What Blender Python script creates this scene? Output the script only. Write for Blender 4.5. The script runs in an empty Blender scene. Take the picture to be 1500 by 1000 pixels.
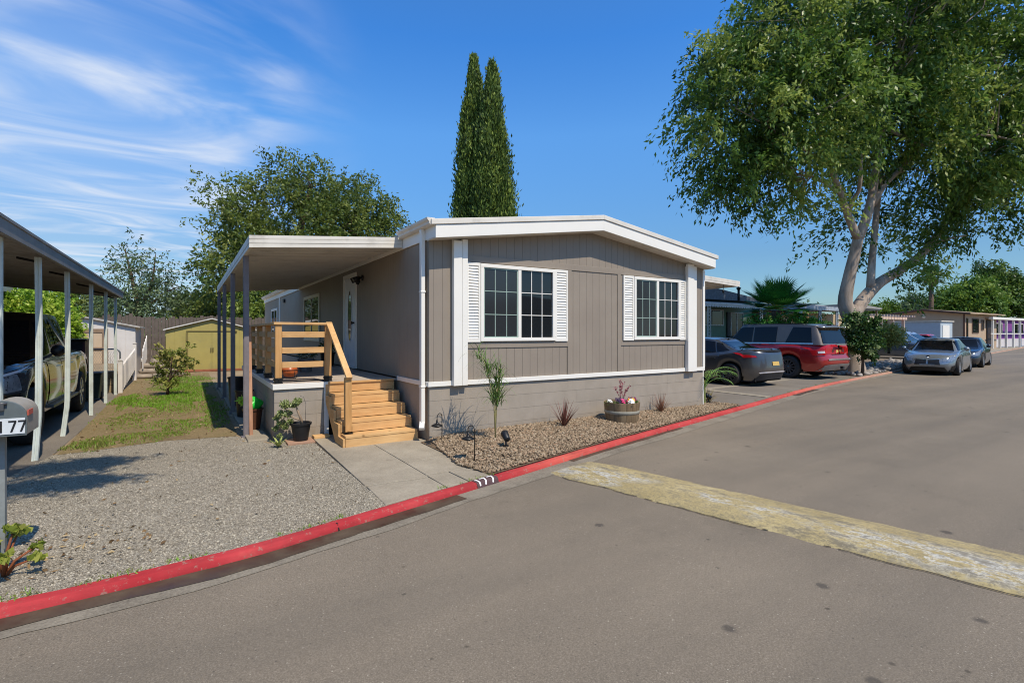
import bpy, bmesh, math, random
import numpy as np
from mathutils import Vector, Matrix
random.seed(7); RNG = np.random.default_rng(11)
PI = math.pi; R = math.radians
SC = bpy.context.scene; COL = SC.collection
EYE = 1.6; FOC = 745.0; YAW = R(32.5); CY, SY = math.cos(YAW), math.sin(YAW)

def at(px, py, d):
    """world point seen at photo pixel (px, py) at forward distance d metres"""
    r = (px-750)/FOC*d
    return Vector((r*CY+d*SY, -r*SY+d*CY, EYE+(488-py)/FOC*d))

# ------------------------------------------------------------------ objects
OFF = {}
def tag(o, label=None, cat=None, group=None, kind=None):
    if label: o['label'] = label
    if cat: o['category'] = cat
    if group: o['group'] = group
    if kind: o['kind'] = kind
    return o
def thing(name, label, cat, loc=(0,0,0), group=None):
    o = bpy.data.objects.new(name, None); COL.objects.link(o)
    o.location = loc; o.empty_display_size = .2; OFF[o.name] = Vector(loc)
    return tag(o, label, cat, group)
def link(name, me, mat, parent=None):
    mats = mat if isinstance(mat, (list, tuple)) else [mat]
    for m in mats: me.materials.append(m)
    o = bpy.data.objects.new(name, me); COL.objects.link(o)
    if parent is not None:
        o.parent = parent
    return o
def total_off(parent):
    v = Vector((0,0,0))
    while parent is not None:
        v += OFF.get(parent.name, Vector((0,0,0))); parent = parent.parent
    return v
def kids(o): return [c for c in o.children]
def dup(root, loc=None, rotz=None, label=None, scale=None, parent=None):
    c = root.copy(); COL.objects.link(c)
    if parent is not None: c.parent = parent
    for ch in kids(root): dup(ch, parent=c)
    if loc is not None: c.location = loc
    if rotz is not None: c.rotation_euler = (0,0,rotz)
    if scale is not None: c.scale = (scale,)*3
    if label: c['label'] = label
    return c

class MB:
    """collects faces; build() links them as one mesh object"""
    def __init__(s): s.v = []; s.f = []; s.m = []; s.mi = 0; s.sm = []; s.smooth = False
    def add(s, vs, fs):
        b = len(s.v); s.v += [tuple(p) for p in vs]
        for f in fs: s.f.append([i+b for i in f]); s.m.append(s.mi); s.sm.append(s.smooth)
        return s
    def box(s, x0, x1, y0, y1, z0, z1):
        return s.add([(x0,y0,z0),(x1,y0,z0),(x1,y1,z0),(x0,y1,z0),(x0,y0,z1),(x1,y0,z1),(x1,y1,z1),(x0,y1,z1)],
                     [(3,2,1,0),(4,5,6,7),(0,1,5,4),(1,2,6,5),(2,3,7,6),(3,0,4,7)])
    def prism(s, poly, axis, a, b):
        """poly: 2-D outline in the two axes other than `axis` (cyclic order), extruded a..b"""
        n = len(poly)
        def mk(p, t):
            return {'x':(t,p[0],p[1]), 'y':(p[0],t,p[1]), 'z':(p[0],p[1],t)}[axis]
        vs = [mk(p,a) for p in poly]+[mk(p,b) for p in poly]
        return s.add(vs, [tuple(range(n))[::-1], tuple(range(n,2*n))]+[(i,(i+1)%n,n+(i+1)%n,n+i) for i in range(n)])
    def bar(s, p, q, w, h, up=(0,0,1)):
        p, q = Vector(p), Vector(q); d = (q-p).normalized(); up = Vector(up)
        if abs(d.dot(up)) > .98: up = Vector((0,1,0))
        a = d.cross(up).normalized()*w/2; b = a.cross(d).normalized()*h/2
        vs = [p-a-b,p+a-b,p+a+b,p-a+b,q-a-b,q+a-b,q+a+b,q-a+b]
        return s.add(vs, [(3,2,1,0),(4,5,6,7),(0,1,5,4),(1,2,6,5),(2,3,7,6),(3,0,4,7)])
    def tube(s, pts, rad, n=8, cap=True):
        pts = [Vector(p) for p in pts]; k = len(pts)
        rs = rad if isinstance(rad, (list,tuple)) else [rad]*k
        vs = []; ref = None
        for i,p in enumerate(pts):
            d = (pts[min(i+1,k-1)]-pts[max(i-1,0)])
            d = d.normalized() if d.length > 1e-9 else Vector((0,0,1))
            if ref is None:
                ref = d.cross(Vector((.31,.74,.6))).normalized()
            ref = (ref-d*ref.dot(d)).normalized(); o = d.cross(ref)
            for j in range(n):
                t = 2*PI*j/n; vs.append(p+(ref*math.cos(t)+o*math.sin(t))*rs[i])
        fs = []
        for i in range(k-1):
            for j in range(n):
                fs.append((i*n+j, i*n+(j+1)%n, (i+1)*n+(j+1)%n, (i+1)*n+j))
        if cap: fs += [tuple(range(n))[::-1], tuple(range((k-1)*n,k*n))]
        sm = s.smooth; s.smooth = True; s.add(vs, fs); s.smooth = sm
        return s
    def lathe(s, prof, c=(0,0,0), n=24, axis='z', caps=False):
        """prof: (radius, height) list"""
        vs = []; fs = []; k = len(prof)
        for r,h in prof:
            for j in range(n):
                t = 2*PI*j/n; a,b = r*math.cos(t), r*math.sin(t)
                p = (a,b,h) if axis=='z' else ((a,h,b) if axis=='y' else (h,a,b))
                vs.append((p[0]+c[0],p[1]+c[1],p[2]+c[2]))
        for i in range(k-1):
            for j in range(n):
                q = (i*n+j, i*n+(j+1)%n, (i+1)*n+(j+1)%n, (i+1)*n+j)
                fs.append(q if axis != 'y' else q[::-1])
        if caps: fs += [tuple(range(n))[::-1], tuple(range((k-1)*n,k*n))]
        sm = s.smooth; s.smooth = True; s.add(vs, fs); s.smooth = sm
        return s
    def build(s, name, mat, parent=None, sharp=None, bevel=0, weld=False, fixn=False):
        off = total_off(parent) if parent is not None else Vector((0,0,0))
        me = bpy.data.meshes.new(name)
        me.from_pydata([(a-off.x,b-off.y,c-off.z) for a,b,c in s.v], [], s.f)
        me.polygons.foreach_set('material_index', s.m)
        me.polygons.foreach_set('use_smooth', s.sm)
        if weld or fixn:
            bm = bmesh.new(); bm.from_mesh(me)
            if weld: bmesh.ops.remove_doubles(bm, verts=bm.verts, dist=1e-4)
            if fixn: bmesh.ops.recalc_face_normals(bm, faces=bm.faces)
            bm.to_mesh(me); bm.free()
        if sharp: me.set_sharp_from_angle(angle=R(sharp))
        me.update()
        o = link(name, me, mat, parent)
        if bevel:
            b = o.modifiers.new('bevel','BEVEL'); b.width = bevel; b.segments = 2; b.limit_method = 'ANGLE'; b.angle_limit = R(40)
            b.harden_normals = False
        return o

class Leaves:
    """many small leaf faces with a per-leaf tint attribute, as one mesh"""
    def __init__(s): s.c=[]; s.d=[]; s.l=[]; s.w=[]; s.t=[]
    def add(s, c, d, l, w, t):
        c = np.asarray(c,float).reshape(-1,3); n=len(c)
        s.c.append(c); s.d.append(np.broadcast_to(np.asarray(d,float),(n,3)))
        for k,v in (('l',l),('w',w),('t',t)): getattr(s,k).append(np.broadcast_to(np.asarray(v,float),(n,)))
    def build(s, name, mat, parent=None, flat=.0):
        off = np.array(total_off(parent)) if parent is not None else np.zeros(3)
        c = np.concatenate(s.c)-off; d = np.concatenate(s.d); l = np.concatenate(s.l)[:,None]; w = np.concatenate(s.w)[:,None]; t = np.concatenate(s.t)
        d = d/np.maximum(np.linalg.norm(d,axis=1,keepdims=True),1e-6); n=len(c)
        rv = RNG.normal(size=(n,3)); rv[:,2] *= (1-flat)
        a = np.cross(d, rv); a /= np.maximum(np.linalg.norm(a,axis=1,keepdims=True),1e-6)
        nn = np.cross(a,d)
        v = np.empty((n,4,3))
        v[:,0]=c-d*l*.5; v[:,1]=c+a*w*.5-d*l*.06+nn*w*.12; v[:,2]=c+d*l*.5; v[:,3]=c-a*w*.5-d*l*.06+nn*w*.12
        me = bpy.data.meshes.new(name)
        me.vertices.add(4*n); me.vertices.foreach_set('co', v.ravel())
        me.loops.add(4*n); me.loops.foreach_set('vertex_index', np.arange(4*n,dtype=np.int32))
        me.polygons.add(n); me.polygons.foreach_set('loop_start', np.arange(0,4*n,4,dtype=np.int32))
        try: me.polygons.foreach_set('loop_total', np.full(n,4,dtype=np.int32))
        except Exception: pass
        at_ = me.attributes.new('tint','FLOAT','FACE'); at_.data.foreach_set('value', t.astype(np.float32))
        me.update(); me.validate()
        return link(name, me, mat, parent)

# ------------------------------------------------------------------ materials
def lin(r,g,b):
    f = lambda c: (c/255/12.92) if c/255 <= .04045 else ((c/255+.055)/1.055)**2.4
    return (f(r),f(g),f(b),1)
class NT:
    def __init__(s, name):
        s.m = bpy.data.materials.new(name); s.m.use_nodes = True; s.t = s.m.node_tree
        s.b = s.t.nodes['Principled BSDF']; s.out = s.t.nodes['Material Output']; s._tc = None
    def n(s, typ, **kw):
        x = s.t.nodes.new(typ)
        for k,v in kw.items():
            if k in x.inputs.keys() if isinstance(k,str) else False: x.inputs[k].default_value = v
            else: setattr(x,k,v)
        return x
    def L(s, a, b): s.t.links.new(a,b)
    def co(s, kind='Object', scale=(1,1,1), rot=(0,0,0)):
        if s._tc is None: s._tc = s.t.nodes.new('ShaderNodeTexCoord')
        if scale==(1,1,1) and rot==(0,0,0): return s._tc.outputs[kind]
        mp = s.t.nodes.new('ShaderNodeMapping'); mp.inputs['Scale'].default_value = scale; mp.inputs['Rotation'].default_value = rot
        s.L(s._tc.outputs[kind], mp.inputs['Vector']); return mp.outputs[0]
    def noise(s, scale, detail=4, rough=.55, co=None, dist=0):
        x = s.t.nodes.new('ShaderNodeTexNoise'); x.inputs['Scale'].default_value=scale; x.inputs['Detail'].default_value=detail
        x.inputs['Roughness'].default_value=rough; x.inputs['Distortion'].default_value=dist
        s.L(co or s.co(), x.inputs['Vector']); return x.outputs['Fac']
    def voro(s, scale, feature='F1', out='Distance', co=None, rand=1):
        x = s.t.nodes.new('ShaderNodeTexVoronoi'); x.feature=feature; x.inputs['Scale'].default_value=scale; x.inputs['Randomness'].default_value=rand
        s.L(co or s.co(), x.inputs['Vector']); return x.outputs[out]
    def ramp(s, fac, stops, interp='LINEAR'):
        x = s.t.nodes.new('ShaderNodeValToRGB'); x.color_ramp.interpolation=interp
        e = x.color_ramp.elements
        while len(e) < len(stops): e.new(.5)
        for i,(p,c) in enumerate(stops):
            e[i].position=p; e[i].color = c if isinstance(c,(tuple,list)) else (c,c,c,1)
        s.L(fac, x.inputs[0]); return x.outputs[0]
    def mix(s, fac, a, b, mode='MIX'):
        x = s.t.nodes.new('ShaderNodeMix'); x.data_type='RGBA'; x.blend_type=mode
        for sock,v in ((x.inputs[0],fac),(x.inputs[6],a),(x.inputs[7],b)):
            if isinstance(v,(int,float)): sock.default_value = v
            elif isinstance(v,(tuple,list)): sock.default_value = v
            else: s.L(v,sock)
        return x.outputs[2]
    def math(s, op, a, b=0, clamp=False):
        x = s.t.nodes.new('ShaderNodeMath'); x.operation=op; x.use_clamp=clamp
        for sock,v in ((x.inputs[0],a),(x.inputs[1],b)):
            if isinstance(v,(int,float)): sock.default_value=v
            else: s.L(v,sock)
        return x.outputs[0]
    def sep(s, co=None):
        x = s.t.nodes.new('ShaderNodeSeparateXYZ'); s.L(co or s.co(), x.inputs[0]); return x.outputs
    def attr(s, name):
        x = s.t.nodes.new('ShaderNodeAttribute'); x.attribute_name = name; return x.outputs['Fac']
    def bump(s, h, strength=.3, dist=.01, prev=None):
        x = s.t.nodes.new('ShaderNodeBump'); x.inputs['Strength'].default_value=strength; x.inputs['Distance'].default_value=dist
        s.L(h, x.inputs['Height'])
        if prev is not None: s.L(prev, x.inputs['Normal'])
        return x.outputs[0]
    def set(s, color=None, rough=None, metal=None, normal=None, spec=None, coat=None):
        def st(k,v):
            if v is None: return
            if isinstance(v,(int,float,tuple,list)): s.b.inputs[k].default_value = v
            else: s.L(v, s.b.inputs[k])
        st('Base Color',color); st('Roughness',rough); st('Metallic',metal); st('Normal',normal); st('Specular IOR Level',spec); st('Coat Weight',coat)
        return s.m
def sc(c, k): return (min(c[0]*k,1),min(c[1]*k,1),min(c[2]*k,1),1)

def plain(name, c, rough=.6, var=.12, scale=6, metal=0, spec=.4, bump=0, bscale=60, coat=0, dirt=0):
    n = NT(name)
    col = n.ramp(n.noise(scale,5,.6), [(.3,sc(c,1-var)),(.7,sc(c,1+var))])
    if dirt: col = n.mix(n.ramp(n.noise(2.3,6,.65),[(.52,0),(.75,dirt)]), col, (.13,.11,.085,1))
    rg = n.ramp(n.noise(scale*2.3,3), [(.3,max(rough-.08,.02)),(.7,min(rough+.08,1))])
    nm = n.bump(n.noise(bscale,4), bump, .004) if bump else None
    return n.set(col, rg, metal, nm, spec, coat)

def leafmat(name, dark, mid, light, trans=.35, rough=.55):
    n = NT(name)
    col = n.ramp(n.attr('tint'), [(0,dark),(.5,mid),(1,light)])
    n.set(col, rough, 0, None, .35)
    tr = n.t.nodes.new('ShaderNodeBsdfTranslucent')
    n.L(n.mix(.5, col, (.35,.5,.06,1), 'MULTIPLY') if False else col, tr.inputs['Color'])
    ms = n.t.nodes.new('ShaderNodeMixShader'); ms.inputs[0].default_value = trans
    n.L(n.b.outputs[0], ms.inputs[1]); n.L(tr.outputs[0], ms.inputs[2]); n.L(ms.outputs[0], n.out.inputs[0])
    return n.m

def woodmat(name, a, b, axis=(1,12,12), rough=.65, knots=True):
    n = NT(name)
    oi = n.t.nodes.new('ShaderNodeObjectInfo')
    va = n.t.nodes.new('ShaderNodeVectorMath'); va.operation='ADD'
    cb = n.t.nodes.new('ShaderNodeCombineXYZ'); n.L(n.math('MULTIPLY',oi.outputs['Random'],37.), cb.inputs[0]); n.L(n.math('MULTIPLY',oi.outputs['Random'],11.), cb.inputs[2])
    mp = n.t.nodes.new('ShaderNodeMapping'); mp.inputs['Scale'].default_value = axis
    n.L(n.co(), va.inputs[0]); n.L(cb.outputs[0], va.inputs[1]); n.L(va.outputs[0], mp.inputs[0])
    g = n.noise(3, 6, .6, mp.outputs[0], .6)
    col = n.ramp(g, [(.32,a),(.62,b)])
    col = n.mix(.45, col, n.ramp(n.noise(1.4,3,.5), [(.35,sc(a,.9)),(.65,sc(b,1.1))]))
    if knots: col = n.mix(n.ramp(n.voro(2.1), [(.02,.7),(.06,0)]), col, sc(a,.42))
    return n.set(col, rough, 0, n.bump(g,.25,.002), .3)

M = {}
n = NT('taupe_siding_paint'); g=n.noise(1.4,5,.6); st=n.noise(2.2,5,.65,n.co(scale=(7,7,.35)))
c=n.ramp(g,[(.3,lin(137,125,111)),(.7,lin(146,134,119))]); c=n.mix(n.ramp(st,[(.55,0),(.75,.3)]),c,lin(122,111,98))
M['siding'] = n.set(c,.6,0,n.bump(n.noise(30,4,.6,n.co(scale=(3,3,.3))),.12,.004),.4)
M['groove'] = plain('siding_groove', lin(112,103,93), .8, .05)
n = NT('painted_block'); g=n.noise(3,5,.6); z=n.sep()[2]; h=n.noise(70,4)
c=n.ramp(g,[(.3,lin(150,139,124)),(.7,lin(162,150,135))]); wz=n.t.nodes.new('ShaderNodeNewGeometry'); zz=n.sep(wz.outputs['Position'])[2] if False else z
sp_=n.math('MULTIPLY',n.ramp(z,[(.02,.75),(.20,0)]),n.ramp(n.noise(9,6,.7),[(.35,0),(.6,1)])); c=n.mix(sp_,c,lin(128,108,82)); dr=n.ramp(n.noise(2.5,5,.65,n.co(scale=(4,4,.25))),[(.58,0),(.75,.22)]); c=n.mix(dr,c,lin(124,114,100))
M['block'] = n.set(c,.75,0,n.bump(h,.5,.004),.35)
M['white'] = plain('white_paint', lin(230,225,214), .45, .025, 1.5, bump=.05)
M['white_old'] = plain('weathered_white_paint', lin(214,207,194), .6, .07, 2, dirt=.4)
M['awning'] = plain('awning_metal', lin(205,200,190), .45, .05, .9, dirt=.3)
M['post_grey'] = plain('grey_post_paint', lin(120,112,112), .55, .12, 9)
M['rubber'] = plain('black_rubber', (.014,.014,.014,1), .7, .2, 14)
M['black'] = plain('black_plastic', (.012,.012,.013,1), .45, .15, 10)
M['black_metal'] = plain('black_metal', (.02,.019,.018,1), .4, .2, 20, metal=.4)
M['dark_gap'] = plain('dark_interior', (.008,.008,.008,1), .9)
M['door_white'] = plain('white_door_paint', lin(226,226,226), .4, .02)
M['concrete'] = None
def glassmat(name, tint=(.012,.014,.016,1), rough=.03, spec=.6):
    n = NT(name); return n.set(tint, rough, 0, n.bump(n.noise(1.3,2,.5),.012,.05), spec)
M['glass'] = glassmat('window_glass'); M['glass_screen'] = glassmat('screened_glass', (.028,.03,.032,1), .12, .5)
M['car_glass'] = glassmat('car_glass', (.006,.006,.007,1), .03, .32)
M['wood'] = woodmat('fresh_timber_along', lin(184,138,86), lin(213,172,118), (1.0,9,9))
M['wood_v'] = woodmat('fresh_timber_upright', lin(178,130,76), lin(204,158,102), (9,9,1.0))
M['wood_y'] = woodmat('fresh_timber_back', lin(184,138,86), lin(213,172,118), (9,1.0,9))
M['deck'] = woodmat('deck_boards', lin(150,138,126), lin(186,172,156), (14,1.2,14), .8, False)
M['bark'] = None
n = NT('pale_bark'); g = n.noise(2.2,6,.65,n.co(scale=(2.2,2.2,.6)))
M['bark'] = n.set(n.ramp(g,[(.3,lin(128,112,98)),(.55,lin(168,152,136)),(.75,lin(188,174,158))]), .85, 0, n.bump(n.noise(5,5,.6,n.co(scale=(2,2,.5))),.3,.02), .2)
n = NT('dark_bark'); g = n.noise(6,6,.65,n.co(scale=(2.5,2.5,.6)))
M['bark_dark'] = n.set(n.ramp(g,[(.3,lin(62,50,40)),(.7,lin(112,94,76))]), .9, 0, n.bump(g,.7,.02), .2)
# ================================================================== ground, road, kerb
ROADZ = -.062
KP = [(-30,3.4),(-14,3.85),(-4,4.05),(-.95,4.18),(.3,4.29),(1.04,4.47),(2.0,4.72),(2.87,4.95),(5.44,5.62),(10.05,6.70),(16.64,8.2),(24.07,9.35),(35,11.1),(53,13.7),(90,19)]
def spline(P, step):
    P = [np.array(p,float) for p in P]; out = []
    for i in range(len(P)-1):
        p0 = P[max(i-1,0)]; p1=P[i]; p2=P[i+1]; p3=P[min(i+2,len(P)-1)]
        L = np.linalg.norm(p2-p1); t1=(p2-p0)/max(np.linalg.norm(p2-p0),1e-6)*L; t2=(p3-p1)/max(np.linalg.norm(p3-p1),1e-6)*L
        n = max(2,int(L/step))
        for j in range(n):
            t=j/n; out.append((2*t**3-3*t**2+1)*p1+(t**3-2*t**2+t)*t1+(-2*t**3+3*t**2)*p2+(t**3-t**2)*t2)
    out.append(P[-1]); return np.array(out)
KS = spline(KP, .14)
KT = np.gradient(KS, axis=0); KT /= np.linalg.norm(KT,axis=1,keepdims=True)
KN = np.stack([KT[:,1], -KT[:,0]],1)        # towards the road
def kerb_v(u): return float(np.interp(u, KS[:,0], KS[:,1]))
def strip(mb, prof, u0=-30, u1=90, wob=0, seed=0):
    rng = np.random.default_rng(seed); idx = [i for i in range(len(KS)) if u0 <= KS[i,0] <= u1]
    vs=[]; k=len(prof); w = np.convolve(rng.normal(size=len(idx)+8), np.ones(5)/5,'same')*wob
    for a,i in enumerate(idx):
        for j,(o,z) in enumerate(prof):
            oo = o + (w[a] if j in (0,k-1) else w[a]*.3)
            vs.append((KS[i,0]+KN[i,0]*oo, KS[i,1]+KN[i,1]*oo, z))
    mb.add(vs, [(a*k+j, (a+1)*k+j, (a+1)*k+j+1, a*k+j+1) for a in range(len(idx)-1) for j in range(k-1)])
def poly_in(P, poly):
    x,y = P[:,0],P[:,1]; ins = np.zeros(len(P),bool); n=len(poly)
    for i in range(n):
        x1,y1 = poly[i]; x2,y2 = poly[(i+1)%n]
        if y1==y2: continue
        c = ((y1>y)!=(y2>y)) & (x < (x2-x1)*(y-y1)/(y2-y1)+x1); ins ^= c
    return ins

# --- materials
n = NT('dry_ground'); g=n.noise(.5,8,.65); h=n.noise(14,5,.7)
c = n.ramp(g,[(.3,lin(112,96,76)),(.5,lin(150,130,104)),(.7,lin(172,154,126))]); c=n.mix(.35,c,n.ramp(h,[(.3,lin(84,72,56)),(.7,lin(186,168,140))]))
M['dirt'] = n.set(c,.95,0,n.bump(h,.6,.02),.1)
n = NT('dry_lawn'); g=n.noise(.9,7,.65); h=n.noise(26,5,.75)
c = n.ramp(g,[(.30,lin(96,82,62)),(.45,lin(134,116,84)),(.58,lin(124,110,76)),(.72,lin(104,102,56))]); c=n.mix(.45,c,n.ramp(h,[(.3,lin(64,52,36)),(.72,lin(176,154,116))]))
M['lawn'] = n.set(c,.95,0,n.bump(h,.9,.02),.1)
n = NT('aged_asphalt')
f1=n.noise(100,4,.85); f2=n.noise(.35,6,.6); f3=n.noise(3.1,6,.7); vo=n.voro(95)
c = n.ramp(f2,[(.32,lin(100,93,84)),(.5,lin(117,108,97)),(.68,lin(134,124,111))])
c = n.mix(.22,c,n.ramp(f3,[(.3,lin(100,92,82)),(.7,lin(134,124,110))]))
c = n.mix(.5,c,n.ramp(f1,[(.34,lin(70,64,57)),(.5,lin(120,110,97)),(.68,lin(168,157,142))]))
c = n.mix(n.ramp(vo,[(.08,.5),(.2,0)]),c,lin(182,170,152))
dco = n.t.nodes.new('ShaderNodeVectorMath'); dco.operation='ADD'
nz = n.t.nodes.new('ShaderNodeTexNoise'); nz.inputs['Scale'].default_value=2.2; nz.inputs['Detail'].default_value=4; n.L(n.co(),nz.inputs['Vector'])
n.L(n.co(),dco.inputs[0]); n.L(nz.outputs['Color'],dco.inputs[1])
st = n.voro(1.7,co=n.co()); st2=n.ramp(n.voro(1.7,out='Color',co=n.co()),[(.34,0),(.4,1)])
c = n.mix(n.math('MULTIPLY',n.ramp(n.math('ADD',st,n.math('MULTIPLY',n.noise(16,4,.7),.07)),[(.085,.7),(.12,0)]),st2),c,lin(62,58,55))
sp = n.voro(4.3,co=n.co()); c = n.mix(n.math('MULTIPLY',n.ramp(n.math('ADD',sp,n.math('MULTIPLY',n.noise(40,4,.7),.06)),[(.075,.75),(.11,0)]),n.ramp(n.noise(1.1,3),[(.42,0),(.52,1)])),c,lin(66,60,52))
c = n.mix(n.ramp(n.noise(.55,6,.72),[(.56,0),(.72,.35)]),c,lin(84,78,70))
cr = n.voro(.23,'DISTANCE_TO_EDGE',co=dco.outputs[0]); cm=n.math('MULTIPLY',n.ramp(cr,[(.0006,.0),(.0016,0)]),n.ramp(n.noise(.33,3),[(.52,0),(.58,1)]))
c = n.mix(cm,c,lin(42,40,38))
c = n.mix(n.math('MULTIPLY',n.ramp(n.voro(24),[(.07,.75),(.13,0)]),n.ramp(n.noise(9,3),[(.42,0),(.5,1)])),c,lin(176,168,154)); c = n.mix(n.math('MULTIPLY',n.ramp(n.voro(19,co=n.co(rot=(0,0,.6),scale=(1.02,1,1))),[(.07,.7),(.13,0)]),n.ramp(n.noise(7,3),[(.46,0),(.54,1)])),c,lin(72,66,60))
lane = n.ramp(n.noise(.9,5,.6,n.co(scale=(.10,1,1),rot=(0,0,-.17))),[(.42,0),(.66,.45)]); c=n.mix(lane,c,lin(92,87,80))
c=n.mix(1.0,c,(1.065,1.03,.95,1),'MULTIPLY')
M['asphalt'] = n.set(c,n.ramp(f1,[(.3,.72),(.7,.9)]),0,n.bump(f1,.7,.004),.25)
n = NT('old_concrete'); g=n.noise(1.1,8,.7); h=n.noise(60,4,.7)
c=n.ramp(g,[(.3,lin(126,118,106)),(.5,lin(152,143,130)),(.72,lin(172,163,149))]); c=n.mix(.25,c,n.ramp(h,[(.35,lin(96,90,82)),(.65,lin(182,174,160))]))
sp=n.ramp(n.noise(3.4,6,.7),[(.6,0),(.72,.45)]); c=n.mix(sp,c,lin(104,96,84))
c=n.mix(1.0,c,(1.0,.965,.87,1),'MULTIPLY')
M['concrete'] = n.set(c,.85,0,n.bump(h,.35,.004),.25)
n = NT('driveway_asphalt'); g=n.noise(.8,7,.65); h=n.noise(80,4,.75)
c=n.ramp(g,[(.3,lin(98,90,80)),(.6,lin(122,113,101)),(.75,lin(136,127,114))]); c=n.mix(.4,c,n.ramp(h,[(.3,lin(62,58,52)),(.7,lin(160,150,136))]))
M['drive'] = n.set(c,.9,0,n.bump(h,.5,.006),.2)
n = NT('red_kerb_paint'); xy=n.sep(); g=n.noise(5.5,6,.72); h=n.noise(45,4,.7)
c=n.ramp(n.noise(1.4,5,.6),[(.35,lin(160,46,50)),(.6,lin(180,62,64)),(.75,lin(192,92,82))])
fade=n.ramp(n.math('DIVIDE',n.math('SUBTRACT',xy[0],3.0),30),[(0,0),(.0,0),(.04,.6),(.07,.25),(.14,.1),(.30,.25),(.42,.8),(.5,.45),(.58,.95),(1,1)])
c=n.mix(fade,c,n.ramp(n.math('DIVIDE',n.math('SUBTRACT',xy[0],3.0),30),[(.35,lin(205,104,84)),(.6,lin(176,140,118))]))
wear=n.ramp(g,[(.62,0),(.7,.7)]); wear2=n.ramp(n.math('DIVIDE',n.math('SUBTRACT',xy[0],12),12),[(0,.1),(1,1)])
c=n.mix(n.math('MULTIPLY',wear,wear2),c,lin(150,132,116))
c=n.mix(n.ramp(h,[(.6,0),(.75,.45)]),c,lin(120,64,58))
chip=n.noise(17,6,.75); c=n.mix(n.ramp(chip,[(.575,0),(.64,.8)]),c,lin(148,122,108)); grime=n.noise(2.6,6,.7,n.co(scale=(1,1,5))); c=n.mix(n.ramp(grime,[(.48,0),(.68,.42)]),c,lin(120,48,48))
M['kerb'] = n.set(c,.85,0,n.bump(chip,.5,.006,n.bump(h,.5,.004)),.15)
n = NT('wet_gutter'); g=n.noise(3,6,.7)
M['wet'] = n.set(n.ramp(g,[(.35,lin(62,50,40)),(.65,lin(92,78,62))]),n.ramp(g,[(.4,.35),(.62,.7)]),0,n.bump(g,.15,.004),.22)
n = NT('grey_gravel'); v1=n.voro(85,out='Color'); v2=n.voro(85); g=n.noise(.7,6,.6)
bw=n.t.nodes.new('ShaderNodeRGBToBW'); n.L(v1,bw.inputs[0])
c=n.ramp(bw.outputs[0],[(.15,lin(122,113,97)),(.45,lin(158,148,129)),(.8,lin(186,177,158))]); c=n.mix(.3,c,n.ramp(g,[(.3,lin(124,114,100)),(.7,lin(176,168,154))]))
c=n.mix(n.ramp(v2,[(.4,0),(.8,.5)]),c,lin(84,75,60))
M['gravel'] = n.set(c,.9,0,n.bump(v2,-1.0 if False else .9,.012),.2)
n = NT('gravel_stone'); M['gstone'] = n.set(n.ramp(n.attr('tint'),[(0,lin(112,103,88)),(.45,lin(148,138,120)),(.8,lin(168,158,139)),(1,lin(186,176,156))]),.9,0,None,.2)
n = NT('tan_stone'); g=n.noise(30,4,.6)
M['rstone'] = n.set(n.mix(.25,n.ramp(n.attr('tint'),[(0,lin(82,66,50)),(.3,lin(120,99,76)),(.6,lin(146,125,99)),(.85,lin(168,150,125)),(1,lin(152,116,88))]),n.ramp(g,[(.3,lin(92,78,60)),(.7,lin(190,172,146))])),.9,0,None,.15)
n = NT('speed_bump_paint'); g=n.noise(7,7,.72); h=n.noise(60,4,.75); xy=n.sep(); big=n.noise(1.1,5,.6)
gs=n.noise(9,7,.72,n.co(scale=(1.8,.6,1)))
c=n.ramp(n.noise(2.2,6,.65),[(.3,lin(152,135,92)),(.55,lin(176,158,112)),(.75,lin(188,172,132))])
band=n.ramp(n.math('ADD',xy[0],.5),[(.10,0),(.22,1),(.42,1),(.55,0)])
wm=n.math('MULTIPLY',n.math('MULTIPLY',band,n.ramp(gs,[(.47,0),(.53,1)])),n.ramp(n.noise(.9,3,.5),[(.42,0),(.5,1)]))
c=n.mix(wm,c,lin(206,202,190))
wr=n.math('MULTIPLY',n.ramp(gs,[(.505,0),(.59,.8)]),n.ramp(big,[(.37,.25),(.53,1)]))
c=n.mix(wr,c,lin(112,104,90)); c=n.mix(n.ramp(n.noise(26,5,.75,n.co(scale=(1.4,.7,1))),[(.5,0),(.6,.55)]),c,lin(120,111,92)); c=n.mix(n.ramp(n.voro(34),[(.06,.6),(.2,0)]),c,lin(196,184,150)); c=n.mix(n.ramp(h,[(.5,0),(.62,.6)]),c,lin(122,113,92))
far=n.ramp(n.math('ADD',xy[0],.5),[(.86,0),(.93,.35)]); c=n.mix(far,c,lin(200,194,176))
M['bump'] = n.set(c,.85,0,n.bump(h,.6,.006,n.bump(g,.4,.02)),.25)

# --- terrain, lots, road
b=MB(); b.add([(-500,-500,-.35),(600,-500,-.35),(600,700,-.35),(-500,700,-.35)],[(0,1,2,3)])
tag(b.build('ground',M['dirt']),kind='structure')
b=MB(); kin=[(KS[i,0]-KN[i,0]*.004,KS[i,1]-KN[i,1]*.004) for i in range(0,len(KS),3)]
vs=[]; 
for p in kin: vs += [(p[0],p[1],-.012),(p[0],12+.1*max(p[0],0)*.6 if False else p[1]+9,-.012),(p[0],75,-.012)]
b.add(vs,[(i*3+j,(i+1)*3+j,(i+1)*3+j+1,i*3+j+1) for i in range(len(kin)-1) for j in range(2)])
tag(b.build('lot_ground',M['dirt']),kind='structure')
b=MB(); idx=range(0,len(KS),3); vs=[]
for i in idx: vs += [(KS[i,0]+KN[i,0]*.2,KS[i,1]+KN[i,1]*.2,ROADZ),(KS[i,0]+1.0,-4.0+KS[i,0]*.14,ROADZ)]
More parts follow.
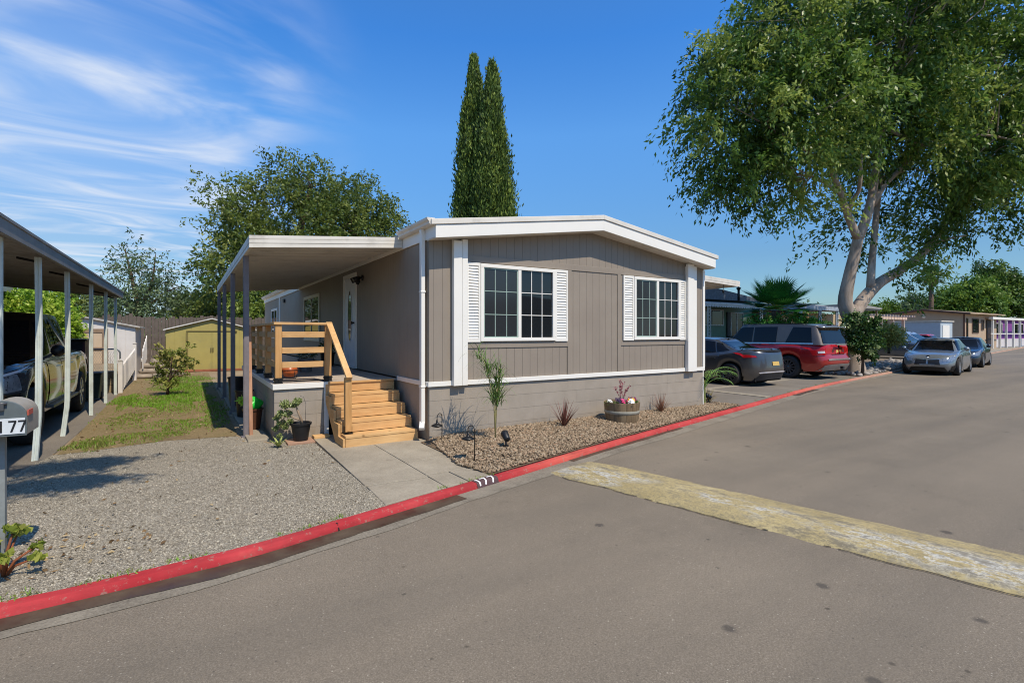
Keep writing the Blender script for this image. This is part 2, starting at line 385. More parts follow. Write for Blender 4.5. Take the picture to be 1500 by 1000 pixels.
b.add(vs,[(i*2,i*2+1,i*2+3,i*2+2) for i in range(len(list(idx))-1)])
tag(b.build('road',M['asphalt']),kind='structure')
b=MB(); b.smooth=True; strip(b,[(0,-.06),(.0,.0),(.006,.005),(.03,.005),(.06,.003),(.08,-.001),(.091,-.012),(.099,-.034),(.106,-.056),(.108,-.1)],wob=.007,seed=3); rk=np.random.default_rng(6); b.v=[(x,y,z+(rk.normal()*.0016 if z>-.05 else 0)) for x,y,z in b.v]
kerb=tag(b.build('kerb',M['kerb'],fixn=True,sharp=32),kind='structure')
b=MB(); strip(b,[(.08,ROADZ+.006),(.30,ROADZ+.006),(.36,ROADZ+.004)],wob=.03,seed=5)
n = NT('gutter_concrete'); g=n.noise(2.6,7,.7); h=n.noise(50,4,.75)
c=n.ramp(g,[(.3,lin(100,92,80)),(.5,lin(128,119,104)),(.72,lin(146,136,119))]); c=n.mix(.35,c,n.ramp(h,[(.35,lin(78,70,60)),(.65,lin(160,150,132))]))
tag(b.build('gutter',n.set(c,.9,0,n.bump(h,.5,.005),.2),fixn=True),kind='structure')
b=MB(); strip(b,[(.08,ROADZ+.011),(.17,ROADZ+.0105),(.27,ROADZ+.010)],-1.9,2.42,wob=.03,seed=9)
tag(b.build('puddle_water',M['wet'],fixn=True),kind='structure')
b=MB(); strip(b,[(.08,ROADZ+.011),(.14,ROADZ+.0105),(.18,ROADZ+.010)],4.1,7.3,wob=.03,seed=19)
strip(b,[(.08,ROADZ+.011),(.18,ROADZ+.0105),(.25,ROADZ+.010)],13.6,15.6,wob=.04,seed=21)
tag(b.build('damp_gutter_water',M['wet'],fixn=True),kind='structure')
# opposite verge
b=MB(); vs=[]
for i in idx: vs += [(KS[i,0]+1.0,-3.95+KS[i,0]*.14,-.02),(KS[i,0]+1.0,-60,-.02)]
b.add(vs,[(i*2,i*2+1,i*2+3,i*2+2) for i in range(len(list(idx))-1)])
tag(b.build('opposite_verge',M['dirt']),kind='structure')
# joints cut across the kerb
b=MB()
for u in (1.06,6.9,13.2):
    i=int(np.argmin(abs(KS[:,0]-u))); p=Vector((*KS[i],0)); nn=Vector((*KN[i],0))
    b.bar(p-nn*.01+Vector((0,0,.0)),p+nn*.08+Vector((0,0,-.003)),.012,.012); b.bar(p+nn*.08+Vector((0,0,-.008)),p+nn*.108+Vector((0,0,-.06)),.012,.01)
b.build('kerb_joint',M['dark_gap'],kerb)
def digits177(mb, o, ex, ey, h, t, gap):
    """strokes of 1 7 7 in the plane ex (along) / ey (up), from corner o"""
    nrm=ex.cross(ey).normalized()*.002; o=Vector(o)
    def q(pts): mb.add([o+ex*p[0]+ey*p[1]+nrm for p in pts],[tuple(range(len(pts)))])
    q([(0,0),(t,0),(t,h),(0,h)]); q([(-t*.8,h-t*1.1),(0,h-t*.5),(0,h)])
    for k in (1,2):
        x=k*gap-t*.6; w=h*.52
        q([(x,h-t),(x+w,h-t),(x+w,h),(x,h)]); q([(x+w*.22,0),(x+w*.22+t,0),(x+w,h-t),(x+w-t*1.05,h-t)])
i=int(np.argmin(abs(KS[:,0]-2.70))); p=Vector((*KS[i],0)); ex=Vector((*KT[i],0)); nn=Vector((*KN[i],0))
b=MB()
KPROF=[(.006,.0085),(.03,.009),(.06,.007),(.081,.003),(.094,-.010),(.102,-.033),(.109,-.055)]
_d=[0]+list(np.cumsum([math.dist(a,c) for a,c in zip(KPROF[:-1],KPROF[1:])])); KLEN=_d[-1]
def kp(a,s,lift=0.):
    q=min(max(s,0),KLEN); o_=float(np.interp(q,_d,[k[0] for k in KPROF])); z_=float(np.interp(q,_d,[k[1] for k in KPROF])); t_=q/KLEN
    j=int(np.argmin(abs(KS[:,0]-(p.x+a*ex.x)))); bse=Vector((*KS[j],0)); rest=(p+ex*a-bse).dot(ex); return bse+ex*rest+nn*(o_+lift*t_)+Vector((0,0,z_+lift*(1-t_)))
def kstrip(mb,s0,s1,w,lift,k=10):
    P_=[(s0[0]+(s1[0]-s0[0])*i/k,s0[1]+(s1[1]-s0[1])*i/k) for i in range(k+1)]; L_=math.dist(s0,s1); px_,py_=-(s1[1]-s0[1])/L_*w/2,(s1[0]-s0[0])/L_*w/2
    vs=[]
    for a_,s_ in P_: vs += [kp(a_-px_,s_-py_,lift),kp(a_+px_,s_+py_,lift)]
    mb.add(vs,[(2*i,2*i+1,2*i+3,2*i+2) for i in range(k)])

for q_ in range(12): kstrip(b,(-.15+.32*(q_+.5)/12,0),(-.15+.32*(q_+.5)/12,KLEN),.32/12+.001,.0012)
b.build('number_patch',plain('dark_number_paint',lin(84,62,62),.8,.2,20),kerb)
b=MB(); T_=.02
kstrip(b,(-.105,.012),(-.105,KLEN*.86),T_,.0026); kstrip(b,(-.128,.03),(-.108,.012),T_*.7,.0026,4)
for x_ in (-.045,.065):
    kstrip(b,(x_-.008,.018),(x_+.068,.018),T_,.0026); kstrip(b,(x_+.058,.02),(x_+.018,KLEN*.86),T_,.0026)
b.build('house_number',plain('white_number_paint',lin(232,230,226),.7,.08,30),kerb)

# --- gravel yard
gpoly=[(-1.75,4.1)]+[(float(u),kerb_v(u)) for u in np.linspace(-1.7,1.56,14)]+[(1.56,8.0),(1.0,8.12),(.62,8.98),(-.3,9.15),(-1.1,8.9),(-1.5,8.9),(-1.75,7.4)]
def sheet(name, poly, z, m, kind='structure', tri=False):
    b=MB(); b.add([(x,y,z) for x,y in poly],[tuple(range(len(poly)))]); return tag(b.build(name,m),kind=kind)
gp=[p for p in gpoly]; sheet('gravel_yard_ground',gp,.0,M['gravel'])
ICO=None
def stones(name, poly, n, smin, smax, mat, z=0, mound=None, flat=.6, octa=False, near=None, label=None):
    poly=np.array(poly); lo,hi=poly.min(0),poly.max(0); P=np.empty((0,2))
    while len(P)<n:
        q=RNG.uniform(lo,hi,(n*2,2)); q=q[poly_in(q,poly)]
        if near is not None:
            d=np.hypot(q[:,0],q[:,1]); q=q[RNG.random(len(q))<np.clip((near/d)**2,.05,1)]
        P=np.concatenate([P,q])
    P=P[:n]
    if octa:
        bv=np.array([(1,0,0),(0,1,0),(-1,0,0),(0,-1,0),(0,0,1),(0,0,-1)],float); bf=[(0,1,4),(1,2,4),(2,3,4),(3,0,4)]
    else:
        bm=bmesh.new(); bmesh.ops.create_icosphere(bm,subdivisions=1,radius=1); bv=np.array([v.co[:] for v in bm.verts]); bf=[tuple(v.index for v in f.verts) for f in bm.faces]; bm.free()
    bf=np.array(bf); k=len(bv); s=RNG.uniform(0,1,n)**2*(smax-smin)+smin
    V=bv[None]*(1+RNG.uniform(-.28,.28,(n,k,1)))
    S=np.stack([s,s*RNG.uniform(.6,1,n),s*RNG.uniform(.4,.8,n)*flat/.6],1)*.5; V=V*S[:,None,:]
    a=RNG.uniform(0,2*PI,n); t=RNG.normal(0,.35,n)
    ca,sa,ct,st=np.cos(a),np.sin(a),np.cos(t),np.sin(t)
    x=V[:,:,0]; y=V[:,:,1]*ct[:,None]-V[:,:,2]*st[:,None]; zz=V[:,:,1]*st[:,None]+V[:,:,2]*ct[:,None]
    X=x*ca[:,None]-y*sa[:,None]+P[:,0:1]; Y=x*sa[:,None]+y*ca[:,None]+P[:,1:2]
    base=np.full(n,z,float) if mound is None else mound(P)
    Z=zz+base[:,None]+(S[:,2]*.45)[:,None]
    V=np.stack([X,Y,Z],2).reshape(-1,3); F=(bf[None]+ (np.arange(n)*k)[:,None,None]).reshape(-1,3)
    me=bpy.data.meshes.new(name); me.vertices.add(len(V)); me.vertices.foreach_set('co',V.ravel())
    me.loops.add(F.size); me.loops.foreach_set('vertex_index',F.ravel().astype(np.int32))
    me.polygons.add(len(F)); me.polygons.foreach_set('loop_start',np.arange(0,F.size,3,dtype=np.int32))
    at_=me.attributes.new('tint','FLOAT','FACE'); at_.data.foreach_set('value',np.repeat(RNG.random(n),len(bf)).astype(np.float32))
    me.update(); me.validate()
    return tag(link(name,me,mat),kind='stuff')
stones('gravel',gpoly,60000,.008,.021,M['gstone'],octa=True,near=5.0)
# --- lawn
lpoly=[(-1.45,8.85),(-1.1,8.9),(-.3,9.15),(.62,8.98),(.66,9.2),(.70,24),(-.8,24.6),(-1.5,22.8),(-1.55,17)]
sheet('lawn',lpoly,.004,M['lawn'])
gr=Leaves()
def grass(cx,cy,rx,ry,n,h0,h1,t0,t1):
    a=RNG.uniform(0,2*PI,n); r=np.sqrt(RNG.random(n))*(1+.25*np.sin(a*3+cx)+.2*np.sin(a*5+cy)); x=cx+r*rx*np.cos(a); y=cy+r*ry*np.sin(a)
    h=RNG.uniform(h0,h1,n)*(1.15-r*.5); d=np.stack([RNG.normal(0,.45,n),RNG.normal(0,.45,n),np.ones(n)],1)
    gr.add(np.stack([x,y,h*.42],1),d,h,RNG.uniform(.008,.016,n),np.clip(RNG.normal((t0+t1)/2,(t1-t0)/2,n),0,1))
for a in [(-.35,14.5,.85,1.7,4200,.04,.10,.55,1),(-.1,17.5,.7,2.2,3200,.04,.10,.5,1),(-.1,10.6,.55,.8,1300,.03,.06,.3,.85),(-.95,11.6,.4,1.0,900,.03,.06,.2,.7),(-1.25,15,.25,1.4,1400,.04,.09,.4,.95),
          (.45,12.2,.3,2.2,1300,.03,.08,.3,.8),(-.6,9.7,.7,.5,1600,.03,.06,.1,.7),(-1.15,9.3,.3,.4,700,.04,.09,.2,.6),(-.4,12.6,.9,.9,1200,.02,.05,.05,.6),(-.2,20.5,.9,1.8,3000,.04,.1,.4,.9)]: grass(*a)
M['grass']=leafmat('grass_blades',lin(150,134,84),lin(120,140,52),lin(122,176,44),.3)
tag(gr.build('grass',M['grass']),kind='stuff')
lt=Leaves()
for poly_,n_ in ((lpoly,620),(gpoly,90),([(-1.6,4.4),(.0,4.5),(-.4,5.4),(-1.6,5.6)],160)):
    pa=np.array(poly_); q_=RNG.uniform(pa.min(0),pa.max(0),(n_*3,2)); q_=q_[poly_in(q_,pa)][:n_]; m_=len(q_)
    d_=RNG.normal(size=(m_,3)); d_[:,2]*=.25; lt.add(np.column_stack([q_,np.full(m_,.016)]),d_,RNG.uniform(.02,.065,m_),RNG.uniform(.012,.03,m_),RNG.random(m_))
tag(lt.build('leaf_litter',leafmat('dry_leaf_litter',lin(84,62,40),lin(132,104,68),lin(186,164,122),.1,.8)),kind='stuff')
# --- left driveway, concrete strip, walk
sheet('neighbour_driveway',[(-7,4.15),(-1.75,4.2),(-1.75,7.4),(-1.5,8.9),(-1.45,17),(-1.6,20),(-7,20)],-.004,M['drive'])
b=MB(); b.box(.74,1.03,8.35,17.4,-.05,.03); tag(b.build('side_path',M['concrete'],bevel=.012),kind='structure')
# walk: two slabs with a joint, irregular break
kv=kerb_v
w=MB(); 
def slab(mb,poly,z0=-.05,z1=.012): mb.prism(poly,'z',z0,z1)
slab(w,[(1.56,5.30),(1.72,5.287),(1.91,5.282),(2.05,5.25),(2.25,5.262),(2.24,7.6),(2.2,8.26),(1.6,8.26)])
slab(w,[(1.55,kv(1.55)+.02),(2.26,kv(2.26)+.02),(2.25,5.25),(2.05,5.235),(1.9,5.27),(1.72,5.275),(1.57,5.29)],z1=.008)
slab(w,[(2.258,6.008),(2.95,6.04),(3.0,6.86),(2.97,7.25),(2.248,7.25)])
slab(w,[(2.262,5.355),(2.80,5.36),(2.95,6.03),(2.26,5.997)],z1=.010)
slab(w,[(2.27,kv(2.27)+.02),(2.55,kv(2.55)+.02),(2.53,5.345),(2.265,5.343)],z1=.006); slab(w,[(2.56,kv(2.56)+.02),(2.86,kv(2.86)+.02),(2.83,5.35),(2.54,5.347)],z1=.010)
slab(w,[(1.07,8.05),(1.585,8.03),(1.585,8.27),(1.07,8.27)],z1=.004)
tag(w.build('front_walk',M['concrete'],bevel=.006),kind='structure')
sheet('walk_bed_ground',[(1.5,kv(1.5)+.01),(3.0,kv(3.0)+.01),(3.05,7.3),(1.5,8.3)],-.006,plain('soil_joint',lin(74,66,54),.95,.3,12))
# --- rock bed
rpoly=[(2.9,6.25),(2.84,5.5)]+[(float(u),kv(u)+.03) for u in np.linspace(2.86,10.3,16)]+[(9.95,7.05),(9.6,7.4),(9.2,6.98),(3.0,6.95)]
def mound(P): 
    P=np.atleast_2d(P); k=np.interp(P[:,0],KS[:,0],KS[:,1]); t=np.clip((P[:,1]-k)/1.4,0,1)
    return .02+.075*np.sin(np.clip(t*2.2,0,PI/2))*np.clip((P[:,0]-2.7)/.8,0,1)
b=MB(); vs=[]; us=np.linspace(2.85,10.2,40)
for u in us:
    k=kv(u)+.01; top=6.95 if u<9.3 else 6.95+(.4*(1-abs(u-9.6)/.6) if abs(u-9.6)<.6 else 0); top=max(top,k+.02)
    for j in range(7):
        v=k+(top-k)*j/6; vs.append((u,v,float(mound(np.array([[u,v]]))[0])-.012))
b.add(vs,[(i*7+j,(i+1)*7+j,(i+1)*7+j+1,i*7+j+1) for i in range(39) for j in range(6)])
tag(b.build('rock_bed_ground',plain('tan_soil',lin(104,86,66),.95,.25,14,bump=.6,bscale=30),fixn=True),kind='structure')
stones('landscape_rocks',[(2.86,6.3),(2.74,5.5),(2.86,5.0)]+rpoly[2:],27000,.014,.052,M['rstone'],mound=mound)
# --- right lot
sheet('carport_driveway',[(9.62,7.42),(9.97,7.07),(10.32,kv(10.3)+.01)]+[(float(u),kv(u)+.01) for u in np.linspace(10.5,20.9,12)]+[(21.0,20),(9.3,20)],.0,M['drive'])
b=MB(); b.prism([(12.15,7.3),(12.45,7.32),(12.45,20),(12.2,20)],'z',-.02,.012); b.prism([(12.5,9.2),(17.4,9.6),(17.4,9.85),(12.5,9.42)],'z',-.02,.010)
tag(b.build('concrete_strip_path',M['concrete']),kind='structure')
sheet('planting_strip_ground',[(21.02,kv(21)+.02)]+[(float(u),kv(u)+.02) for u in np.linspace(21.2,35.5,8)]+[(35.5,17),(21.02,17)],.0,plain('mulch_soil',lin(120,104,84),.95,.3,4,bump=.7,bscale=14))
stones('planting_strip_rocks',[(21.1,kv(21.1)+.1),(35,kv(35)+.1),(35,13),(21.1,11.5)],900,.08,.34,plain('grey_rock',lin(150,142,132),.9,.25,4),z=0)
sheet('far_driveway_ground',[(35.6,kv(35.6)+.02),(62,kv(62)+.02),(62,26),(35.6,26)],.002,M['drive'])
sheet('far_pavement',[(46,kv(46)+.03),(88,kv(88)+.03),(88,kv(88)+3.2),(46,kv(46)+2.2)],.006,M['concrete'])
# --- speed bump, lies across the road
bd=Vector((.21,-.978,0)); bx=Vector((.978,.21,0)); o=Vector((3.98,4.96,ROADZ))
b=MB(); b.smooth=True; nx=14; ny=110; rs=np.random.default_rng(4)
je=np.convolve(rs.normal(size=ny+4),np.ones(3)/3,'same')*.022; jf=np.convolve(rs.normal(size=ny+4),np.ones(4)/4,'same')*.018
vs=[]; LB=8.2
for j in range(ny+1):
    y=-LB*j/ny
    for i in range(nx+1):
        t=i/nx; x=-.40+.82*t+(je[j]*(1-t) if t<.5 else jf[j]*t)
        h=.082*math.sin(PI*min(max(t,0),1))**.55+rs.normal()*.0022
        end=min(1,(j/ny*LB)/.35); h*=end**.6
        if i in (0,nx): h=-.004
        vs.append((x,y,h))
b.add(vs,[(j*(nx+1)+i,(j+1)*(nx+1)+i,(j+1)*(nx+1)+i+1,j*(nx+1)+i+1) for j in range(ny) for i in range(nx)])
sb=b.build('speed_bump',M['bump'],fixn=True); sb.location=o; sb.rotation_euler=(0,0,math.atan2(bx.y,bx.x))
tag(sb,'low speed bump across the road in faded, chipped yellow paint','speed bump')
b=MB(); vs=[]; N=170; rs2=np.random.default_rng(14); jj=np.convolve(rs2.normal(size=N+6),np.ones(4)/4,'same')*.02
for j in range(N+1):
    y=-.25-(LB-.3)*j/N; x=-.405+float(np.interp(-y/LB*ny,range(len(je)),je))*.9+jj[j]*.5; w_=.006+.012*abs(jj[j+2])*30*.3+.006*rs2.random()
    vs += [(x-w_*.5,y,.0065),(x+w_*.5,y,.010)]
b.add(vs,[(2*j,2*j+1,2*j+3,2*j+2) for j in range(N) if math.sin(j*.21)+math.sin(j*.083+1)+rs2.random()*1.6>-.2]); ec=b.build('edge_crack_shadow',plain('crack_shadow_tone',lin(78,70,56),.95,.3,20),sb,fixn=True)  # dark strip along the near edge, coloured for its crack and shadow line
# ================================================================== the main home
HX0,HX1,HY0,HY1=2.985,9.28,6.956,25.9; HXC=6.15
def ceil_z(u): return 3.40-.140*abs(u-HXC)          # soffit line of the gable
home=thing('mobile_home','taupe single-storey mobile home with white trim, low gable and shuttered windows','house',(6.13,12,0))
# skirting: painted blocks laid in courses
b=MB()
def blocks(mb, axis, fixed, a, c, z0, z1, out=1, L=.4, Hc=.2, seed=0, dep=.1):
    rng=np.random.default_rng(seed); nz=int(round((z1-z0)/Hc)); hh=(z1-z0)/nz
    for k in range(nz):
        x=a-(L/2 if k%2 else 0)
        while x<c:
            x0,x1=max(x,a),min(x+L,c); x+=L
            if x1-x0<.03: continue
            e=rng.uniform(0,.0022); g=.0012; zz0=z0+k*hh+(.0018 if k else 0); zz1=z0+(k+1)*hh-.0018
            if axis=='x': mb.box(x0+g*.3,x1-g*.3,fixed-e,fixed+dep,zz0,zz1)
            else: mb.box(fixed-e,fixed+dep,x0+g*.3,x1-g*.3,zz0,zz1)
    if axis=='x': mb.box(a+.004,c-.004,fixed+.004,fixed+dep-.01,z0,z1-.004)
    else: mb.box(fixed+.004,fixed+dep-.01,a+.004,c-.004,z0,z1-.004)
blocks(b,'x',HY0+.012,HX0+.012,HX1-.012,-.05,.815,seed=1)
b.box(HX0+.013,HX0+.1,HY0+.12,HY1,-.05,.815); b.box(HX1-.1,HX1-.013,HY0+.12,HY1,-.05,.815); b.box(HX0+.2,HX1-.2,HY1-.1,HY1,-.05,.815)
b.build('skirting',M['block'],home)
# walls
def boards_x(mb, y, xs, z0, ztop, g=.004, th=.02):
    for x0,x1 in zip(xs[:-1],xs[1:]):
        a,c=x0+g/2,x1-g/2; pts=[(a,z0),(c,z0),(c,ztop(c)),(a,ztop(a))]
        if a<HXC<c: pts=[(a,z0),(c,z0),(c,ztop(c)),(HXC,ztop(HXC)),(a,ztop(a))]
        mb.prism(pts,'y',y,y+th)
b=MB(); xs=[HX0,3.06,3.20,3.34,3.58]+list(np.arange(3.72,8.66,.1525))+[8.68,8.95,9.06,9.17,HX1]
boards_x(b,HY0,xs,.87,lambda u:ceil_z(u))
ys=np.arange(HY0+.02,HY1,.122)
for y0,y1 in zip(ys[:-1],ys[1:]): b.box(HX0,HX0+.02,y0+.002,y1-.003,.86,3.1)
b.box(HX1-.02,HX1,HY0+.021,HY1,.86,3.1); b.box(HX0+.03,HX1-.03,HY1-.04,HY1,.86,3.2)
b.build('wall',M['siding'],home)
b=MB(); b.prism([(HX0+.006,.86),(HX1-.006,.86),(HX1-.006,ceil_z(HX1)-.01),(HXC,ceil_z(HXC)-.01),(HX0+.006,ceil_z(HX0)-.01)],'y',HY0+.005,HY0+.03)
b.box(HX0+.004,HX0+.03,HY0+.03,HY1-.05,.86,3.08)
b.build('wall_backing',M['groove'],home)
# flat trim boards over the gable wall, siding colour
b=MB(); P_=HY0-.014
b.box(3.585,8.66,P_,HY0-.001,2.70,2.80)
b.box(5.575,5.66,P_,HY0-.001,.885,2.699); b.box(6.76,6.85,P_,HY0-.001,.885,2.699)
b.box(3.585,5.574,P_,HY0-.001,1.37,1.455); b.box(6.851,8.66,P_,HY0-.001,1.37,1.455)
b.build('batten',M['siding'],home,bevel=.003)
# white band between wall and skirting
b=MB(); b.box(HX0-.02,HX1+.012,HY0-.024,HY0-.002,.812,.884); b.box(HX0-.022,HX0-.002,HY0-.0015,8.27,.812,.884)
b.build('trim_band',M['white'],home,bevel=.004)
# corner boards & box columns
for x0,x1,gx in ((3.345,3.585,3.49),(8.665,8.95,8.86)):
    b=MB(); b.box(x0,gx-.004,HY0-.095,HY0-.03,.812,ceil_z(x0)-.02); b.box(gx+.003,x1,HY0-.085,HY0-.03,.812,ceil_z(x1)-.02); b.box(x0+.01,x1-.01,HY0-.031,HY0+.01,.815,ceil_z(x1)-.03)
    b.build('box_column',M['white'],home,bevel=.005)
b=MB(); b.box(HX1-.045,HX1+.02,HY0-.02,HY0+.0,.884,2.93); b.box(HX1+.001,HX1+.02,HY0+.001,HY0+.08,.884,2.93); b.build('corner_board',M['white'],home)
# roof
FY=6.656; zt=lambda u,t: 3.42-.140*abs(u-HXC)+t
rx0,rx1=HX0-.025,HX1-.005
roof=MB(); n_=24
for (xa,xb) in ((rx0-.06,HXC),(HXC,rx1+.06)):
    roof.prism([(xa,zt(xa,.195)),(xb,zt(xb,.195)),(xb,zt(xb,.245)),(xa,zt(xa,.245))],'y',FY+.05,HY1+.2)
M['roof']=plain('grey_roof_coating',lin(150,148,144),.8,.12,3,dirt=.5)
rf=roof.build('roof',M['roof'],home)
b=MB()
for xa,xb in ((rx0,HXC),(HXC,rx1)):
    b.prism([(xa,zt(xa,-.02)),(xb,zt(xb,-.02)),(xb,zt(xb,.165)),(xa,zt(xa,.165))],'y',FY,FY+.03)
b.box(HX0-.03,HX0-.006,FY+.031,HY1,2.97,3.135); b.box(HX1+.003,HX1+.026,FY+.031,HY1,2.95,3.13)
b.build('fascia',M['white'],rf,bevel=.004)
b=MB()
for xa,xb in ((rx0-.07,HXC),(HXC,rx1+.07)):
    b.prism([(xa,zt(xa,.17)),(xb,zt(xb,.17)),(xb,zt(xb,.25)),(xa,zt(xa,.25))],'y',FY-.018,FY+.045)
b.build('drip_edge',M['white_old'],rf,bevel=.006)
b=MB()
for xa,xb in ((rx0+.0,HXC),(HXC,rx1)):
    b.prism([(xa,zt(xa,-.018)),(xb,zt(xb,-.018)),(xb,zt(xb,-.004)),(xa,zt(xa,-.004))],'y',FY+.031,HY0+.02)
b.build('soffit',M['white_old'],rf)
# gutter with moulded end, downspout
def gutter(mb,y0,y1,z=3.13,x=HX0-.03):
    prof=[(x,z+.10),(x,z),(x-.06,z),(x-.085,z+.02),(x-.09,z+.05),(x-.115,z+.075),(x-.12,z+.105),(x-.108,z+.105),(x-.10,z+.08),(x-.078,z+.055),(x-.072,z+.03),(x-.055,z+.012),(x-.012,z+.012),(x-.012,z+.1)]
    mb.prism(prof,'y',y0,y1); mb.prism([(x,z),(x-.06,z),(x-.085,z+.02),(x-.09,z+.05),(x-.115,z+.075),(x-.12,z+.104),(x,z+.104)],'y',y0-.006,y0)
for ga,gb in ((FY+.02,7.94),(17.28,HY1)): b=MB(); gutter(b,ga,gb); b.build('gutter',M['white_old'],home,fixn=True)
b=MB(); b.bar((HX0-.07,7.06,3.13),(HX0-.03-.02,7.06,3.0),.062,.075,up=(0,1,0)); b.box(HX0-.092,HX0-.032,7.02,7.10,.27,3.03)
b.bar((HX0-.062,7.06,.285),(HX0-.105,6.98,.20),.075,.06); b.box(HX0-.1,HX0-.024,7.012,7.108,.80,.825); b.box(HX0-.1,HX0-.024,7.012,7.108,2.2,2.225)
b.build('downspout',M['white'],home,bevel=.006)
b=MB(); b.box(HX1+.03,HX1+.09,7.02,7.09,.05,3.0); b.build('downspout',M['white'],home,bevel=.006)
# front windows
def slider(parent, x0,x1,z0,z1,y):
    fr=MB(); t=.055; d=.045
    fr.box(x0,x1,y-d,y,z0,z0+t); fr.box(x0,x1,y-d,y,z1-t,z1); fr.box(x0,x0+t,y-d,y,z0+t,z1-t); fr.box(x1-t,x1,y-d,y,z0+t,z1-t)
    xm=(x0+x1)/2; fr.box(xm-.03,xm+.03,y-d+.004,y,z0+t,z1-t)
    w=fr.build('window',M['white'],parent,bevel=.004)
    for k,(a,c) in enumerate(((x0+t,xm-.03),(xm+.03,x1-t))):
        p=MB(); p.box(a,c,y-.018+(.006*k),y-.008,z0+t,z1-t)
        pn=p.build('pane',M['glass_screen'] if k==0 else M['glass'],w)
        m=MB(); s=.012
        i0,i1=(a+.035,c-.035) if k==0 else (a,c)
        if k==0: m.box(a,a+.02,y-.027,y-.0185,z0+t,z1-t); m.box(c-.02,c,y-.027,y-.0185,z0+t,z1-t); m.box(a+.02,c-.02,y-.027,y-.0185,z0+t,z0+t+.02); m.box(a+.02,c-.02,y-.027,y-.0185,z1-t-.02,z1-t)
        for q in (1,2):
            xx=a+(c-a)*q/3; zz=z0+t+(z1-z0-2*t)*q/3
            m.box(xx-s/2,xx+s/2,y-.0225,y-.0115-.0065*(1-k),z0+t+.02*(1-k),z1-t-.02*(1-k)); m.box(a+.02*(1-k),c-.02*(1-k),y-.0235,y-.0125-.006*(1-k),zz-s/2,zz+s/2)
        m.build('muntin',M['white'] if k else plain('screened_muntin',lin(150,168,156),.6),w)
    return w
slider(home,3.835,5.285,1.475,2.685,HY0); slider(home,7.17,8.48,1.475,2.685,HY0)
def shutter(x0,x1,z0,z1,y):
    s=MB(); t=.032; s.box(x0,x0+t,y-.034,y-.002,z0,z1); s.box(x1-t,x1,y-.034,y-.002,z0,z1); s.box(x0+t,x1-t,y-.034,y-.002,z0,z0+.045); s.box(x0+t,x1-t,y-.034,y-.002,z1-.045,z1)
    s.box(x0+t,x1-t,y-.008,y-.003,z0+.045,z1-.045)
    nz=25; h=(z1-z0-.09)/nz
    for k in range(nz):
        zz=z0+.045+k*h; s.add([(x0+t,y-.031,zz+.004),(x1-t,y-.031,zz+.004),(x1-t,y-.013,zz+h),(x0+t,y-.013,zz+h),(x0+t,y-.013,zz+.002),(x1-t,y-.013,zz+.002)],[(0,1,2,3),(0,4,5,1)])
    s.build('shutter',M['white'],home)
for a,c in ((3.592,3.83),(5.29,5.56),(6.895,7.165),(8.485,8.66)): shutter(a,c,1.465,2.69,HY0-.001)
# side window, rear window, entrance door
def side_window(y0,y1,z0,z1,m,split=True):
    fr=MB(); t=.09; x=HX0-.001
    fr.box(x-.03,x,y0,y1,z0,z0+t); fr.box(x-.03,x,y0,y1,z1-t,z1); fr.box(x-.03,x,y0,y0+t,z0+t,z1-t); fr.box(x-.03,x,y1-t,y1,z0+t,z1-t)
    if split: ym=(y0+y1)/2; fr.box(x-.024,x,ym-.03,ym+.03,z0+t,z1-t)
    w=fr.build('window',m,home,bevel=.004); p=MB(); p.box(x-.012,x-.003,y0+t,y1-t,z0+t,z1-t); p.build('pane',M['glass'],w)
side_window(14.25,16.4,1.38,2.68,plain('cream_paint',lin(206,204,186),.5,.04))
side_window(21.9,23.6,1.4,2.6,M['white'])
b=MB(); x=HX0-.001; y0,y1,z0,z1=10.72,11.74,.86,2.88; t=.085
b.box(x-.03,x,y0,y0+t,z0,z1-t); b.box(x-.03,x,y1-t,y1,z0,z1-t); b.box(x-.032,x,y0,y1,z1-t,z1); b.box(x-.05,x,y0+t,y1-t,z0,z0+.03)
df=b.build('door_frame',M['white'],home,bevel=.004)
b=MB(); b.box(x-.012,x+.03,y0+t+.004,y1-t-.004,z0+.032,z1-t-.004)
yc=(y0+y1)/2
for (pa,pb,pc,pd) in ((yc-.3,yc-.05,1.0,1.25),(yc+.05,yc+.3,1.0,1.25)): b.box(x-.018,x-.011,pa,pb,pc,pd)
door=b.build('door',M['door_white'],home,bevel=.004)
def ellip(mb,cy,cz,ry,rz,xx,ri=0,n=40):
    o_=[(xx,cy+ry*math.cos(2*PI*i/n),cz+rz*math.sin(2*PI*i/n)) for i in range(n)]
    if not ri: mb.add(o_,[tuple(range(n))]); return
    i_=[(xx,cy+(ry-ri)*math.cos(2*PI*i/n),cz+(rz-ri)*math.sin(2*PI*i/n)) for i in range(n)]
    mb.add(o_+i_,[(i,(i+1)%n,n+(i+1)%n,n+i) for i in range(n)])
b=MB(); ellip(b,yc,1.98,.17,.58,x-.022,.04); ellip(b,yc,1.98,.172,.582,x-.0205,.042); b.build('oval_moulding',M['door_white'],door)
b=MB(); ellip(b,yc,1.98,.135,.545,x-.0165); b.build('oval_glass',M['glass'],door)
b=MB(); b.tube([(x-.014,y0+.17,1.82),(x-.06,y0+.17,1.82)],.02,8); b.lathe([(.0,-.08),(.03,-.075),(.033,-.055),(.018,-.04)],(x,y0+.17,1.82),12,'x'); b.build('door_handle',M['black_metal'],door)
b=MB(); b.box(HX0-.027,HX0-.001,21.22,21.4,.86,2.97); b.build('corner_board',M['white'],home)
b=MB(); b.box(HX0-.06,HX0-.0025,20.0,20.25,2.72,2.84); b.build('vent_hood',M['black'],home)
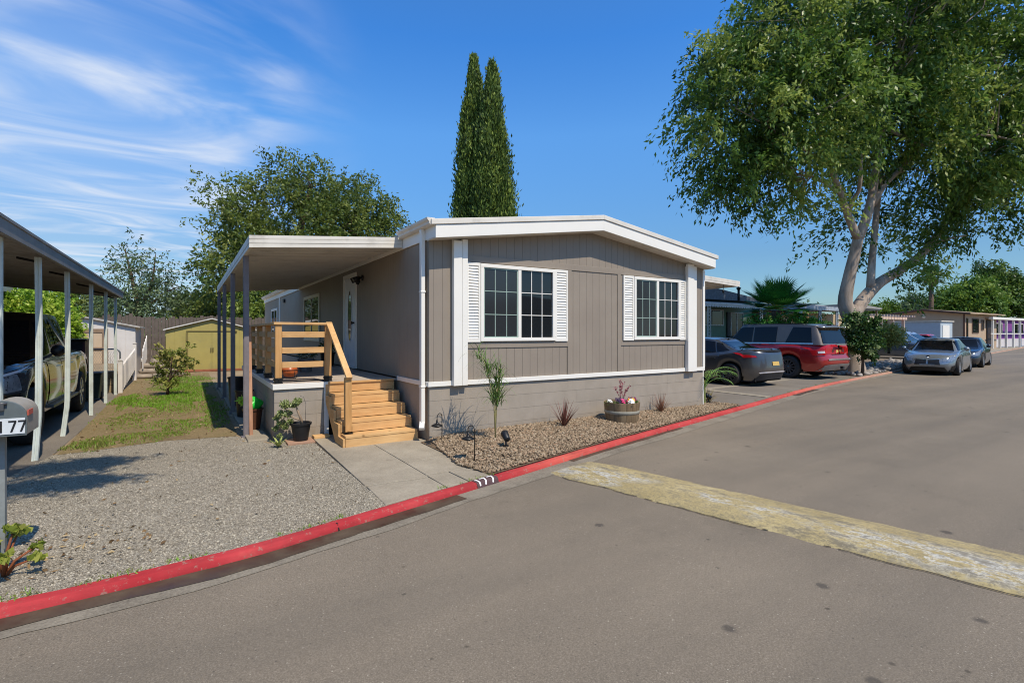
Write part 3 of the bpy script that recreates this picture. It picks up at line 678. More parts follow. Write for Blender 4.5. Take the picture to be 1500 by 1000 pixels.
# twin flood light beside the door
b=MB(); lx,ly,lz=HX0-.01,10.28,2.72
b.lathe([(.0,-.03),(.055,-.03),(.055,.0)],(lx,ly,lz),16,'x'); b.tube([(lx-.03,ly,lz),(lx-.09,ly,lz)],.02,8)
for s in (-1,1):
    b.tube([(lx-.08,ly,lz),(lx-.1,ly+s*.07,lz-.01)],.015,6); b.tube([(lx-.09,ly+s*.07,lz+.005),(lx-.13,ly+s*.085,lz-.03),(lx-.2,ly+s*.1,lz-.07)],[.03,.05,.06],10)
b.tube([(lx-.07,ly,lz-.02),(lx-.09,ly,lz-.08),(lx-.11,ly,lz-.14)],[.02,.04,.03],8)
b.build('wall_lamp',M['black_metal'],home)

# ================================================================== patio cover
aw=thing('patio_cover','long flat cream metal awning on grey posts along the front door side','awning',(1.8,12.6,0))
AX0,AY0,AY1=.72,7.96,17.22
za=lambda u: 2.80+(u-AX0)*.085
b=MB(); nr=int((AY1-AY0)/.2); 
b.prism([(AX0+.05,za(AX0)+.05),(HX0-.035,za(HX0)+.05),(HX0-.035,za(HX0)+.075),(AX0+.05,za(AX0)+.075)],'y',AY0+.03,AY1-.03)
k=AY0+.1
while k<AY1-.1:
    b.prism([(AX0+.06,za(AX0)+.028),(HX0-.035,za(HX0)+.028),(HX0-.035,za(HX0)+.049),(AX0+.06,za(AX0)+.049)],'y',k,k+.022); k+=.2
b.build('roof_panel',M['awning'],aw)
b=MB()   # ribbed fascia along the front, outer and rear edge
for z0,z1,o_ in ((0,.052,0),(.06,.112,.004),(.12,.17,0)):
    b.prism([(AX0,za(AX0)+z0),(HX0-.035,za(HX0)+z0),(HX0-.035,za(HX0)+z1),(AX0,za(AX0)+z1)],'y',AY0-o_,AY0+.03)
    b.prism([(AX0,za(AX0)+z0),(HX0-.035,za(HX0)+z0),(HX0-.035,za(HX0)+z1),(AX0,za(AX0)+z1)],'y',AY1-.03,AY1+o_)
    b.box(AX0-o_,AX0+.04,AY0+.031,AY1-.031,za(AX0)+z0,za(AX0)+z1)
b.prism([(AX0+.012,za(AX0)+.004),(HX0-.04,za(HX0)+.004),(HX0-.04,za(HX0)+.166),(AX0+.012,za(AX0)+.166)],'y',AY0+.008,AY0+.028)
b.box(AX0+.01,AX0+.032,AY0+.04,AY1-.04,za(AX0)+.004,za(AX0)+.166)
b.build('fascia',M['white_old'],aw)
for k,y in enumerate((8.87,11.62,14.4,17.0)):
    b=MB(); w=.036; x=AX0+.045
    b.box(x-w,x+w,y-w,y+w,-.03,za(AX0)+.0); b.box(x-w-.01,x-w+.002,y-w*.4,y+w*.4,-.02,za(AX0)-.01); b.box(x-.07,x+.07,y-.06,y+.06,-.03,.012 if k==0 else .036)
    b.build('post',M['post_grey'],aw,bevel=.004)

# ================================================================== deck
dk=thing('porch_deck','block-sided entrance deck with fresh timber railing of horizontal boards','deck',(2,10.5,0))
DX0,DY0,DY1=1.07,8.275,13.4; DZ=.845
b=MB(); blocks(b,'x',DY0+.012,DX0+.012,1.79,-.05,.765,seed=4,dep=.09); blocks(b,'y',DX0+.012,DY0+.115,DY1,-.05,.765,seed=5,dep=.09)
b.build('skirting',M['block'],dk)
b=MB(); b.box(DX0-.012,1.86,DY0-.02,DY0+.0,.758,.84); b.box(DX0-.013,DX0+.006,DY0+.001,DY1,.758,.84); b.box(1.795,1.86,DY0-.018,DY0+.02,-.02,.757)
b.build('trim_band',M['white'],dk,bevel=.004)
b=MB(); y=DY0+.004
while y<DY1-.05:
    b.box(DX0-.006,HX0-.034,y,y+.136,DZ-.03,DZ); y+=.142
b.build('deck_board',M['deck'],dk,bevel=.003)
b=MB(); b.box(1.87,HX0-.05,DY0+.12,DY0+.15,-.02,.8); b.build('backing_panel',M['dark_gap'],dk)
RZ=1.745
def rail_post(x,y,h=RZ-.018,mat='wood_v'):
    p=MB(); p.box(x-.045,x+.045,y-.045,y+.045,DZ+.035,h)
    o_=p.build('railing_post',M[mat],dk,bevel=.004)
    q=MB(); q.box(x-.058,x+.058,y-.058,y+.058,DZ+.001,DZ+.012)
    for sx,sy in ((1,0),(-1,0),(0,1),(0,-1)): q.box(x+sx*.049-(.045 if sy else .004),x+sx*.049+(.045 if sy else .004),y+sy*.049-(.045 if sx else .004),y+sy*.049+(.045 if sx else .004),DZ+.012,DZ+.085)
    for sx,sy in ((1,0),(-1,0),(0,1),(0,-1)): q.lathe([(0,-.014),(.012,-.012),(.016,0),(.012,.012),(0,.014)],(x+sx*.058,y+sy*.058,DZ+.06),8)
    q.build('post_base',M['black_metal'],o_)
px_=DX0+.075; pys=[DY0+.075,9.5,10.7,11.95,13.3]
for y in pys: rail_post(px_,y)
rail_post(1.865,DY0+.075)
for k,z in enumerate((1.075,1.295,1.535)):
    b=MB(); b.box(px_+.052,1.815,DY0+.06,DY0+.098,z,z+.089); b.build('rail',M['wood'],dk,bevel=.004)
    b=MB(); b.box(px_-.02,px_+.018,DY0+.125,13.25,z,z+.089) if False else None
    for a,c in zip(pys[:-1],pys[1:]):
        b.box(px_-.02,px_+.018,a+.05,c-.05,z,z+.089)
    b.build('rail',M['wood_y'],dk,bevel=.004)
b=MB(); b.box(px_-.07,1.92,DY0+.005,DY0+.145,RZ-.016,RZ+.022); b.build('top_rail',M['wood'],dk,bevel=.005)
b=MB(); b.box(px_-.07,px_+.07,DY0+.147,13.36,RZ-.016,RZ+.022); b.build('top_rail',M['wood_y'],dk,bevel=.005)

# ================================================================== steps
stp=thing('wooden_steps','flight of five fresh timber steps with a sloping handrail up to the deck','steps',(2.37,7.7,0))
SX0,SX1=1.845,2.90; RIS=.168; TRD=.262; SY0=7.2
for k in range(5):
    y=SY0+TRD*k; z=RIS*k
    b=MB(); b.box(SX0+.004,SX1-.02,y,y+.035,z+.006,z+RIS-.036); b.build('riser',M['wood'],stp,bevel=.003)
    if k<4:
        b=MB(); b.box(SX0,SX1,y-.007,y+TRD/2-.006,z+RIS-.036,z+RIS); b.box(SX0,SX1,y+TRD/2-.002,y+TRD-.003,z+RIS-.036,z+RIS-.001); b.build('tread',M['wood'],stp,bevel=.003)
b=MB(); b.box(SX0,SX1,SY0+4*TRD-.02,SY0+4*TRD+.0,DZ-.036,DZ-.002); b.build('tread',M['wood'],stp,bevel=.003)
for x0,x1 in ((SX0-.036,SX0-.001),(SX1-.019,SX1+.012)):
    pts=[(SY0-.002,.002)]
    for k in range(5): pts += [(SY0+TRD*k-.002,RIS*(k+1)-.038),(SY0+TRD*(k+1)-.002,RIS*(k+1)-.038)]
    pts += [(SY0+TRD*4+.02,RIS*5-.3),(SY0+.42,.002)]
    b=MB(); b.prism(pts,'x',x0,x1); b.build('stringer',M['wood_y'],stp,bevel=.003,fixn=True)
hx,hy=1.925,7.385; hz0=RIS
b=MB(); b.box(hx-.045,hx+.045,hy-.045,hy+.045,hz0+.03,.965); b.build('handrail_post',M['wood_v'],stp,bevel=.004)
b=MB(); b.box(hx-.062,hx+.062,hy-.062,hy+.062,hz0+.001,hz0+.014); b.box(hx-.05,hx-.046,hy-.045,hy+.045,hz0+.014,hz0+.11); b.box(hx+.046,hx+.05,hy-.045,hy+.045,hz0+.014,hz0+.11); b.build('post_base',M['black_metal'],stp)
b=MB(); b.bar((1.875,8.33,1.765),(1.925,7.30,.965),.089,.038); b.build('handrail',M['wood_y'],stp,bevel=.005)
# small dark soil/board beside the steps
b=MB(); b.box(1.6,1.83,8.04,8.2,.012,.05); tag(b.build('timber_offcut',M['wood'],bevel=.004),'short timber offcut lying beside the foot of the wooden steps','board')
b=MB(); b.bar((.825,8.80,-.0),(.81,8.93,1.72),.03,.05,up=(1,0,0)); tag(b.build('leaning_board',woodmat('reddish_board',lin(158,112,86),lin(196,150,118),(14,14,1.2)),bevel=.003),'tall reddish timber board leaning upright against the front awning post','board')
# ================================================================== small garden things in front
def blade(mb, base, d, L, w, droop=.6, seg=5, fold=0):
    """one arching strap leaf"""
    p=Vector(base); d=Vector(d).normalized(); side=d.cross(Vector((0,0,1))); side=side.normalized() if side.length>.05 else Vector((1,0,0))
    vs=[]; st=L/seg
    for i in range(seg+1):
        ww=w*(1-(i/seg)**1.6)*(.55+.45*min(1,i/1.2)) if i<seg else w*.04
        vs += [p-side*ww/2,p+side*ww/2]; p=p+d*st; d=(d+Vector((0,0,-droop/seg*(1+i*.35)))).normalized()
    mb.add(vs,[(2*i,2*i+1,2*i+3,2*i+2) for i in range(seg)])
def tuft(mb, base, n, L, w, spread, droop, rs, up=.9):
    for k in range(n):
        a=rs.uniform(0,2*PI); s=rs.uniform(.05,spread); blade(mb,(base[0]+math.cos(a)*.015,base[1]+math.sin(a)*.015,base[2]),(math.cos(a)*s,math.sin(a)*s,up),L*rs.uniform(.65,1.1),w*rs.uniform(.7,1.1),droop*rs.uniform(.4,1.3))
def mz(u,v): return float(mound(np.array([[u,v]]))[0])
rs=random.Random(5)
M['bronze_leaf']=plain('bronze_leaf',lin(104,62,52),.5,.3,30); M['olive_leaf']=plain('grass_leaf',lin(96,122,58),.5,.3,20); M['palm_green']=plain('young_palm_leaf',lin(112,148,66),.45,.25,14)
M['copper_leaf']=plain('copper_grass_leaf',lin(128,88,66),.5,.3,30)
u,v=5.14,6.5; o=thing('spiky_plant','bronze-red spiky plant alone in tan rocks left of the wooden tub','plant',(u,v,mz(u,v)))
b=MB(); tuft(b,(u,v,mz(u,v)),34,.46,.028,.85,.25,rs); b.build('leaves',M['bronze_leaf'],o); b=MB(); tuft(b,(u,v,mz(u,v)),10,.3,.02,2.6,1.2,rs,.4); b.build('dead_leaves',plain('dry_leaf',lin(92,76,58),.8,.2,30),o)
u,v=7.72,6.75; o=thing('spiky_plant','copper-brown fine leaved spiky plant right of the wooden tub','plant',(u,v,mz(u,v)))
b=MB(); tuft(b,(u,v,mz(u,v)),48,.44,.016,.95,.3,rs); b.build('leaves',M['copper_leaf'],o)
# papyrus-like tall plant near the house corner
u,v=3.68,6.22; z=mz(u,v); o=thing('tall_grass_plant','tall thin green papyrus-like plant leaning before the wall near the left box column','plant',(u,v,z))
b=MB(); 
b.tube([(u,v,z-.03),(u+.005,v,z+.35),(u+.02,v,z+.72)],[.009,.008,.007],6); b.tube([(u+.01,v+.01,z),(u-.02,v,z+.5),(u-.12,v+.02,z+1.0),(u-.24,v,z+1.22)],[.009,.008,.007,.004],6); b.tube([(u,v,z),(u+.03,v,z+.6),(u+.06,v-.02,z+1.02)],[.008,.007,.004],6)
b.build('stem',plain('cane',lin(150,140,90),.6,.2,30),o)
b=MB()
for (cx,cy,cz,n,L,sp,dr) in [(u+.02,v,z+.58,90,.46,1.0,1.0),(u+.03,v,z+.80,46,.5,1.1,1.1),(u-.12,v,z+.98,46,.42,1.2,1.2),(u-.25,v,z+1.2,26,.34,1.3,1.3),(u+.06,v,z+1.0,20,.3,1.0,.9)]:
    for k in range(n):
        a=rs.uniform(0,2*PI); s=rs.uniform(.2,sp); blade(b,(cx+rs.gauss(0,.03),cy+rs.gauss(0,.025),cz+rs.uniform(-.12,.05)),(math.cos(a)*s,math.sin(a)*s,.9),L*rs.uniform(.5,1.15),.014,dr*rs.uniform(.5,1.6),6)
b.build('leaves',M['olive_leaf'],o)
# young feather palm at the right corner of the house
u,v=9.52,7.12; z=mz(u,v); o=thing('young_palm','young feathery palm by the right downspout of the taupe home','palm',(u,v,z))
b=MB(); b.lathe([(.035,-.02),(.03,.2),(.02,.5)],(u,v,z),10); b.build('stem',plain('palm_stem',lin(120,126,70),.6,.25,20),o)
b=MB(); bs=MB()
for a,el,L in [(-.5,1.35,.85),(-1.1,1.3,.8),(.3,1.25,.75),(-.9,1.15,.6),(1.5,1.35,.8),(2.6,1.3,.7),(-2.0,1.35,.8),(-.1,1.2,.65)]:
    p=Vector((u,v,z+.3)); d=Vector((math.cos(a)*math.cos(el),math.sin(a)*math.cos(el),math.sin(el))); pts=[p.copy()]
    for k in range(14):
        p=p+d*L/14; d=(d+Vector((math.cos(a)*.05,math.sin(a)*.05,-.09-.005*k))).normalized(); pts.append(p.copy())
        if k>3:
            sd=d.cross(Vector((0,0,1))).normalized()
            for s in (-1,1):
                blade(b,p,sd*s*.8+d*.9+Vector((0,0,.1)),(.24*math.sin(PI*(k-2)/13.5)+.06),.014,.9,4)
    bs.tube(pts,[.008]*8+[.005]*7,5)
b.build('fronds',M['palm_green'],o); bs.build('rachis',M['palm_green'],o)
b=MB(); tuft(b,(u+.35,v+.15,z-.02),60,.42,.014,1.2,.8,rs); tag(b.build('straw_grass',plain('straw_grass',lin(158,142,84),.7,.25,20)),'straw-coloured grass clump between the young palm and the dark grey sedan','plant')
# flower tub
u,v=6.40,6.47; z=.03; o=thing('wooden_tub','weathered half-barrel planter tub with one pale hoop','planter',(u,v,z))
n=NT('barrel_wood'); xyz=n.sep(); ang=n.math('ARCTAN2',xyz[1],xyz[0]); fr=n.math('FRACT',n.math('MULTIPLY',ang,18/(2*PI))); cc=n.t.nodes.new('ShaderNodeCombineXYZ'); n.L(n.math('FLOOR',n.math('MULTIPLY',ang,18/(2*PI))),cc.inputs[0]); 
g=n.noise(7,5,.65,n.co(scale=(3,3,.6))); wn_=n.t.nodes.new('ShaderNodeTexWhiteNoise'); n.L(cc.outputs[0],wn_.inputs['Vector'])
c=n.mix(.4,n.ramp(g,[(.3,lin(100,82,60)),(.7,lin(150,128,98))]),n.ramp(wn_.outputs['Value'],[(0,lin(102,84,62)),(1,lin(152,132,104))])); c=n.mix(n.ramp(fr,[(0,.8),(.05,0),(.95,0),(1,.8)]),c,lin(48,40,32))
M['barrel']=n.set(c,.85,0,n.bump(g,.5,.006),.2)
b=MB(); b.lathe([(.262,0),(.275,.06),(.296,.2),(.312,.38),(.284,.38),(.278,.33)],(u,v,z),36); b.build('tub',M['barrel'],o,sharp=40)
b=MB(); b.lathe([(.295,.185),(.3005,.19),(.3055,.235),(.3005,.24)],(u,v,z),36); b.build('hoop',plain('dull_hoop',lin(142,138,124),.6,.15,16),o)
b=MB(); b.lathe([(0,.34),(.28,.335)],(u,v,z),24); b.build('soil',plain('potting_soil',lin(62,50,40),.95,.3,30,bump=.6,bscale=60),o)
M['pansy_leaf']=leafmat('pansy_leaf',lin(58,92,40),lin(84,124,52),lin(120,156,72))
def flower_tuft(name,label,cat,cx,cy,cz,col,nf,r,group=None,hz=.06,fs=.05,lat=.12):
    t=thing(name,label,cat,(cx,cy,cz),group); lv=Leaves(); k=90
    P_=RNG.normal(size=(k,3))*np.array([r*.5,r*.5,.025])+np.array([cx,cy,cz+.025]); lv.add(P_,RNG.normal(size=(k,3))*[1,1,.5]+[0,0,.4],RNG.uniform(.03,.06,k),RNG.uniform(.015,.03,k),RNG.random(k)); lv.build('leaves',M['pansy_leaf'],t)
    f=MB()
    for q in range(nf):
        a=rs.uniform(0,2*PI); rr=r*math.sqrt(rs.random())*.7; p=Vector((cx+math.cos(a)*rr,cy+math.sin(a)*rr,cz+hz+rs.uniform(-.01,.02))); nrm=Vector((rs.gauss(0,.4),-.8+rs.gauss(0,.3),.7)).normalized(); e1=nrm.cross(Vector((0,0,1))).normalized(); e2=nrm.cross(e1)
        for m in range(5):
            th=2*PI*m/5; c0=p+(e1*math.cos(th)+e2*math.sin(th))*fs*.36; pr=[c0+(e1*math.cos(x)+e2*math.sin(x))*fs*.34+nrm*.003*m for x in [2*PI*y/7 for y in range(7)]]; f.add(pr,[tuple(range(7))])
    f.build('petals',col,t); return t
pc={k:plain(k+'_petal',lin(*c),.6,.12,60) for k,c in dict(purple=(52,30,62),pink=(196,62,110),orange=(232,168,52),white=(220,216,212),wine=(120,34,66),lilac=(150,110,160)).items()}
zt_=z+.335
for nm,lab,dx,dy,c,nf in [('pansy','dark purple pansy at the left rim of the wooden tub',-.19,-.08,'purple',4),('pansy','bright pink flower in the middle left of the wooden tub',-.07,-.12,'pink',5),('pansy','orange-yellow pansy at the front right of the wooden tub',.10,-.14,'orange',5),('pansy','white and lilac pansy between the pink and orange flowers in the tub',.015,-.2,'white',4),('pansy','wine-red pansy at the right rim of the wooden tub',.2,-.05,'wine',5),('pansy','lilac flower behind the white pansy in the wooden tub',.02,-.0,'lilac',4),('pansy','pale white pansy at the far left of the wooden tub',-.235,.05,'white',2)]:
    flower_tuft(nm,lab,'flower',u+dx,v+dy,zt_,pc[c],nf,.085,'flowers in the wooden tub',.075 if c in('purple','wine') else .055,.062)
t=thing('coral_bells','tall pinkish flower spikes rising from the wooden tub','flower',(u,v+.03,zt_),'flowers in the wooden tub'); st=MB(); lv=Leaves()
for dx,dy,h,lx in [(-.1,0,.30,-.06),(-.04,.02,.42,.03),(.02,.04,.36,.05),(.1,.02,.30,.12),(-.02,-.02,.34,-.05),(.05,-.02,.26,.03)]:
    pts=[(u+dx*.4,v+dy,zt_),(u+dx*.7,v+dy,zt_+h*.5),(u+dx+lx*.5,v+dy,zt_+h*.85),(u+dx+lx,v+dy,zt_+h)]; st.tube(pts,[.005,.004,.003,.002],5)
    for k in range(26):
        q=.35+.65*k/26; i=min(int(q*3),2); fq=q*3-i; p=np.array(pts[i])*(1-fq)+np.array(pts[i+1])*fq; lv.add(p+RNG.normal(size=3)*.012,RNG.normal(size=3),.034,.02,RNG.random())
st.build('stem',plain('red_stem',lin(120,58,66),.6,.1,30),t); lv.build('flowers',leafmat('coral_petal',lin(120,56,66),lin(168,92,104),lin(190,120,124)),t)
# path lamps, in-ground discs, spike spots
def path_lamp(u,v,z,h,dirx,diry,label):
    o=thing('path_lamp',label,'garden light',(u,v,z),'path lights by the rock bed'); b=MB(); d=Vector((dirx,diry,0)).normalized(); r=.055
    pts=[(u,v,z-.05),(u,v,z+h-.06)]+[tuple(Vector((u,v,z+h-.06))+d*(r-r*math.cos(t))+Vector((0,0,math.sin(t)*r))) for t in [PI*k/8 for k in range(1,9)]]
    e=Vector(pts[-1]); pts.append(tuple(e-Vector((0,0,.03)))); b.tube(pts,.006,7); b.build('pole',M['black_metal'],o)
    b=MB(); e=e-Vector((0,0,.03)); b.lathe([(0,.0),(.012,.0),(.016,-.03),(.022,-.05),(.05,-.062),(.082,-.078),(.08,-.09),(.05,-.085),(.03,-.105),(.0,-.11)],e,20); b.build('lamp_shade',M['black_metal'],o); return o
path_lamp(3.085,6.72,.0,.46,-1,-.5,'black shepherd-hook path light against the block wall at the house corner')
path_lamp(2.96,5.50,.03,.44,-.3,.9,'black shepherd-hook path light standing among the rocks near the kerb')
M['ring']=plain('grey_disc',lin(92,92,92),.4,.1,20,metal=.5)
for (px,py,lab) in ((631,651,'round in-ground light in the walk close to the downspout'),(669,675,'round in-ground light in the walk beside the nearer path lamp')):
    f=(EYE-.012)*FOC/(py-488); p=at(px,py,f); o=thing('ground_light',lab,'garden light',(p.x,p.y,.012),'in-ground lights')
    b=MB(); b.lathe([(.055,.0),(.072,.006),(.066,.014),(.048,.016)],(p.x,p.y,.012),20); b.build('rim',M['ring'],o); b=MB(); b.lathe([(0,.017),(.049,.0155)],(p.x,p.y,.012),20); b.build('lens',M['black'],o)
def spot(u,v,z,yaw,label):
    o=thing('spotlight',label,'garden light',(u,v,z),'spike spotlights'); b=MB(); b.tube([(u,v,z-.04),(u,v,z+.10)],.012,8); b.box(u-.03,u+.03,v-.02,v+.02,z+.0,z+.03); b.build('spike',M['black'],o)
    b=MB(); d=Vector((math.cos(yaw),math.sin(yaw),.55)).normalized(); c=Vector((u,v,z+.14)); b.tube([c-d*.07,c-d*.06,c+d*.05,c+d*.075],[.03,.042,.05,.052],14); b.build('lamp_head',M['black'],o)
spot(3.58,5.77,mz(3.58,5.77),1.35,'black spike spotlight tilted up at the wall in the middle of the rock bed'); spot(9.66,7.12,mz(9.6,7.1),1.9,'black spike spotlight at the foot of the young palm')
# potted jade by the deck
def pot(name_parent, u,v,z,r0,r1,h,m,rim=True):
    b=MB(); pr=[(r0*.9,0),(r0,.005),(r1,h-.03)]+([(r1+.014,h-.03),(r1+.016,h)] if rim else [(r1,h)])+[(r1-.006,h),(r1-.012,h-.03),(0,h-.035)]
    b.lathe(pr,(u,v,z),26); return b.build('pot',m,name_parent,sharp=35)
u,v=1.40,7.98; o=thing('jade_plant','leaning jade shrub in a black plastic nursery pot by the deck wall','potted plant',(u,v,.03)); pot(o,u,v,.03,.10,.135,.26,M['black'])
b=MB(); b.lathe([(0,.22),(.12,.22)],(u,v,.03),16); b.build('soil',plain('pot_soil',lin(70,58,46),.95,.3,30),o)
D=7.4; q=lambda x,y,d=D: at(x,y,d)
br=MB(); tw=plain('jade_bark',lin(150,128,104),.8,.2,20)
trunk=[Vector((u+.02,v,.22)),q(441,613),q(436,602),q(433,592),q(437,586)]; br.tube(trunk,[.022,.02,.015,.012,.006],8); br.tube([q(441,615),q(431,612),q(424,607),q(416,612),q(408,630)],[.014,.012,.01,.008,.005],7); br.tube([q(424,607),q(418,598),q(415,590)],[.009,.007,.004],6)
br.build('branch',tw,o)
lv=Leaves()
def clump(lv,c,r,n,l,w,up=.4,tint=(.2,.9),squash=.85):
    n=int(n); k=RNG.normal(size=(n,3)); k/=np.linalg.norm(k,axis=1,keepdims=True)+1e-9; rr=RNG.random((n,1))**.45; p=np.array(c)+k*rr*np.array([r,r,r*squash]); lv.add(p,k+RNG.normal(size=(n,3))*.6+[0,0,up],RNG.uniform(.7,1.2,n)*l,RNG.uniform(.7,1.2,n)*w,np.clip(RNG.uniform(tint[0],tint[1],n),0,1))
for (x,y,r,n) in [(436,588,.07,110),(428,594,.05,60),(417,592,.075,140),(412,606,.07,120),(422,606,.07,110),(405,612,.055,80),(412,620,.065,100),(404,628,.05,70),(418,624,.06,90),(425,617,.05,60),(409,638,.04,40)]: clump(lv,q(x,y,D+RNG.uniform(-.06,.06)),r,n*1.3,.042,.024)
lv.build('leaves',leafmat('jade_leaf',lin(88,100,54),lin(128,140,80),lin(176,184,124),.15,.4),o)
b=MB(); b.tube([Vector((u+.06,v,.2)),Vector((u+.07,v,.55)),Vector((u+.04,v,.66)),Vector((u-.01,v,.68))],.003,5); b.build('wire_stake',M['ring'],o)
b=MB(); b.box(u-.2,u+.17,v-.17,v+.17,.0,.03); tag(b.build('clay_tile',plain('clay_tile',lin(164,128,104),.85,.15,12),bevel=.004),'square terracotta slab under the black nursery pot','paver')
p=at(408,655,1.6*FOC/167); o=thing('succulent','pale yellow-green rosette succulent on the gravel by the deck corner','plant',(p.x,p.y,0)); b=MB()
for k in range(16): 
    a=k*2.4; blade(b,(p.x,p.y,.01),(math.cos(a)*(.35+k*.06),math.sin(a)*(.35+k*.06),.9),.17,.045,.5,4)
b.build('leaves',plain('pale_succulent',lin(160,166,96),.4,.2,14),o)
# pots behind the front awning post
M['brown_pot']=plain('brown_glaze',lin(84,54,40),.35,.2,8)
u,v=.90,9.35; o=thing('bagged_plant','bright green bagged plant in a brown glazed pot behind the leaning board','potted plant',(u,v,.03)); pot(o,u,v,.03,.11,.145,.34,M['brown_pot'])
b=MB(); b.smooth=True; vs=[]; nn_=14
for i in range(7):
    t=i/6
    for j in range(nn_):
        a=2*PI*j/nn_; r=(.14*math.sin(PI*(.25+.7*t))**.8)*(1+.18*math.sin(a*3+t*4)+.12*math.sin(a*5-t*7)); vs.append((u+r*math.cos(a),v+r*math.sin(a),.36+t*.2))
b.add(vs,[(i*nn_+j,i*nn_+(j+1)%nn_,(i+1)*nn_+(j+1)%nn_,(i+1)*nn_+j) for i in range(6) for j in range(nn_)]+[tuple(range(6*nn_,7*nn_))]); b.build('bag',plain('green_film',lin(40,190,60),.3,.2,10),o)
lv=Leaves(); clump(lv,(u-.12,v-.02,.52),.12,90,.10,.05,.2,(.4,1)); lv.build('leaves',leafmat('lime_leaf',lin(96,150,40),lin(140,190,60),lin(190,214,100)),o)
for (uu,vv,r,h,lab) in [(.90,10.85,.15,.5,'tall dark pot without leaves behind the bagged plant'),(.90,12.6,.17,.62,'tallest dark bin-like pot far along the side path')]:
    o=thing('dark_pot',lab,'plant pot',(uu,vv,.03)); pot(o,uu,vv,.03,r*.8,r,h,plain('dark_glaze',lin(44,38,40),.35,.2,9))
# on the deck
f=(EYE-DZ)*FOC/(554-488); p=at(424,554,f); u,v=p.x,p.y; o=thing('copper_pot','round copper-orange pot in a wire stand on the deck','plant pot',(u,v,DZ)); b=MB(); b.lathe([(0,.03),(.07,.03),(.125,.08),(.135,.13),(.115,.185),(.108,.19),(.1,.18),(0,.17)],(u,v,DZ),24); b.build('pot',plain('copper_glaze',lin(178,92,50),.3,.25,9),o)
b=MB()
for k in range(4): a=k*PI/2+.5; b.tube([(u+.145*math.cos(a),v+.145*math.sin(a),DZ+.002),(u+.12*math.cos(a),v+.12*math.sin(a),DZ+.05),(u+.14*math.cos(a),v+.14*math.sin(a),DZ+.15)],.005,6)
b.tube([(u+.14*math.cos(2*PI*k/20),v+.14*math.sin(2*PI*k/20),DZ+.145) for k in range(21)],.005,6); b.build('stand',M['black_metal'],o)
u,v=1.95,10.6; o=thing('deck_planter','pale variegated leafy plant in a grey pot on the deck','potted plant',(u,v,DZ)); pot(o,u,v,DZ,.11,.14,.26,plain('grey_glaze',lin(110,106,104),.5,.1,10)); lv=Leaves()
for k in range(9): clump(lv,(u+rs.uniform(-.22,.22),v+rs.uniform(-.15,.15),DZ+.36+rs.uniform(-.05,.09)),.09,60,.05,.03,.4,(0,1))
lv.build('leaves',leafmat('variegated_leaf',lin(70,88,58),lin(120,128,96),lin(206,204,186)),o)
u,v=2.72,12.2; o=thing('dark_pot','dark pot with a low dark plant beside the entrance door on the deck','plant pot',(u,v,DZ)); pot(o,u,v,DZ,.13,.16,.32,M['black']); lv=Leaves(); clump(lv,(u,v,DZ+.46),.2,160,.08,.04); lv.build('leaves',leafmat('dark_leaf',lin(34,54,30),lin(56,84,40),lin(80,110,56)),o)
b=MB(); pts=[Vector((1.2+.09*k,8.62+.04*math.sin(k*1.3)-.012*k,DZ+.008)) for k in range(9)]; b.tube(pts,.008,6); tag(b.build('extension_cable',M['rubber']),'black cable lying on the deck between the two front railing posts','cable')
# ================================================================== left neighbour: mailbox, carport, sheds
M['mail']=plain('grey_mailbox_paint',lin(92,100,100),.5,.15,10,dirt=.35); M['post_pale']=plain('pale_post_paint',lin(200,206,196),.5,.1,7,dirt=.3)
o=thing('mailbox','dark grey arched mailbox numbered 177 on a post beside the kerb','mailbox',(-1.03,4.8,0))
b=MB(); b.prism([(-1.085,4.77),(-1.05,4.77),(-1.05,4.82),(-1.085,4.82)],'z',-.05,.915); b.build('post',plain('weathered_post',lin(128,132,128),.75,.2,8,dirt=.5),o,bevel=.004)
u0,u1,v0,v1,zb=-1.15,-.911,4.6,4.94,.925
arc=[(u0,zb),(u1,zb),(u1,zb+.12)]+[((u0+u1)/2+(u1-u0)/2*math.cos(t),zb+.12+.105*math.sin(t)) for t in [PI*k/12 for k in range(1,12)]]+[(u0,zb+.12)]
b=MB(); b.prism(arc,'y',v0+.016,v1); b.build('box_body',plain('dusty_mailbox_body',lin(150,142,128),.6,.15,7,dirt=.4),o,sharp=30)
cx=(u0+u1)/2; sc_=lambda k:[(cx+(x-cx)*k,zb+(z-zb)*(1.0 if z<=zb else k)-(.004 if z<=zb else 0)) for x,z in arc]
b=MB(); b.prism(sc_(1.035),'y',v0,v0+.015); b.build('box_door',M['mail'],o,bevel=.003)
b=MB(); b.box(cx-.016,cx+.016,v0-.022,v0-.001,zb+.17,zb+.215); b.tube([(cx-.03,v0-.014,zb+.215),(cx+.03,v0-.014,zb+.215)],.009,8); b.build('latch',M['ring'],o)
b=MB(); b.box(-1.115,-.915,v0-.005,v0-.001,zb+.012,zb+.115); b.build('number_plate',plain('number_plate',lin(206,210,210),.5,.06,20),o)
b=MB(); digits177(b,(-1.036,v0-.0052,zb+.024),Vector((1,0,0)),Vector((0,0,1)),.076,.011,.047); b.build('house_number',M['black'],o)
b=MB(); b.box(u1+.001,u1+.007,v0+.03,v0+.15,zb+.125,zb+.16); b.build('flag',plain('faded_red_flag',lin(196,92,74),.6,.1,12),o)
o=thing('geranium','reddish-stemmed geranium with few yellow-green leaves at the foot of the mailbox post','plant',(-1.02,4.62,0)); b=MB(); lv=Leaves()
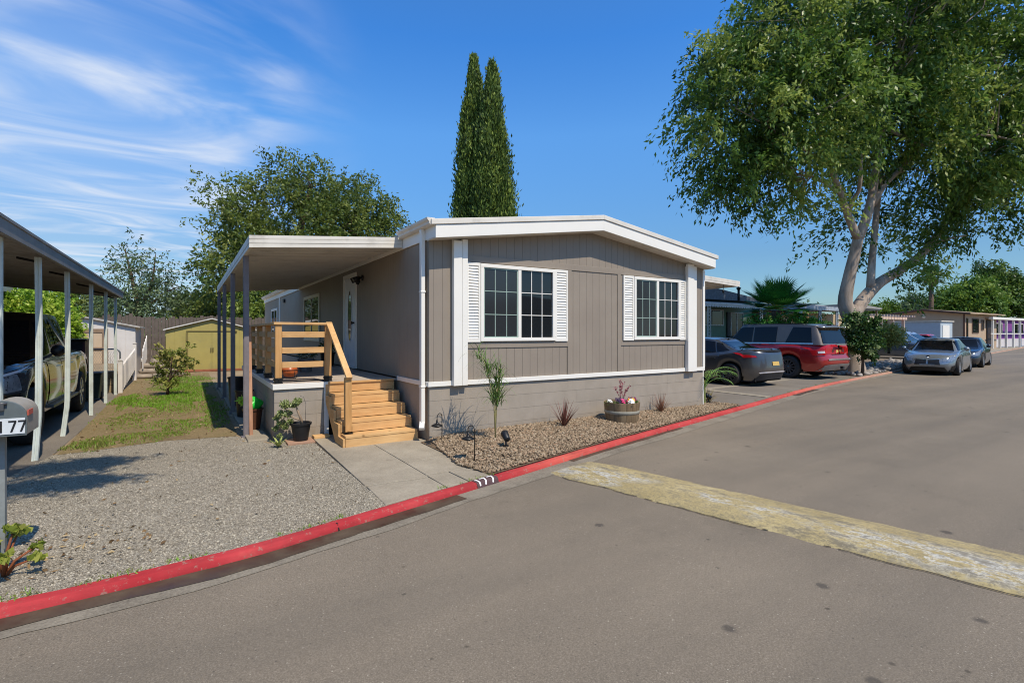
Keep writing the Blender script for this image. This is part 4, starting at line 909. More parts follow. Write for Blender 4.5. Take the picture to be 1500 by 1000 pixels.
for (a,L,h) in [(.2,.16,.16),(1.0,.1,.26),(-.5,.2,.12),(2.4,.12,.2),(-1.4,.15,.18),(3.4,.1,.24),(.6,.05,.3)]:
    e=Vector((-1.02+math.cos(a)*L,4.62+math.sin(a)*L,h)); b.tube([(-1.02,4.62,-.01),(-1.02+math.cos(a)*L*.3,4.62+math.sin(a)*L*.3,h*.55),e],[.012,.009,.006],6); clump(lv,e,.055,22,.055,.05,.6,(.2,1),.5)
b.build('stem',plain('russet_stem',lin(128,72,40),.7,.2,20),o); lv.build('leaves',leafmat('geranium_leaf',lin(96,110,40),lin(136,150,58),lin(176,176,84)),o)
# carport
o=thing('carport','long grey flat carport roof on pale bent posts over the black pickup','carport',(-3,12,0))
CU0,CU1,CV0,CV1=-4.45,-1.52,6.3,17.4
cz=lambda u:2.56+(CU1-u)*.085
cb_=MB()
cb_.prism([(CU0,cz(CU0)+.06),(CU1-.01,cz(CU1)+.06),(CU1-.01,cz(CU1)+.085),(CU0,cz(CU0)+.085)],'y',CV0,CV1)
k=CV0+.1
while k<CV1: cb_.prism([(CU0,cz(CU0)+.03),(CU1-.02,cz(CU1)+.03),(CU1-.02,cz(CU1)+.059),(CU0,cz(CU0)+.059)],'y',k,k+.03); k+=.3
cb_.build('roof_panel',plain('grey_roof_panel',lin(150,144,134),.6,.15,2,dirt=.6),o)
b=MB(); ks=[CV0,8.45,CV1]
for a,c,dz in ((CV0,8.44,.02),(8.45,12.6,.0),(12.61,CV1,-.0)): b.box(CU1-.012,CU1+.03,a,c,cz(CU1)+.0,cz(CU1)+.175+dz*.2); b.box(CU1+.03,CU1+.042,a,c,cz(CU1)+.14,cz(CU1)+.17)
b.prism([(CU0,cz(CU0)),(CU1-.013,cz(CU1)),(CU1-.013,cz(CU1)+.16),(CU0,cz(CU0)+.16)],'y',CV1+.001,CV1+.03); b.prism([(CU0,cz(CU0)),(CU1-.013,cz(CU1)),(CU1-.013,cz(CU1)+.16),(CU0,cz(CU0)+.16)],'y',CV0-.03,CV0-.001)
b.build('fascia',plain('grey_fascia',lin(134,132,130),.55,.12,3,dirt=.4),o)
b=MB()
for v_ in (8.65,10.48,12.83,14.91,16.78): b.bar((CU1-.06,v_+.03,cz(CU1)-.06),(CU1-.35,v_+.35,cz(CU1)+.02),.012,.03)
b.build('brace',M['black_metal'],o)
for k,(v_,kx) in enumerate(((7.05,.0),(8.65,-.03),(10.48,-.05),(12.83,.0),(14.91,.0),(16.78,.0))):
    b=MB(); u_=-1.60; s=.03
    zs=[(-.02,u_+kx,v_),(.42,u_+(-.004 if kx else 0),v_),(.55,u_+(.004 if kx else 0),v_),(1.6,u_+(.01 if kx else 0),v_),(cz(CU1),u_,v_)]
    vs=[]
    prof=[(-s,-s),(-s*.3,-s),(-s*.2,-s*.7),(s*.2,-s*.7),(s*.3,-s),(s,-s),(s,-s*.3),(s*.7,-s*.2),(s*.7,s*.2),(s,s*.3),(s,s),(-s,s)]
    for (zz_,a,c) in zs: vs += [(a+p[0],c+p[1],zz_) for p in prof]
    n_=len(prof); b.add(vs,[(i*n_+j,i*n_+(j+1)%n_,(i+1)*n_+(j+1)%n_,(i+1)*n_+j) for i in range(len(zs)-1) for j in range(n_)]+[tuple(range(n_))[::-1]])
    b.build('post',M['post_pale'],o)
# neighbour's home behind the carport
o=thing('neighbour_home','pale cream home half hidden behind the carport with the pickup','house',(-7.5,13,0)); b=MB(); b.box(-11,-4.45,5.6,20.2,-.05,2.72); b.build('wall',plain('cream_siding',lin(196,188,172),.7,.08,3),o)
rb=MB(); rb.prism([(-11.2,2.74),(-4.2,2.74),(-4.2,2.90),(-7.7,3.35),(-11.2,2.90)],'y',5.3,20.5); rb.build('roof',plain('cream_roof',lin(188,182,170),.7,.1,3),o)
b=MB(); b.box(-4.5,-4.43,20.1,20.22,0,2.7); b.build('corner_trim',plain('grey_trim',lin(96,98,98),.7,.1),o)
# bins behind the pickup
o=thing('storage_locker','tall black and maroon storage locker standing behind the pickup','locker',(-2.3,16.3,0)); b=MB(); b.box(-2.85,-2.12,16.05,16.75,0,1.42); b.build('body',plain('black_sheet',lin(34,30,34),.5,.2,4),o,bevel=.01); b=MB(); b.box(-2.16,-2.115,16.03,16.6,.05,1.38); b.build('side_door',plain('maroon_sheet',lin(72,40,46),.5,.2,4),o); b=MB(); b.box(-2.9,-2.08,16.0,16.8,1.421,1.46); b.build('lid',M['black'],o,bevel=.01)
o=thing('rubbish_bin','dark green wheeled rubbish bin beside the black locker','bin',(-1.85,15.6,0)); b=MB(); b.add([(-2.05,15.45,0.06),(-1.78,15.45,.06),(-1.78,15.8,.06),(-2.05,15.8,.06),(-2.1,15.38,.62),(-1.74,15.38,.62),(-1.74,15.86,.62),(-2.1,15.86,.62)],[(3,2,1,0),(4,5,6,7),(0,1,5,4),(1,2,6,5),(2,3,7,6),(3,0,4,7)]); b.build('body',plain('dark_green_plastic',lin(36,54,48),.5,.15,6),o,bevel=.012); b=MB(); b.box(-2.12,-1.72,15.36,15.9,.625,.67); b.build('lid',plain('dark_lid',lin(30,44,42),.5,.15,6),o,bevel=.015)
for s in (-2.04,-1.78):
    b=MB(); b.lathe([(.0,-.02),(.09,-.02),(.1,0),(.09,.02),(0,.02)],(s,15.8,.1),14,'x'); b.build('wheel',M['rubber'],o)
# sheds
def shed(name,label,u0,u1,v0,v1,ze,zp,wall,roofm,doorspec,ov=.09):
    o=thing(name,label,'shed',((u0+u1)/2,(v0+v1)/2,0)); uc=(u0+u1)/2; b=MB()
    nb=max(6,int((u1-u0)/.28)); xs_=sorted(set(list(np.linspace(u0,u1,nb+1))+[uc]))
    for a,c in zip(xs_[:-1],xs_[1:]):
        zz_=lambda x: ze+(zp-ze)*(1-abs(x-uc)/((u1-u0)/2))
        b.prism([(a+.006,0),(c-.006,0),(c-.006,zz_(c)-.01),(a+.006,zz_(a)-.01)],'y',v0,v0+.03); b.box(a,c,v0+.012,v0+.03,0,zz_(min(max(a,c),u1))*.0+min(zz_(a),zz_(c))-.02)
    b.box(u0,u0+.03,v0+.031,v1,0,ze-.005); b.box(u1-.03,u1,v0+.031,v1,0,ze-.005); b.box(u0+.03,u1-.03,v1-.03,v1,0,ze)
    b.build('wall',wall,o)
    for s,(a,c) in enumerate(((u0-ov,uc),(uc,u1+ov))):
        zz_=lambda x: ze+(zp-ze)*(1-abs(x-uc)/((u1-u0)/2))
        b=MB(); b.prism([(a,zz_(a)),(c,zz_(c)),(c,zz_(c)+.045),(a,zz_(a)+.045)],'y',v0-.12,v1+.1); b.build('roof_slope',roofm,o)
    return o
M['olive']=plain('olive_yellow_metal',lin(164,150,84),.55,.08,2,dirt=.25)
o=shed('olive_shed','olive-yellow metal garden shed with sliding double doors behind the lawn',-.77,2.5,25.2,28,1.74,2.2,M['olive'],plain('pale_shed_roof',lin(206,202,190),.6,.1,3,dirt=.5),None)
b=MB(); b.box(.0,.86,25.16,25.195,.06,1.66); b.build('door',M['olive'],o,bevel=.006); b=MB(); b.box(.865,1.72,25.16,25.195,.06,1.66); b.build('door',M['olive'],o,bevel=.006); b=MB(); b.box(-.06,1.8,25.14,25.198,1.665,1.72); b.box(-.07,-.01,25.15,25.198,.0,1.66); b.build('door_track',plain('olive_dark',lin(120,108,58),.6,.1,4),o); b=MB(); b.box(.81,.84,25.13,25.159,.8,.98); b.box(.885,.915,25.13,25.159,.8,.98); b.build('door_handle',M['black_metal'],o)
b=MB(); b.box(-.8,2.5,24.85,25.0,-.0,.09); tag(b.build('edging_board',plain('red_brown_board',lin(140,86,60),.8,.2,6),bevel=.01),'red-brown edging board along the base of the olive shed','board')
M['shed_white']=plain('white_shed_paint',lin(206,200,192),.6,.06,2,dirt=.2); M['brown_trim']=plain('tan_brown_trim',lin(140,116,92),.7,.1,5)
o=shed('white_shed','white garden shed with a wide brown-framed door behind the retaining wall','shed' and -4.65,-1.65,23.5,26.1,1.83,2.16,M['shed_white'],plain('grey_shed_roof',lin(178,172,160),.7,.1,3,dirt=.5),None,.14)
b=MB(); b.box(-4.0,-2.62,23.46,23.495,.5,1.62); b.build('door',plain('tan_door',lin(190,168,140),.6,.06,3),o)
b=MB(); b.box(-4.1,-2.45,23.44,23.498,1.621,1.76); b.box(-2.61,-2.45,23.44,23.498,.3,1.62); b.box(-4.12,-4.0,23.44,23.498,.3,1.62); b.box(-3.99,-2.62,23.43,23.459,1.0,1.1); b.build('door_frame',M['brown_trim'],o)
# raised bed, gate, pickets, stones, fence
wm_=woodmat('weathered_plank',lin(118,98,74),lin(166,146,114),(1.2,14,14),.85)
o=thing('retaining_wall','low weathered plank retaining wall behind the carport posts','wall',(-2.6,17.5,0)); 
for k in range(3):
    b=MB(); b.box(-4.2,-1.58,17.45+.01*k,17.5+.01*k,.19*k+.0,.19*k+.183); b.build('plank',wm_,o,bevel=.005)
b=MB(); b.box(-4.2,-1.66,17.53,23.4,0,.5); tag(b.build('raised_bed_ground',M['dirt']),kind='structure')
M['galv']=plain('galvanised_tube',lin(132,136,138),.4,.1,14,metal=.5)
o=thing('chain_link_gate','grey tube chain-link gate standing over the retaining wall','gate',(-2.2,17.46,.5)); b=MB(); r=.12; zt1=1.17; pts=[(-3.2,17.44,.45),(-3.2,17.44,zt1-r)]+[(-3.2+r-r*math.cos(t),17.44,zt1-r+r*math.sin(t)) for t in [PI/2*k/5 for k in range(1,6)]]+[(-1.56-r+r*math.sin(t),17.44,zt1-r+r*math.cos(t)) for t in [PI/2*k/5 for k in range(0,6)]]+[(-1.56,17.44,.4)]; b.tube(pts,.021,8); b.build('frame',M['galv'],o)
b=MB(); k=-3.18
while k<-1.58:
    for s in (1,-1):
        L=min(.62,( -1.58-k) if s>0 else .62); b.tube([(k,17.44,.52 if s>0 else .52),(k+s*.3 if -3.18<k+s*.3<-1.58 else k+s*.02,17.44,1.12)],.0022,3,False)
    k+=.05
b.build('mesh',M['galv'],o)
M['picket']=plain('white_picket_paint',lin(212,204,194),.6,.08,5,dirt=.3)
o=thing('picket_fence','low white picket panel leaning beside the lawn, running back to the white shed','fence',(-1.5,19,0))
for k in range(12):
    v_=17.25+k*.36; zb_=.02+.03*k; b=MB(); b.prism([(v_,zb_),(v_+.17,zb_),(v_+.17,zb_+.66),(v_+.085,zb_+.74),(v_,zb_+.66)],'x',-1.53,-1.505); b.build('picket',M['picket'],o)
for z_ in (.16,.56):
    b=MB(); b.bar((-1.55,17.2,z_),(-1.55,21.4,z_+.34),.035,.07); b.build('rail',M['picket'],o)
for v_,h in ((17.15,.86),(21.5,1.25)):
    b=MB(); b.box(-1.58,-1.48,v_-.05,v_+.05,0,h); b.prism([(-1.595,h+.001),(-1.465,h+.001),(-1.53,h+.06)],'y',v_-.065,v_+.065); b.build('post',M['picket'],o)
o=thing('picket_gate','stepped group of tall white pickets on the stones beside the white shed','fence',(-1.4,22.8,0))
for k in range(5):
    v_=22.0+k*.45; zb_=.35+.06*k; h=.62+.05*k; b=MB(); b.prism([(v_,zb_),(v_+.2,zb_),(v_+.2,zb_+h),(v_+.1,zb_+h+.1),(v_,zb_+h)],'x',-1.35,-1.32); b.build('picket',M['picket'],o)
b=MB(); b.bar((-1.37,21.95,.65),(-1.37,24.1,.95),.03,.08); b.build('rail',M['picket'],o)
slab_m=plain('stacked_stone',lin(150,136,118),.9,.2,4,bump=.6,bscale=14)
def rock(mb,c,sx,sy,sz,seed):
    bm=bmesh.new(); bmesh.ops.create_icosphere(bm,subdivisions=2,radius=1); r_=random.Random(seed)
    ph=[r_.uniform(0,6) for _ in range(6)]
    vs=[]
    for v in bm.verts:
        q=v.co; k=1+.14*math.sin(q.x*3+ph[0])+.12*math.sin(q.y*4+ph[1])+.12*math.sin(q.z*3+ph[2]); p=Vector((math.copysign(abs(q.x)**.6,q.x)*sx*k,math.copysign(abs(q.y)**.6,q.y)*sy*k,math.copysign(abs(q.z)**.5,q.z)*sz)); vs.append(p+Vector(c))
    mb.smooth=True; mb.add(vs,[tuple(v.index for v in f.verts) for f in bm.faces]); bm.free()
k=0; where=['bottom left','bottom middle','bottom right','second course left','second course right','third course left','third course right','top']
for (du,dv,z_) in [(-.35,0,.09),(.12,-.1,.09),(.55,.05,.09),(-.2,.05,.27),(.35,0,.27),(-.1,.08,.45),(.3,.05,.44),(.1,.1,.6)]:
    b=MB(); c=(-.98+du*1.0,22.2+dv,z_); rock(b,c,.30,.2,.09,k); tag(b.build('stone',slab_m),'flat tan stone at the '+where[k]+' of the small stack by the white pickets','stone','stacked flat stones'); k+=1
M['old_fence']=plain('grey_weathered_board',lin(98,86,76),.9,.18,5,bump=.4,bscale=30)
o=thing('board_fence','tall dark weathered board fence at the back of the lots','fence',(0,29,0)); bm_=MB(); x=-5.5; r_=random.Random(8); bay=0; xb=x
while x<8:
    w_=r_.uniform(.12,.16); h=2.38+r_.uniform(-.08,.08)+.06*math.sin(x*2); bm_.box(x,x+w_-.012,29+r_.uniform(0,.02),29.03,-.05,h); x+=w_
    if x-xb>2.4: bm_.build('board_panel',M['old_fence'],o); bm_=MB(); xb=x
bm_.build('board_panel',M['old_fence'],o)
for k in range(6):
    b=MB(); b.box(-5.3+k*2.4,-5.2+k*2.4,29.04,29.14,0,2.3); b.build('post',M['old_fence'],o)
# ================================================================== vehicles
def paint(name,c,metal=.45,rough=.32,dust=0,dustc=None,zt=.75):
    n=NT(name); col=n.ramp(n.noise(3,3),[(.3,sc(c,.94)),(.7,sc(c,1.06))]); rg=rough
    if dust:
        z=n.sep()[2]; f=n.math('MULTIPLY',n.math('MULTIPLY',n.ramp(n.math('DIVIDE',z,zt),[(.25,1),(1,.12)]),n.ramp(n.noise(4,6,.7),[(.3,.5),(.7,1)])),dust,True)
        col=n.mix(f,col,dustc or lin(150,130,104)); rg=n.math('ADD',n.math('MULTIPLY',f,.5),rough)
    n.set(col,rg,metal,None,.5,.9); n.b.inputs['Coat Roughness'].default_value=.06; return n.m
M['tyre']=plain('tyre_rubber',lin(44,42,40),.8,.2,10,dirt=.3)
M['chrome']=plain('bright_trim',(.6,.6,.6,1),.18,.05,9,metal=.9)
M['rim_dark']=plain('dark_alloy',(.10,.10,.105,1),.35,.1,9,metal=.7); M['rim_silver']=plain('silver_alloy',(.45,.45,.46,1),.3,.1,9,metal=.8)
M['under']=plain('underbody',(.008,.008,.008,1),.9)
M['lamp_clear']=plain('headlamp_lens',(.25,.27,.29,1),.08,.3,14,metal=.4); M['lamp_dark']=plain('headlamp_housing',(.03,.032,.036,1),.12,.3,14)
M['lamp_red']=plain('tail_lamp_lens',lin(170,24,30),.12,.15,10); M['lamp_white']=plain('reversing_lens',lin(206,200,200),.2,.08,10)
M['plate']=plain('yellow_plate',lin(206,170,92),.5,.15,30); M['plastic']=plain('dark_trim_plastic',lin(46,46,48),.6,.15,9)
class Shell:
    def __init__(s,af,ar,w,n,zb,zt,crown,nk,xc=0.): s.af=af; s.ar=ar; s.w=w; s.n=n; s.zb=zb; s.zt=zt; s.cr=crown; s.nk=nk; s.xc=xc
    def yw(s,x,k):
        xr=x-s.xc; a=s.af(k) if xr>0 else s.ar(k); t=min(abs(xr)/a,1); return s.w(k)*(1-t**s.n)**(1/s.n)
    def z(s,x,k): return s.zb(x)+k*(s.zt(x)-s.zb(x))
    def k(s,x,z): return (z-s.zb(x))/(s.zt(x)-s.zb(x))
    def side(s,x,k,sg): return Vector((x,sg*s.yw(x,k),s.z(x,k)))
    def end(s,y,k,front):
        a=s.af(k) if front else s.ar(k); t=min(abs(y)/s.w(k),1); x=s.xc+(1 if front else -1)*a*(1-t**s.n)**(1/s.n); return Vector((x,y,s.z(x,k)))
    def mesh(s,mb,ks,nt=64,m=13,tm=.955):
        ts=np.linspace(-tm,tm,nt); L=len(ks); rows=[]
        def loop(k):
            pts=[]
            def X(t): return s.xc+t*(s.af(k) if t>0 else s.ar(k))
            for t in ts: pts.append(s.side(X(t),k,1))
            yf=s.yw(X(tm),k); pts += [s.end(yf*q,k,True) for q in np.linspace(1,-1,m)[1:-1]]
            for t in ts[::-1]: pts.append(s.side(X(t),k,-1))
            yr=s.yw(X(-tm),k); pts += [s.end(yr*q,k,False) for q in np.linspace(-1,1,m)[1:-1]]
            return pts
        vs=[]
        for k in ks: vs += loop(k)
        N=2*nt+2*(m-2); mb.smooth=True
        mb.add(vs,[(i*N+j,i*N+(j+1)%N,(i+1)*N+(j+1)%N,(i+1)*N+j) for i in range(L-1) for j in range(N)])
        k=ks[-1]; vs=[]; qs=np.linspace(1,-1,m)
        def row(xf,y0): return [Vector((xf(y0*q),y0*q,0)) for q in qs]
        def lift(p): 
            w_=s.w(k); p.z=s.z(p.x,k)+s.cr*(1-(p.y/w_)**2)*min(1,max(0,(1-(abs(p.y)/max(s.yw(p.x,k),1e-3)))*4+0)) ; return p
        yr=s.yw(s.xc-tm*s.ar(k),k); vs += [lift(s.end(yr*q,k,False)) for q in qs]
        for t in ts:
            x=s.xc+t*(s.af(k) if t>0 else s.ar(k)); yy=s.yw(x,k); vs += [lift(Vector((x,yy*q,0))) for q in qs]
        yf=s.yw(s.xc+tm*s.af(k),k); vs += [lift(s.end(yf*q,k,True)) for q in qs]
        mb.add(vs,[(i*m+j,i*m+j+1,(i+1)*m+j+1,(i+1)*m+j) for i in range(nt+1) for j in range(m-1)])
def interp(pts):
    xs=[p[0] for p in pts]; ys=[p[1] for p in pts]
    def f(x):
        return float(np.interp(x,xs,ys))
    return f
def smooth_interp(pts):
    S=spline(pts,.02); o=np.argsort(S[:,0]); X,Y=S[o,0],S[o,1]
    return lambda x: float(np.interp(x,X,Y))
def patch(mb,fn,corners,off,nu=10,nv=4,sg=1,thick=.0):
    """bilinear patch of surface fn(a,b) between corner params, lifted off along the surface normal"""
    (a0,b0),(a1,b1),(a2,b2),(a3,b3)=corners; P_=[]
    for j in range(nv+1):
        for i in range(nu+1):
            u,v=i/nu,j/nv; a=(a0*(1-u)+a1*u)*(1-v)+(a3*(1-u)+a2*u)*v; b=(b0*(1-u)+b1*u)*(1-v)+(b3*(1-u)+b2*u)*v
            e=.01; p=fn(a,b); t1=fn(a+e,b)-fn(a-e,b); t2=fn(a,b+e)-fn(a,b-e); n_=t1.cross(t2)
            n_=n_.normalized() if n_.length>1e-9 else Vector((0,0,1))
            c=p-Vector((0,0,.5))
            if n_.dot(Vector((c.x*.25,c.y,c.z*.4)) if abs(n_.y)>.3 else Vector((c.x,c.y*.2,c.z)))<0: n_=-n_
            P_.append(p+n_*off)
    N=nu+1; mb.smooth=True
    mb.add(P_,[(j*N+i,j*N+i+1,(j+1)*N+i+1,(j+1)*N+i) for j in range(nv) for i in range(nu)])
def wheel(root,x,y,r,w,rimm,spokes,sg,rim_f=.68):
    b=MB(); b.lathe([(r*rim_f,-w*.42),(r*.9,-w*.5),(r*.98,-w*.4),(r,-w*.2),(r,w*.2),(r*.98,w*.4),(r*.9,w*.5),(r*rim_f,w*.42)],(x,y,r),36,'y'); t=b.build('wheel',M['tyre'],root)
    b=MB(); yo=y+sg*w*.40; ri=r*rim_f
    b.lathe([(ri+.005,0),(ri-.02,sg*.012),(ri-.03,-sg*.04),(ri-.03,-sg*.06)],(x,yo,r),36,'y')
    for k in range(spokes):
        a=2*PI*k/spokes; d=Vector((math.cos(a),0,math.sin(a))); b.bar(Vector((x,yo-sg*.012,r))+d*.05,Vector((x,yo-sg*.006,r))+d*(ri-.015),.05*5/spokes+.022,.03,up=(0,1,0))
    b.lathe([(0,sg*.004),(.055,0),(.06,-sg*.03)],(x,yo,r),16,'y'); b.build('rim',rimm,t)
    b=MB(); b.lathe([(0,-sg*.055),(ri-.025,-sg*.055)],(x,yo,r),24,'y'); b.build('hub_backing',M['under'],t)
def car(name,label,loc,rotz,C,group='parked cars'):
    """C holds the proportions; local +x is the nose"""
    o=thing(name,label,C['cat'],(0,0,0),group); L,W=C['L'],C['W']/2; hl=L/2; xf,xr=C['xf'],C['xr']; r=C['r']; ra=r+C.get('gap',.055); gc=C.get('gc',.2)
    def zb(x):
        z=gc+(.10*max(0,(abs(x)-hl+.35)/.35)**2 if abs(x)>hl-.35 else 0)
        for xa in (xf,xr):
            d=abs(x-xa)
            if d<ra: z=max(z,r+math.sqrt(ra*ra-d*d))
        return z
    zt=smooth_interp(C['belt']); nn=C.get('n',5)
    fwi=interp(C.get('fw',[(0,.93),(.15,.975),(.35,1),(.6,1),(.8,.985),(.93,.955),(1,.90)]))
    afi=interp(C.get('af',[(0,-.10),(.25,-.02),(.4,0),(.65,-.02),(.9,-.09),(1,-.2)])); ari=interp(C.get('ar',[(0,-.10),(.25,0),(.45,0),(.7,-.03),(.95,-.07),(1,-.14)]))
    low=Shell(lambda k: hl+afi(k),lambda k: hl+ari(k),lambda k: W*fwi(k),nn,zb,zt,C.get('crown',.05),0)
    b=MB(); low.mesh(b,[0,.06,.15,.28,.42,.56,.7,.8,.88,.94,.98,1],84)
    zr=smooth_interp(C['roof']); g=C['gh']; wb,wt=W*g.get('wb',.90),W*g.get('wt',.70)
    gf=lambda k:g['f0']+(g['f1']-g['f0'])*k**g.get('pf',1.0); gr=lambda k:g['r0']+(g['r1']-g['r0'])*k**g.get('pr',1.0)
    xc=(g['f1']+g['r1'])/2
    gh=Shell(lambda k:gf(k)-xc,lambda k:xc-gr(k),lambda k: wb+(wt-wb)*k**1.15,g.get('n',9),lambda x: zt(x)-.02,lambda x:max(zr(x),zt(x)),g.get('crown',.05),0,xc)
    b.build('body',C['paint'],o,sharp=50)
    b=MB(); gh.mesh(b,[0,.2,.45,.7,.88,.96,1],48,13,.97); b.build('cabin',C.get('cabinm',C['paint']),o,sharp=50)
    b=MB(); b.box(-hl+.25,hl-.25,-W+.25,W-.25,gc-.02,zt(0)*.75); 
    for xa in (xf,xr): b.box(xa-ra,xa+ra,-W+.24,W-.24,r*.6,zt(xa)-.12)
    b.build('underbody',M['under'],o)
    for sg in (1,-1):
        for xa in (xf,xr): wheel(o,xa,sg*(W-.135),r,C.get('tw',.24),C['rim'],C.get('spokes',10),sg,C.get('rf',.68))
    S=lambda sg:(lambda x,z: low.side(x,low.k(x,z),sg)); G=lambda sg:(lambda x,k: gh.side(x,k,sg))
    for sg in (1,-1):
        if C.get('cladding'):
            for a,c in ((xr+ra,xf-ra),):
                q=MB(); patch(q,S(sg),[(a,gc+.012),(c,gc+.012),(c,gc+C['cladding']),(a,gc+C['cladding'])],.012,16,3); q.build('side_sill',C.get('sillm',M['plastic']),o)
        for dr in C['doors']:
            q=MB(); patch(q,S(sg),[(dr[0],gc+.13),(dr[1],gc+.13),(dr[3],zt(dr[3])-.035),(dr[2],zt(dr[2])-.035)],.006,14,8); d=q.build('door',C['paint'],o)
            q=MB(); hx,hz=dr[4],dr[5]; p=S(sg)(hx,hz); q.bar(p+Vector((-.09,sg*.025,0)),p+Vector((.09,sg*.025,0)),.02,.025,up=(0,0,1)); q.bar(p+Vector((-.085,0,0)),p+Vector((-.085,sg*.025,0)),.02,.02); q.bar(p+Vector((.085,0,0)),p+Vector((.085,sg*.025,0)),.02,.02); q.build('door_handle',C.get('handle',C['paint']),d)
        for wi in C['windows']:
            q=MB(); patch(q,G(sg),wi,.007,12,6); q.build('window',M['car_glass'],o)
        if C.get('chrome_line'):
            x0,x1,k0=C['chrome_line']; q=MB(); patch(q,G(sg),[(x0,k0),(x1,k0),(x1,k0+.05),(x0,k0+.05)],.011,30,1); q.build('window_trim',M['chrome'],o)
        if C.get('fender'):
            for xa in (xf,xr):
                q=MB(); N=18; vs=[]
                for i in range(N+1):
                    t=PI*(.02+.96*i/N)
                    for rr,ou in ((ra-.005,.004),(ra+.0,.022),(ra+.075,.02),(ra+.085,.003)):
                        x=xa+rr*math.cos(t); z=r+rr*math.sin(t); kk=min(max(low.k(x if True else xa,z),.0),1) if abs(x-xa)>=ra else max((z-low.zb(x))/(low.zt(x)-low.zb(x)),0); yy=low.yw(x,kk); vs.append(Vector((x,sg*(yy+ou),z)))
                q.smooth=True; q.add(vs,[(i*4+j,i*4+j+1,(i+1)*4+j+1,(i+1)*4+j) for i in range(N) for j in range(3)]); q.build('wheel_arch',C['fender'],o)
        mx,mzz=C['mirror']; p=low.side(mx,.97,sg); q=MB(); q.bar(p,p+Vector((-.02,sg*.1,.06)),.05,.04); c=p+Vector((-.03,sg*.17,.12)); q.tube([c+Vector((.08,0,0)),c+Vector((.06,0,0)),c+Vector((.0,0,0)),c+Vector((-.05,0,0))],[.03,.07,.095,.085],12); q.build('mirror',C.get('mirrorm',C['paint']),o)
    e=g.get('ys',.86)
    q=MB(); EF=lambda y,k: gh.end(y*gh.w(k),k,True); patch(q,EF,[(-e,.08),(e,.08),(e*.97,.90),(-e*.97,.90)],.008,14,8); q.build('windshield',M['car_glass'],o)
    q=MB(); ER=lambda y,k: gh.end(y*gh.w(k),k,False); k0,k1=g.get('rk',(.12,.9)); patch(q,ER,[(-e,k0),(e,k0),(e*.95,k1),(-e*.95,k1)],.008,14,8); q.build('rear_window',M['car_glass'],o)
    E=lambda fr:(lambda y,z: low.end(y,low.k((hl-.05)*(1 if fr else -1),z),fr))
    for nm,fr,c,off,mt in C['ends']:
        q=MB(); patch(q,E(fr),c,off,10,4); q.build(nm,mt,o)
        if c[0][0]*c[1][0]>0:
            q=MB(); patch(q,E(fr),[(-a,z) for a,z in c],off,10,4); q.build(nm,mt,o)
    for nm,c,off,mt in C['sides']:
        for sg in (1,-1):
            q=MB(); patch(q,S(sg),c,off,8,4); q.build(nm,mt,o)
    if C.get('extra'): C['extra'](o,low,gh)
    o.location=loc; o.rotation_euler=(0,0,rotz); return o
def sedan(p,rim,L=4.7,W=1.85,H=1.44,tail=1.08,fast=False):
    hl=L/2
    C=dict(cat='car',L=L,W=W,xf=hl-.88,xr=-hl+.98,r=.335,gc=.17,paint=p,rim=rim,spokes=10,n=4.2,
      belt=[(-hl,tail-.12),(-hl+.12,tail-.03),(-hl+.5,tail),(-.9,.98),(.3,.95),(.95,.93),(hl-.75,.86),(hl-.2,.74),(hl,.66)],
      roof=[(-hl+.4,tail-.05),(-1.3,H-.11 if not fast else H-.16),(-.5,H-.01),(.0,H),(.5,H-.04),(1.3,.97)],
      gh=dict(f0=1.28,f1=.42,r0=-hl+.42,r1=-.95,wb=.88,wt=.66,crown=.045,n=7,pf=.95,pr=.95,ys=.84),
      doors=[(.02,1.0,-.02,.98,.2,.80),(-.92,.0,-1.05,-.04,-.8,.82)],
      windows=[[(.0,.12),(.92,.12),(.5,.86),(.0,.88)],[(-.85,.12),(-.04,.12),(-.04,.88),(-.72,.86)],[(-1.32,.22),(-.9,.14),(-.77,.82),(-.95,.78)]],
      mirror=(.85,.95),
      ends=[('grille',True,[(-.40,.42),(-.03,.42),(-.03,.60),(-.36,.62)],.012,M['black']),('headlight',True,[(.46,.555),(.80,.56),(.80,.665),(.46,.64)],.012,M['lamp_clear']),('lower_intake',True,[(-.62,.22),(.62,.22),(.52,.34),(-.52,.34)],.010,M['black']),('number_plate',False,[(-.17,.64),(.17,.64),(.17,.76),(-.17,.76)],.014,M['plate']),('taillight',False,[(.36,.80),(.86,.80),(.86,.91),(.36,.90)],.012,M['lamp_red']),('rear_diffuser',False,[(-.7,.24),(.7,.24),(.6,.40),(-.6,.40)],.012,M['plastic'])],
      sides=[('headlight',[(hl-.36,.575),(hl-.12,.56),(hl-.12,.665),(hl-.36,.68)],.012,M['lamp_clear']),('taillight',[(-hl+.12,.81),(-hl+.27,.83),(-hl+.24,.90),(-hl+.12,.91)],.012,M['lamp_red'])])
    return C
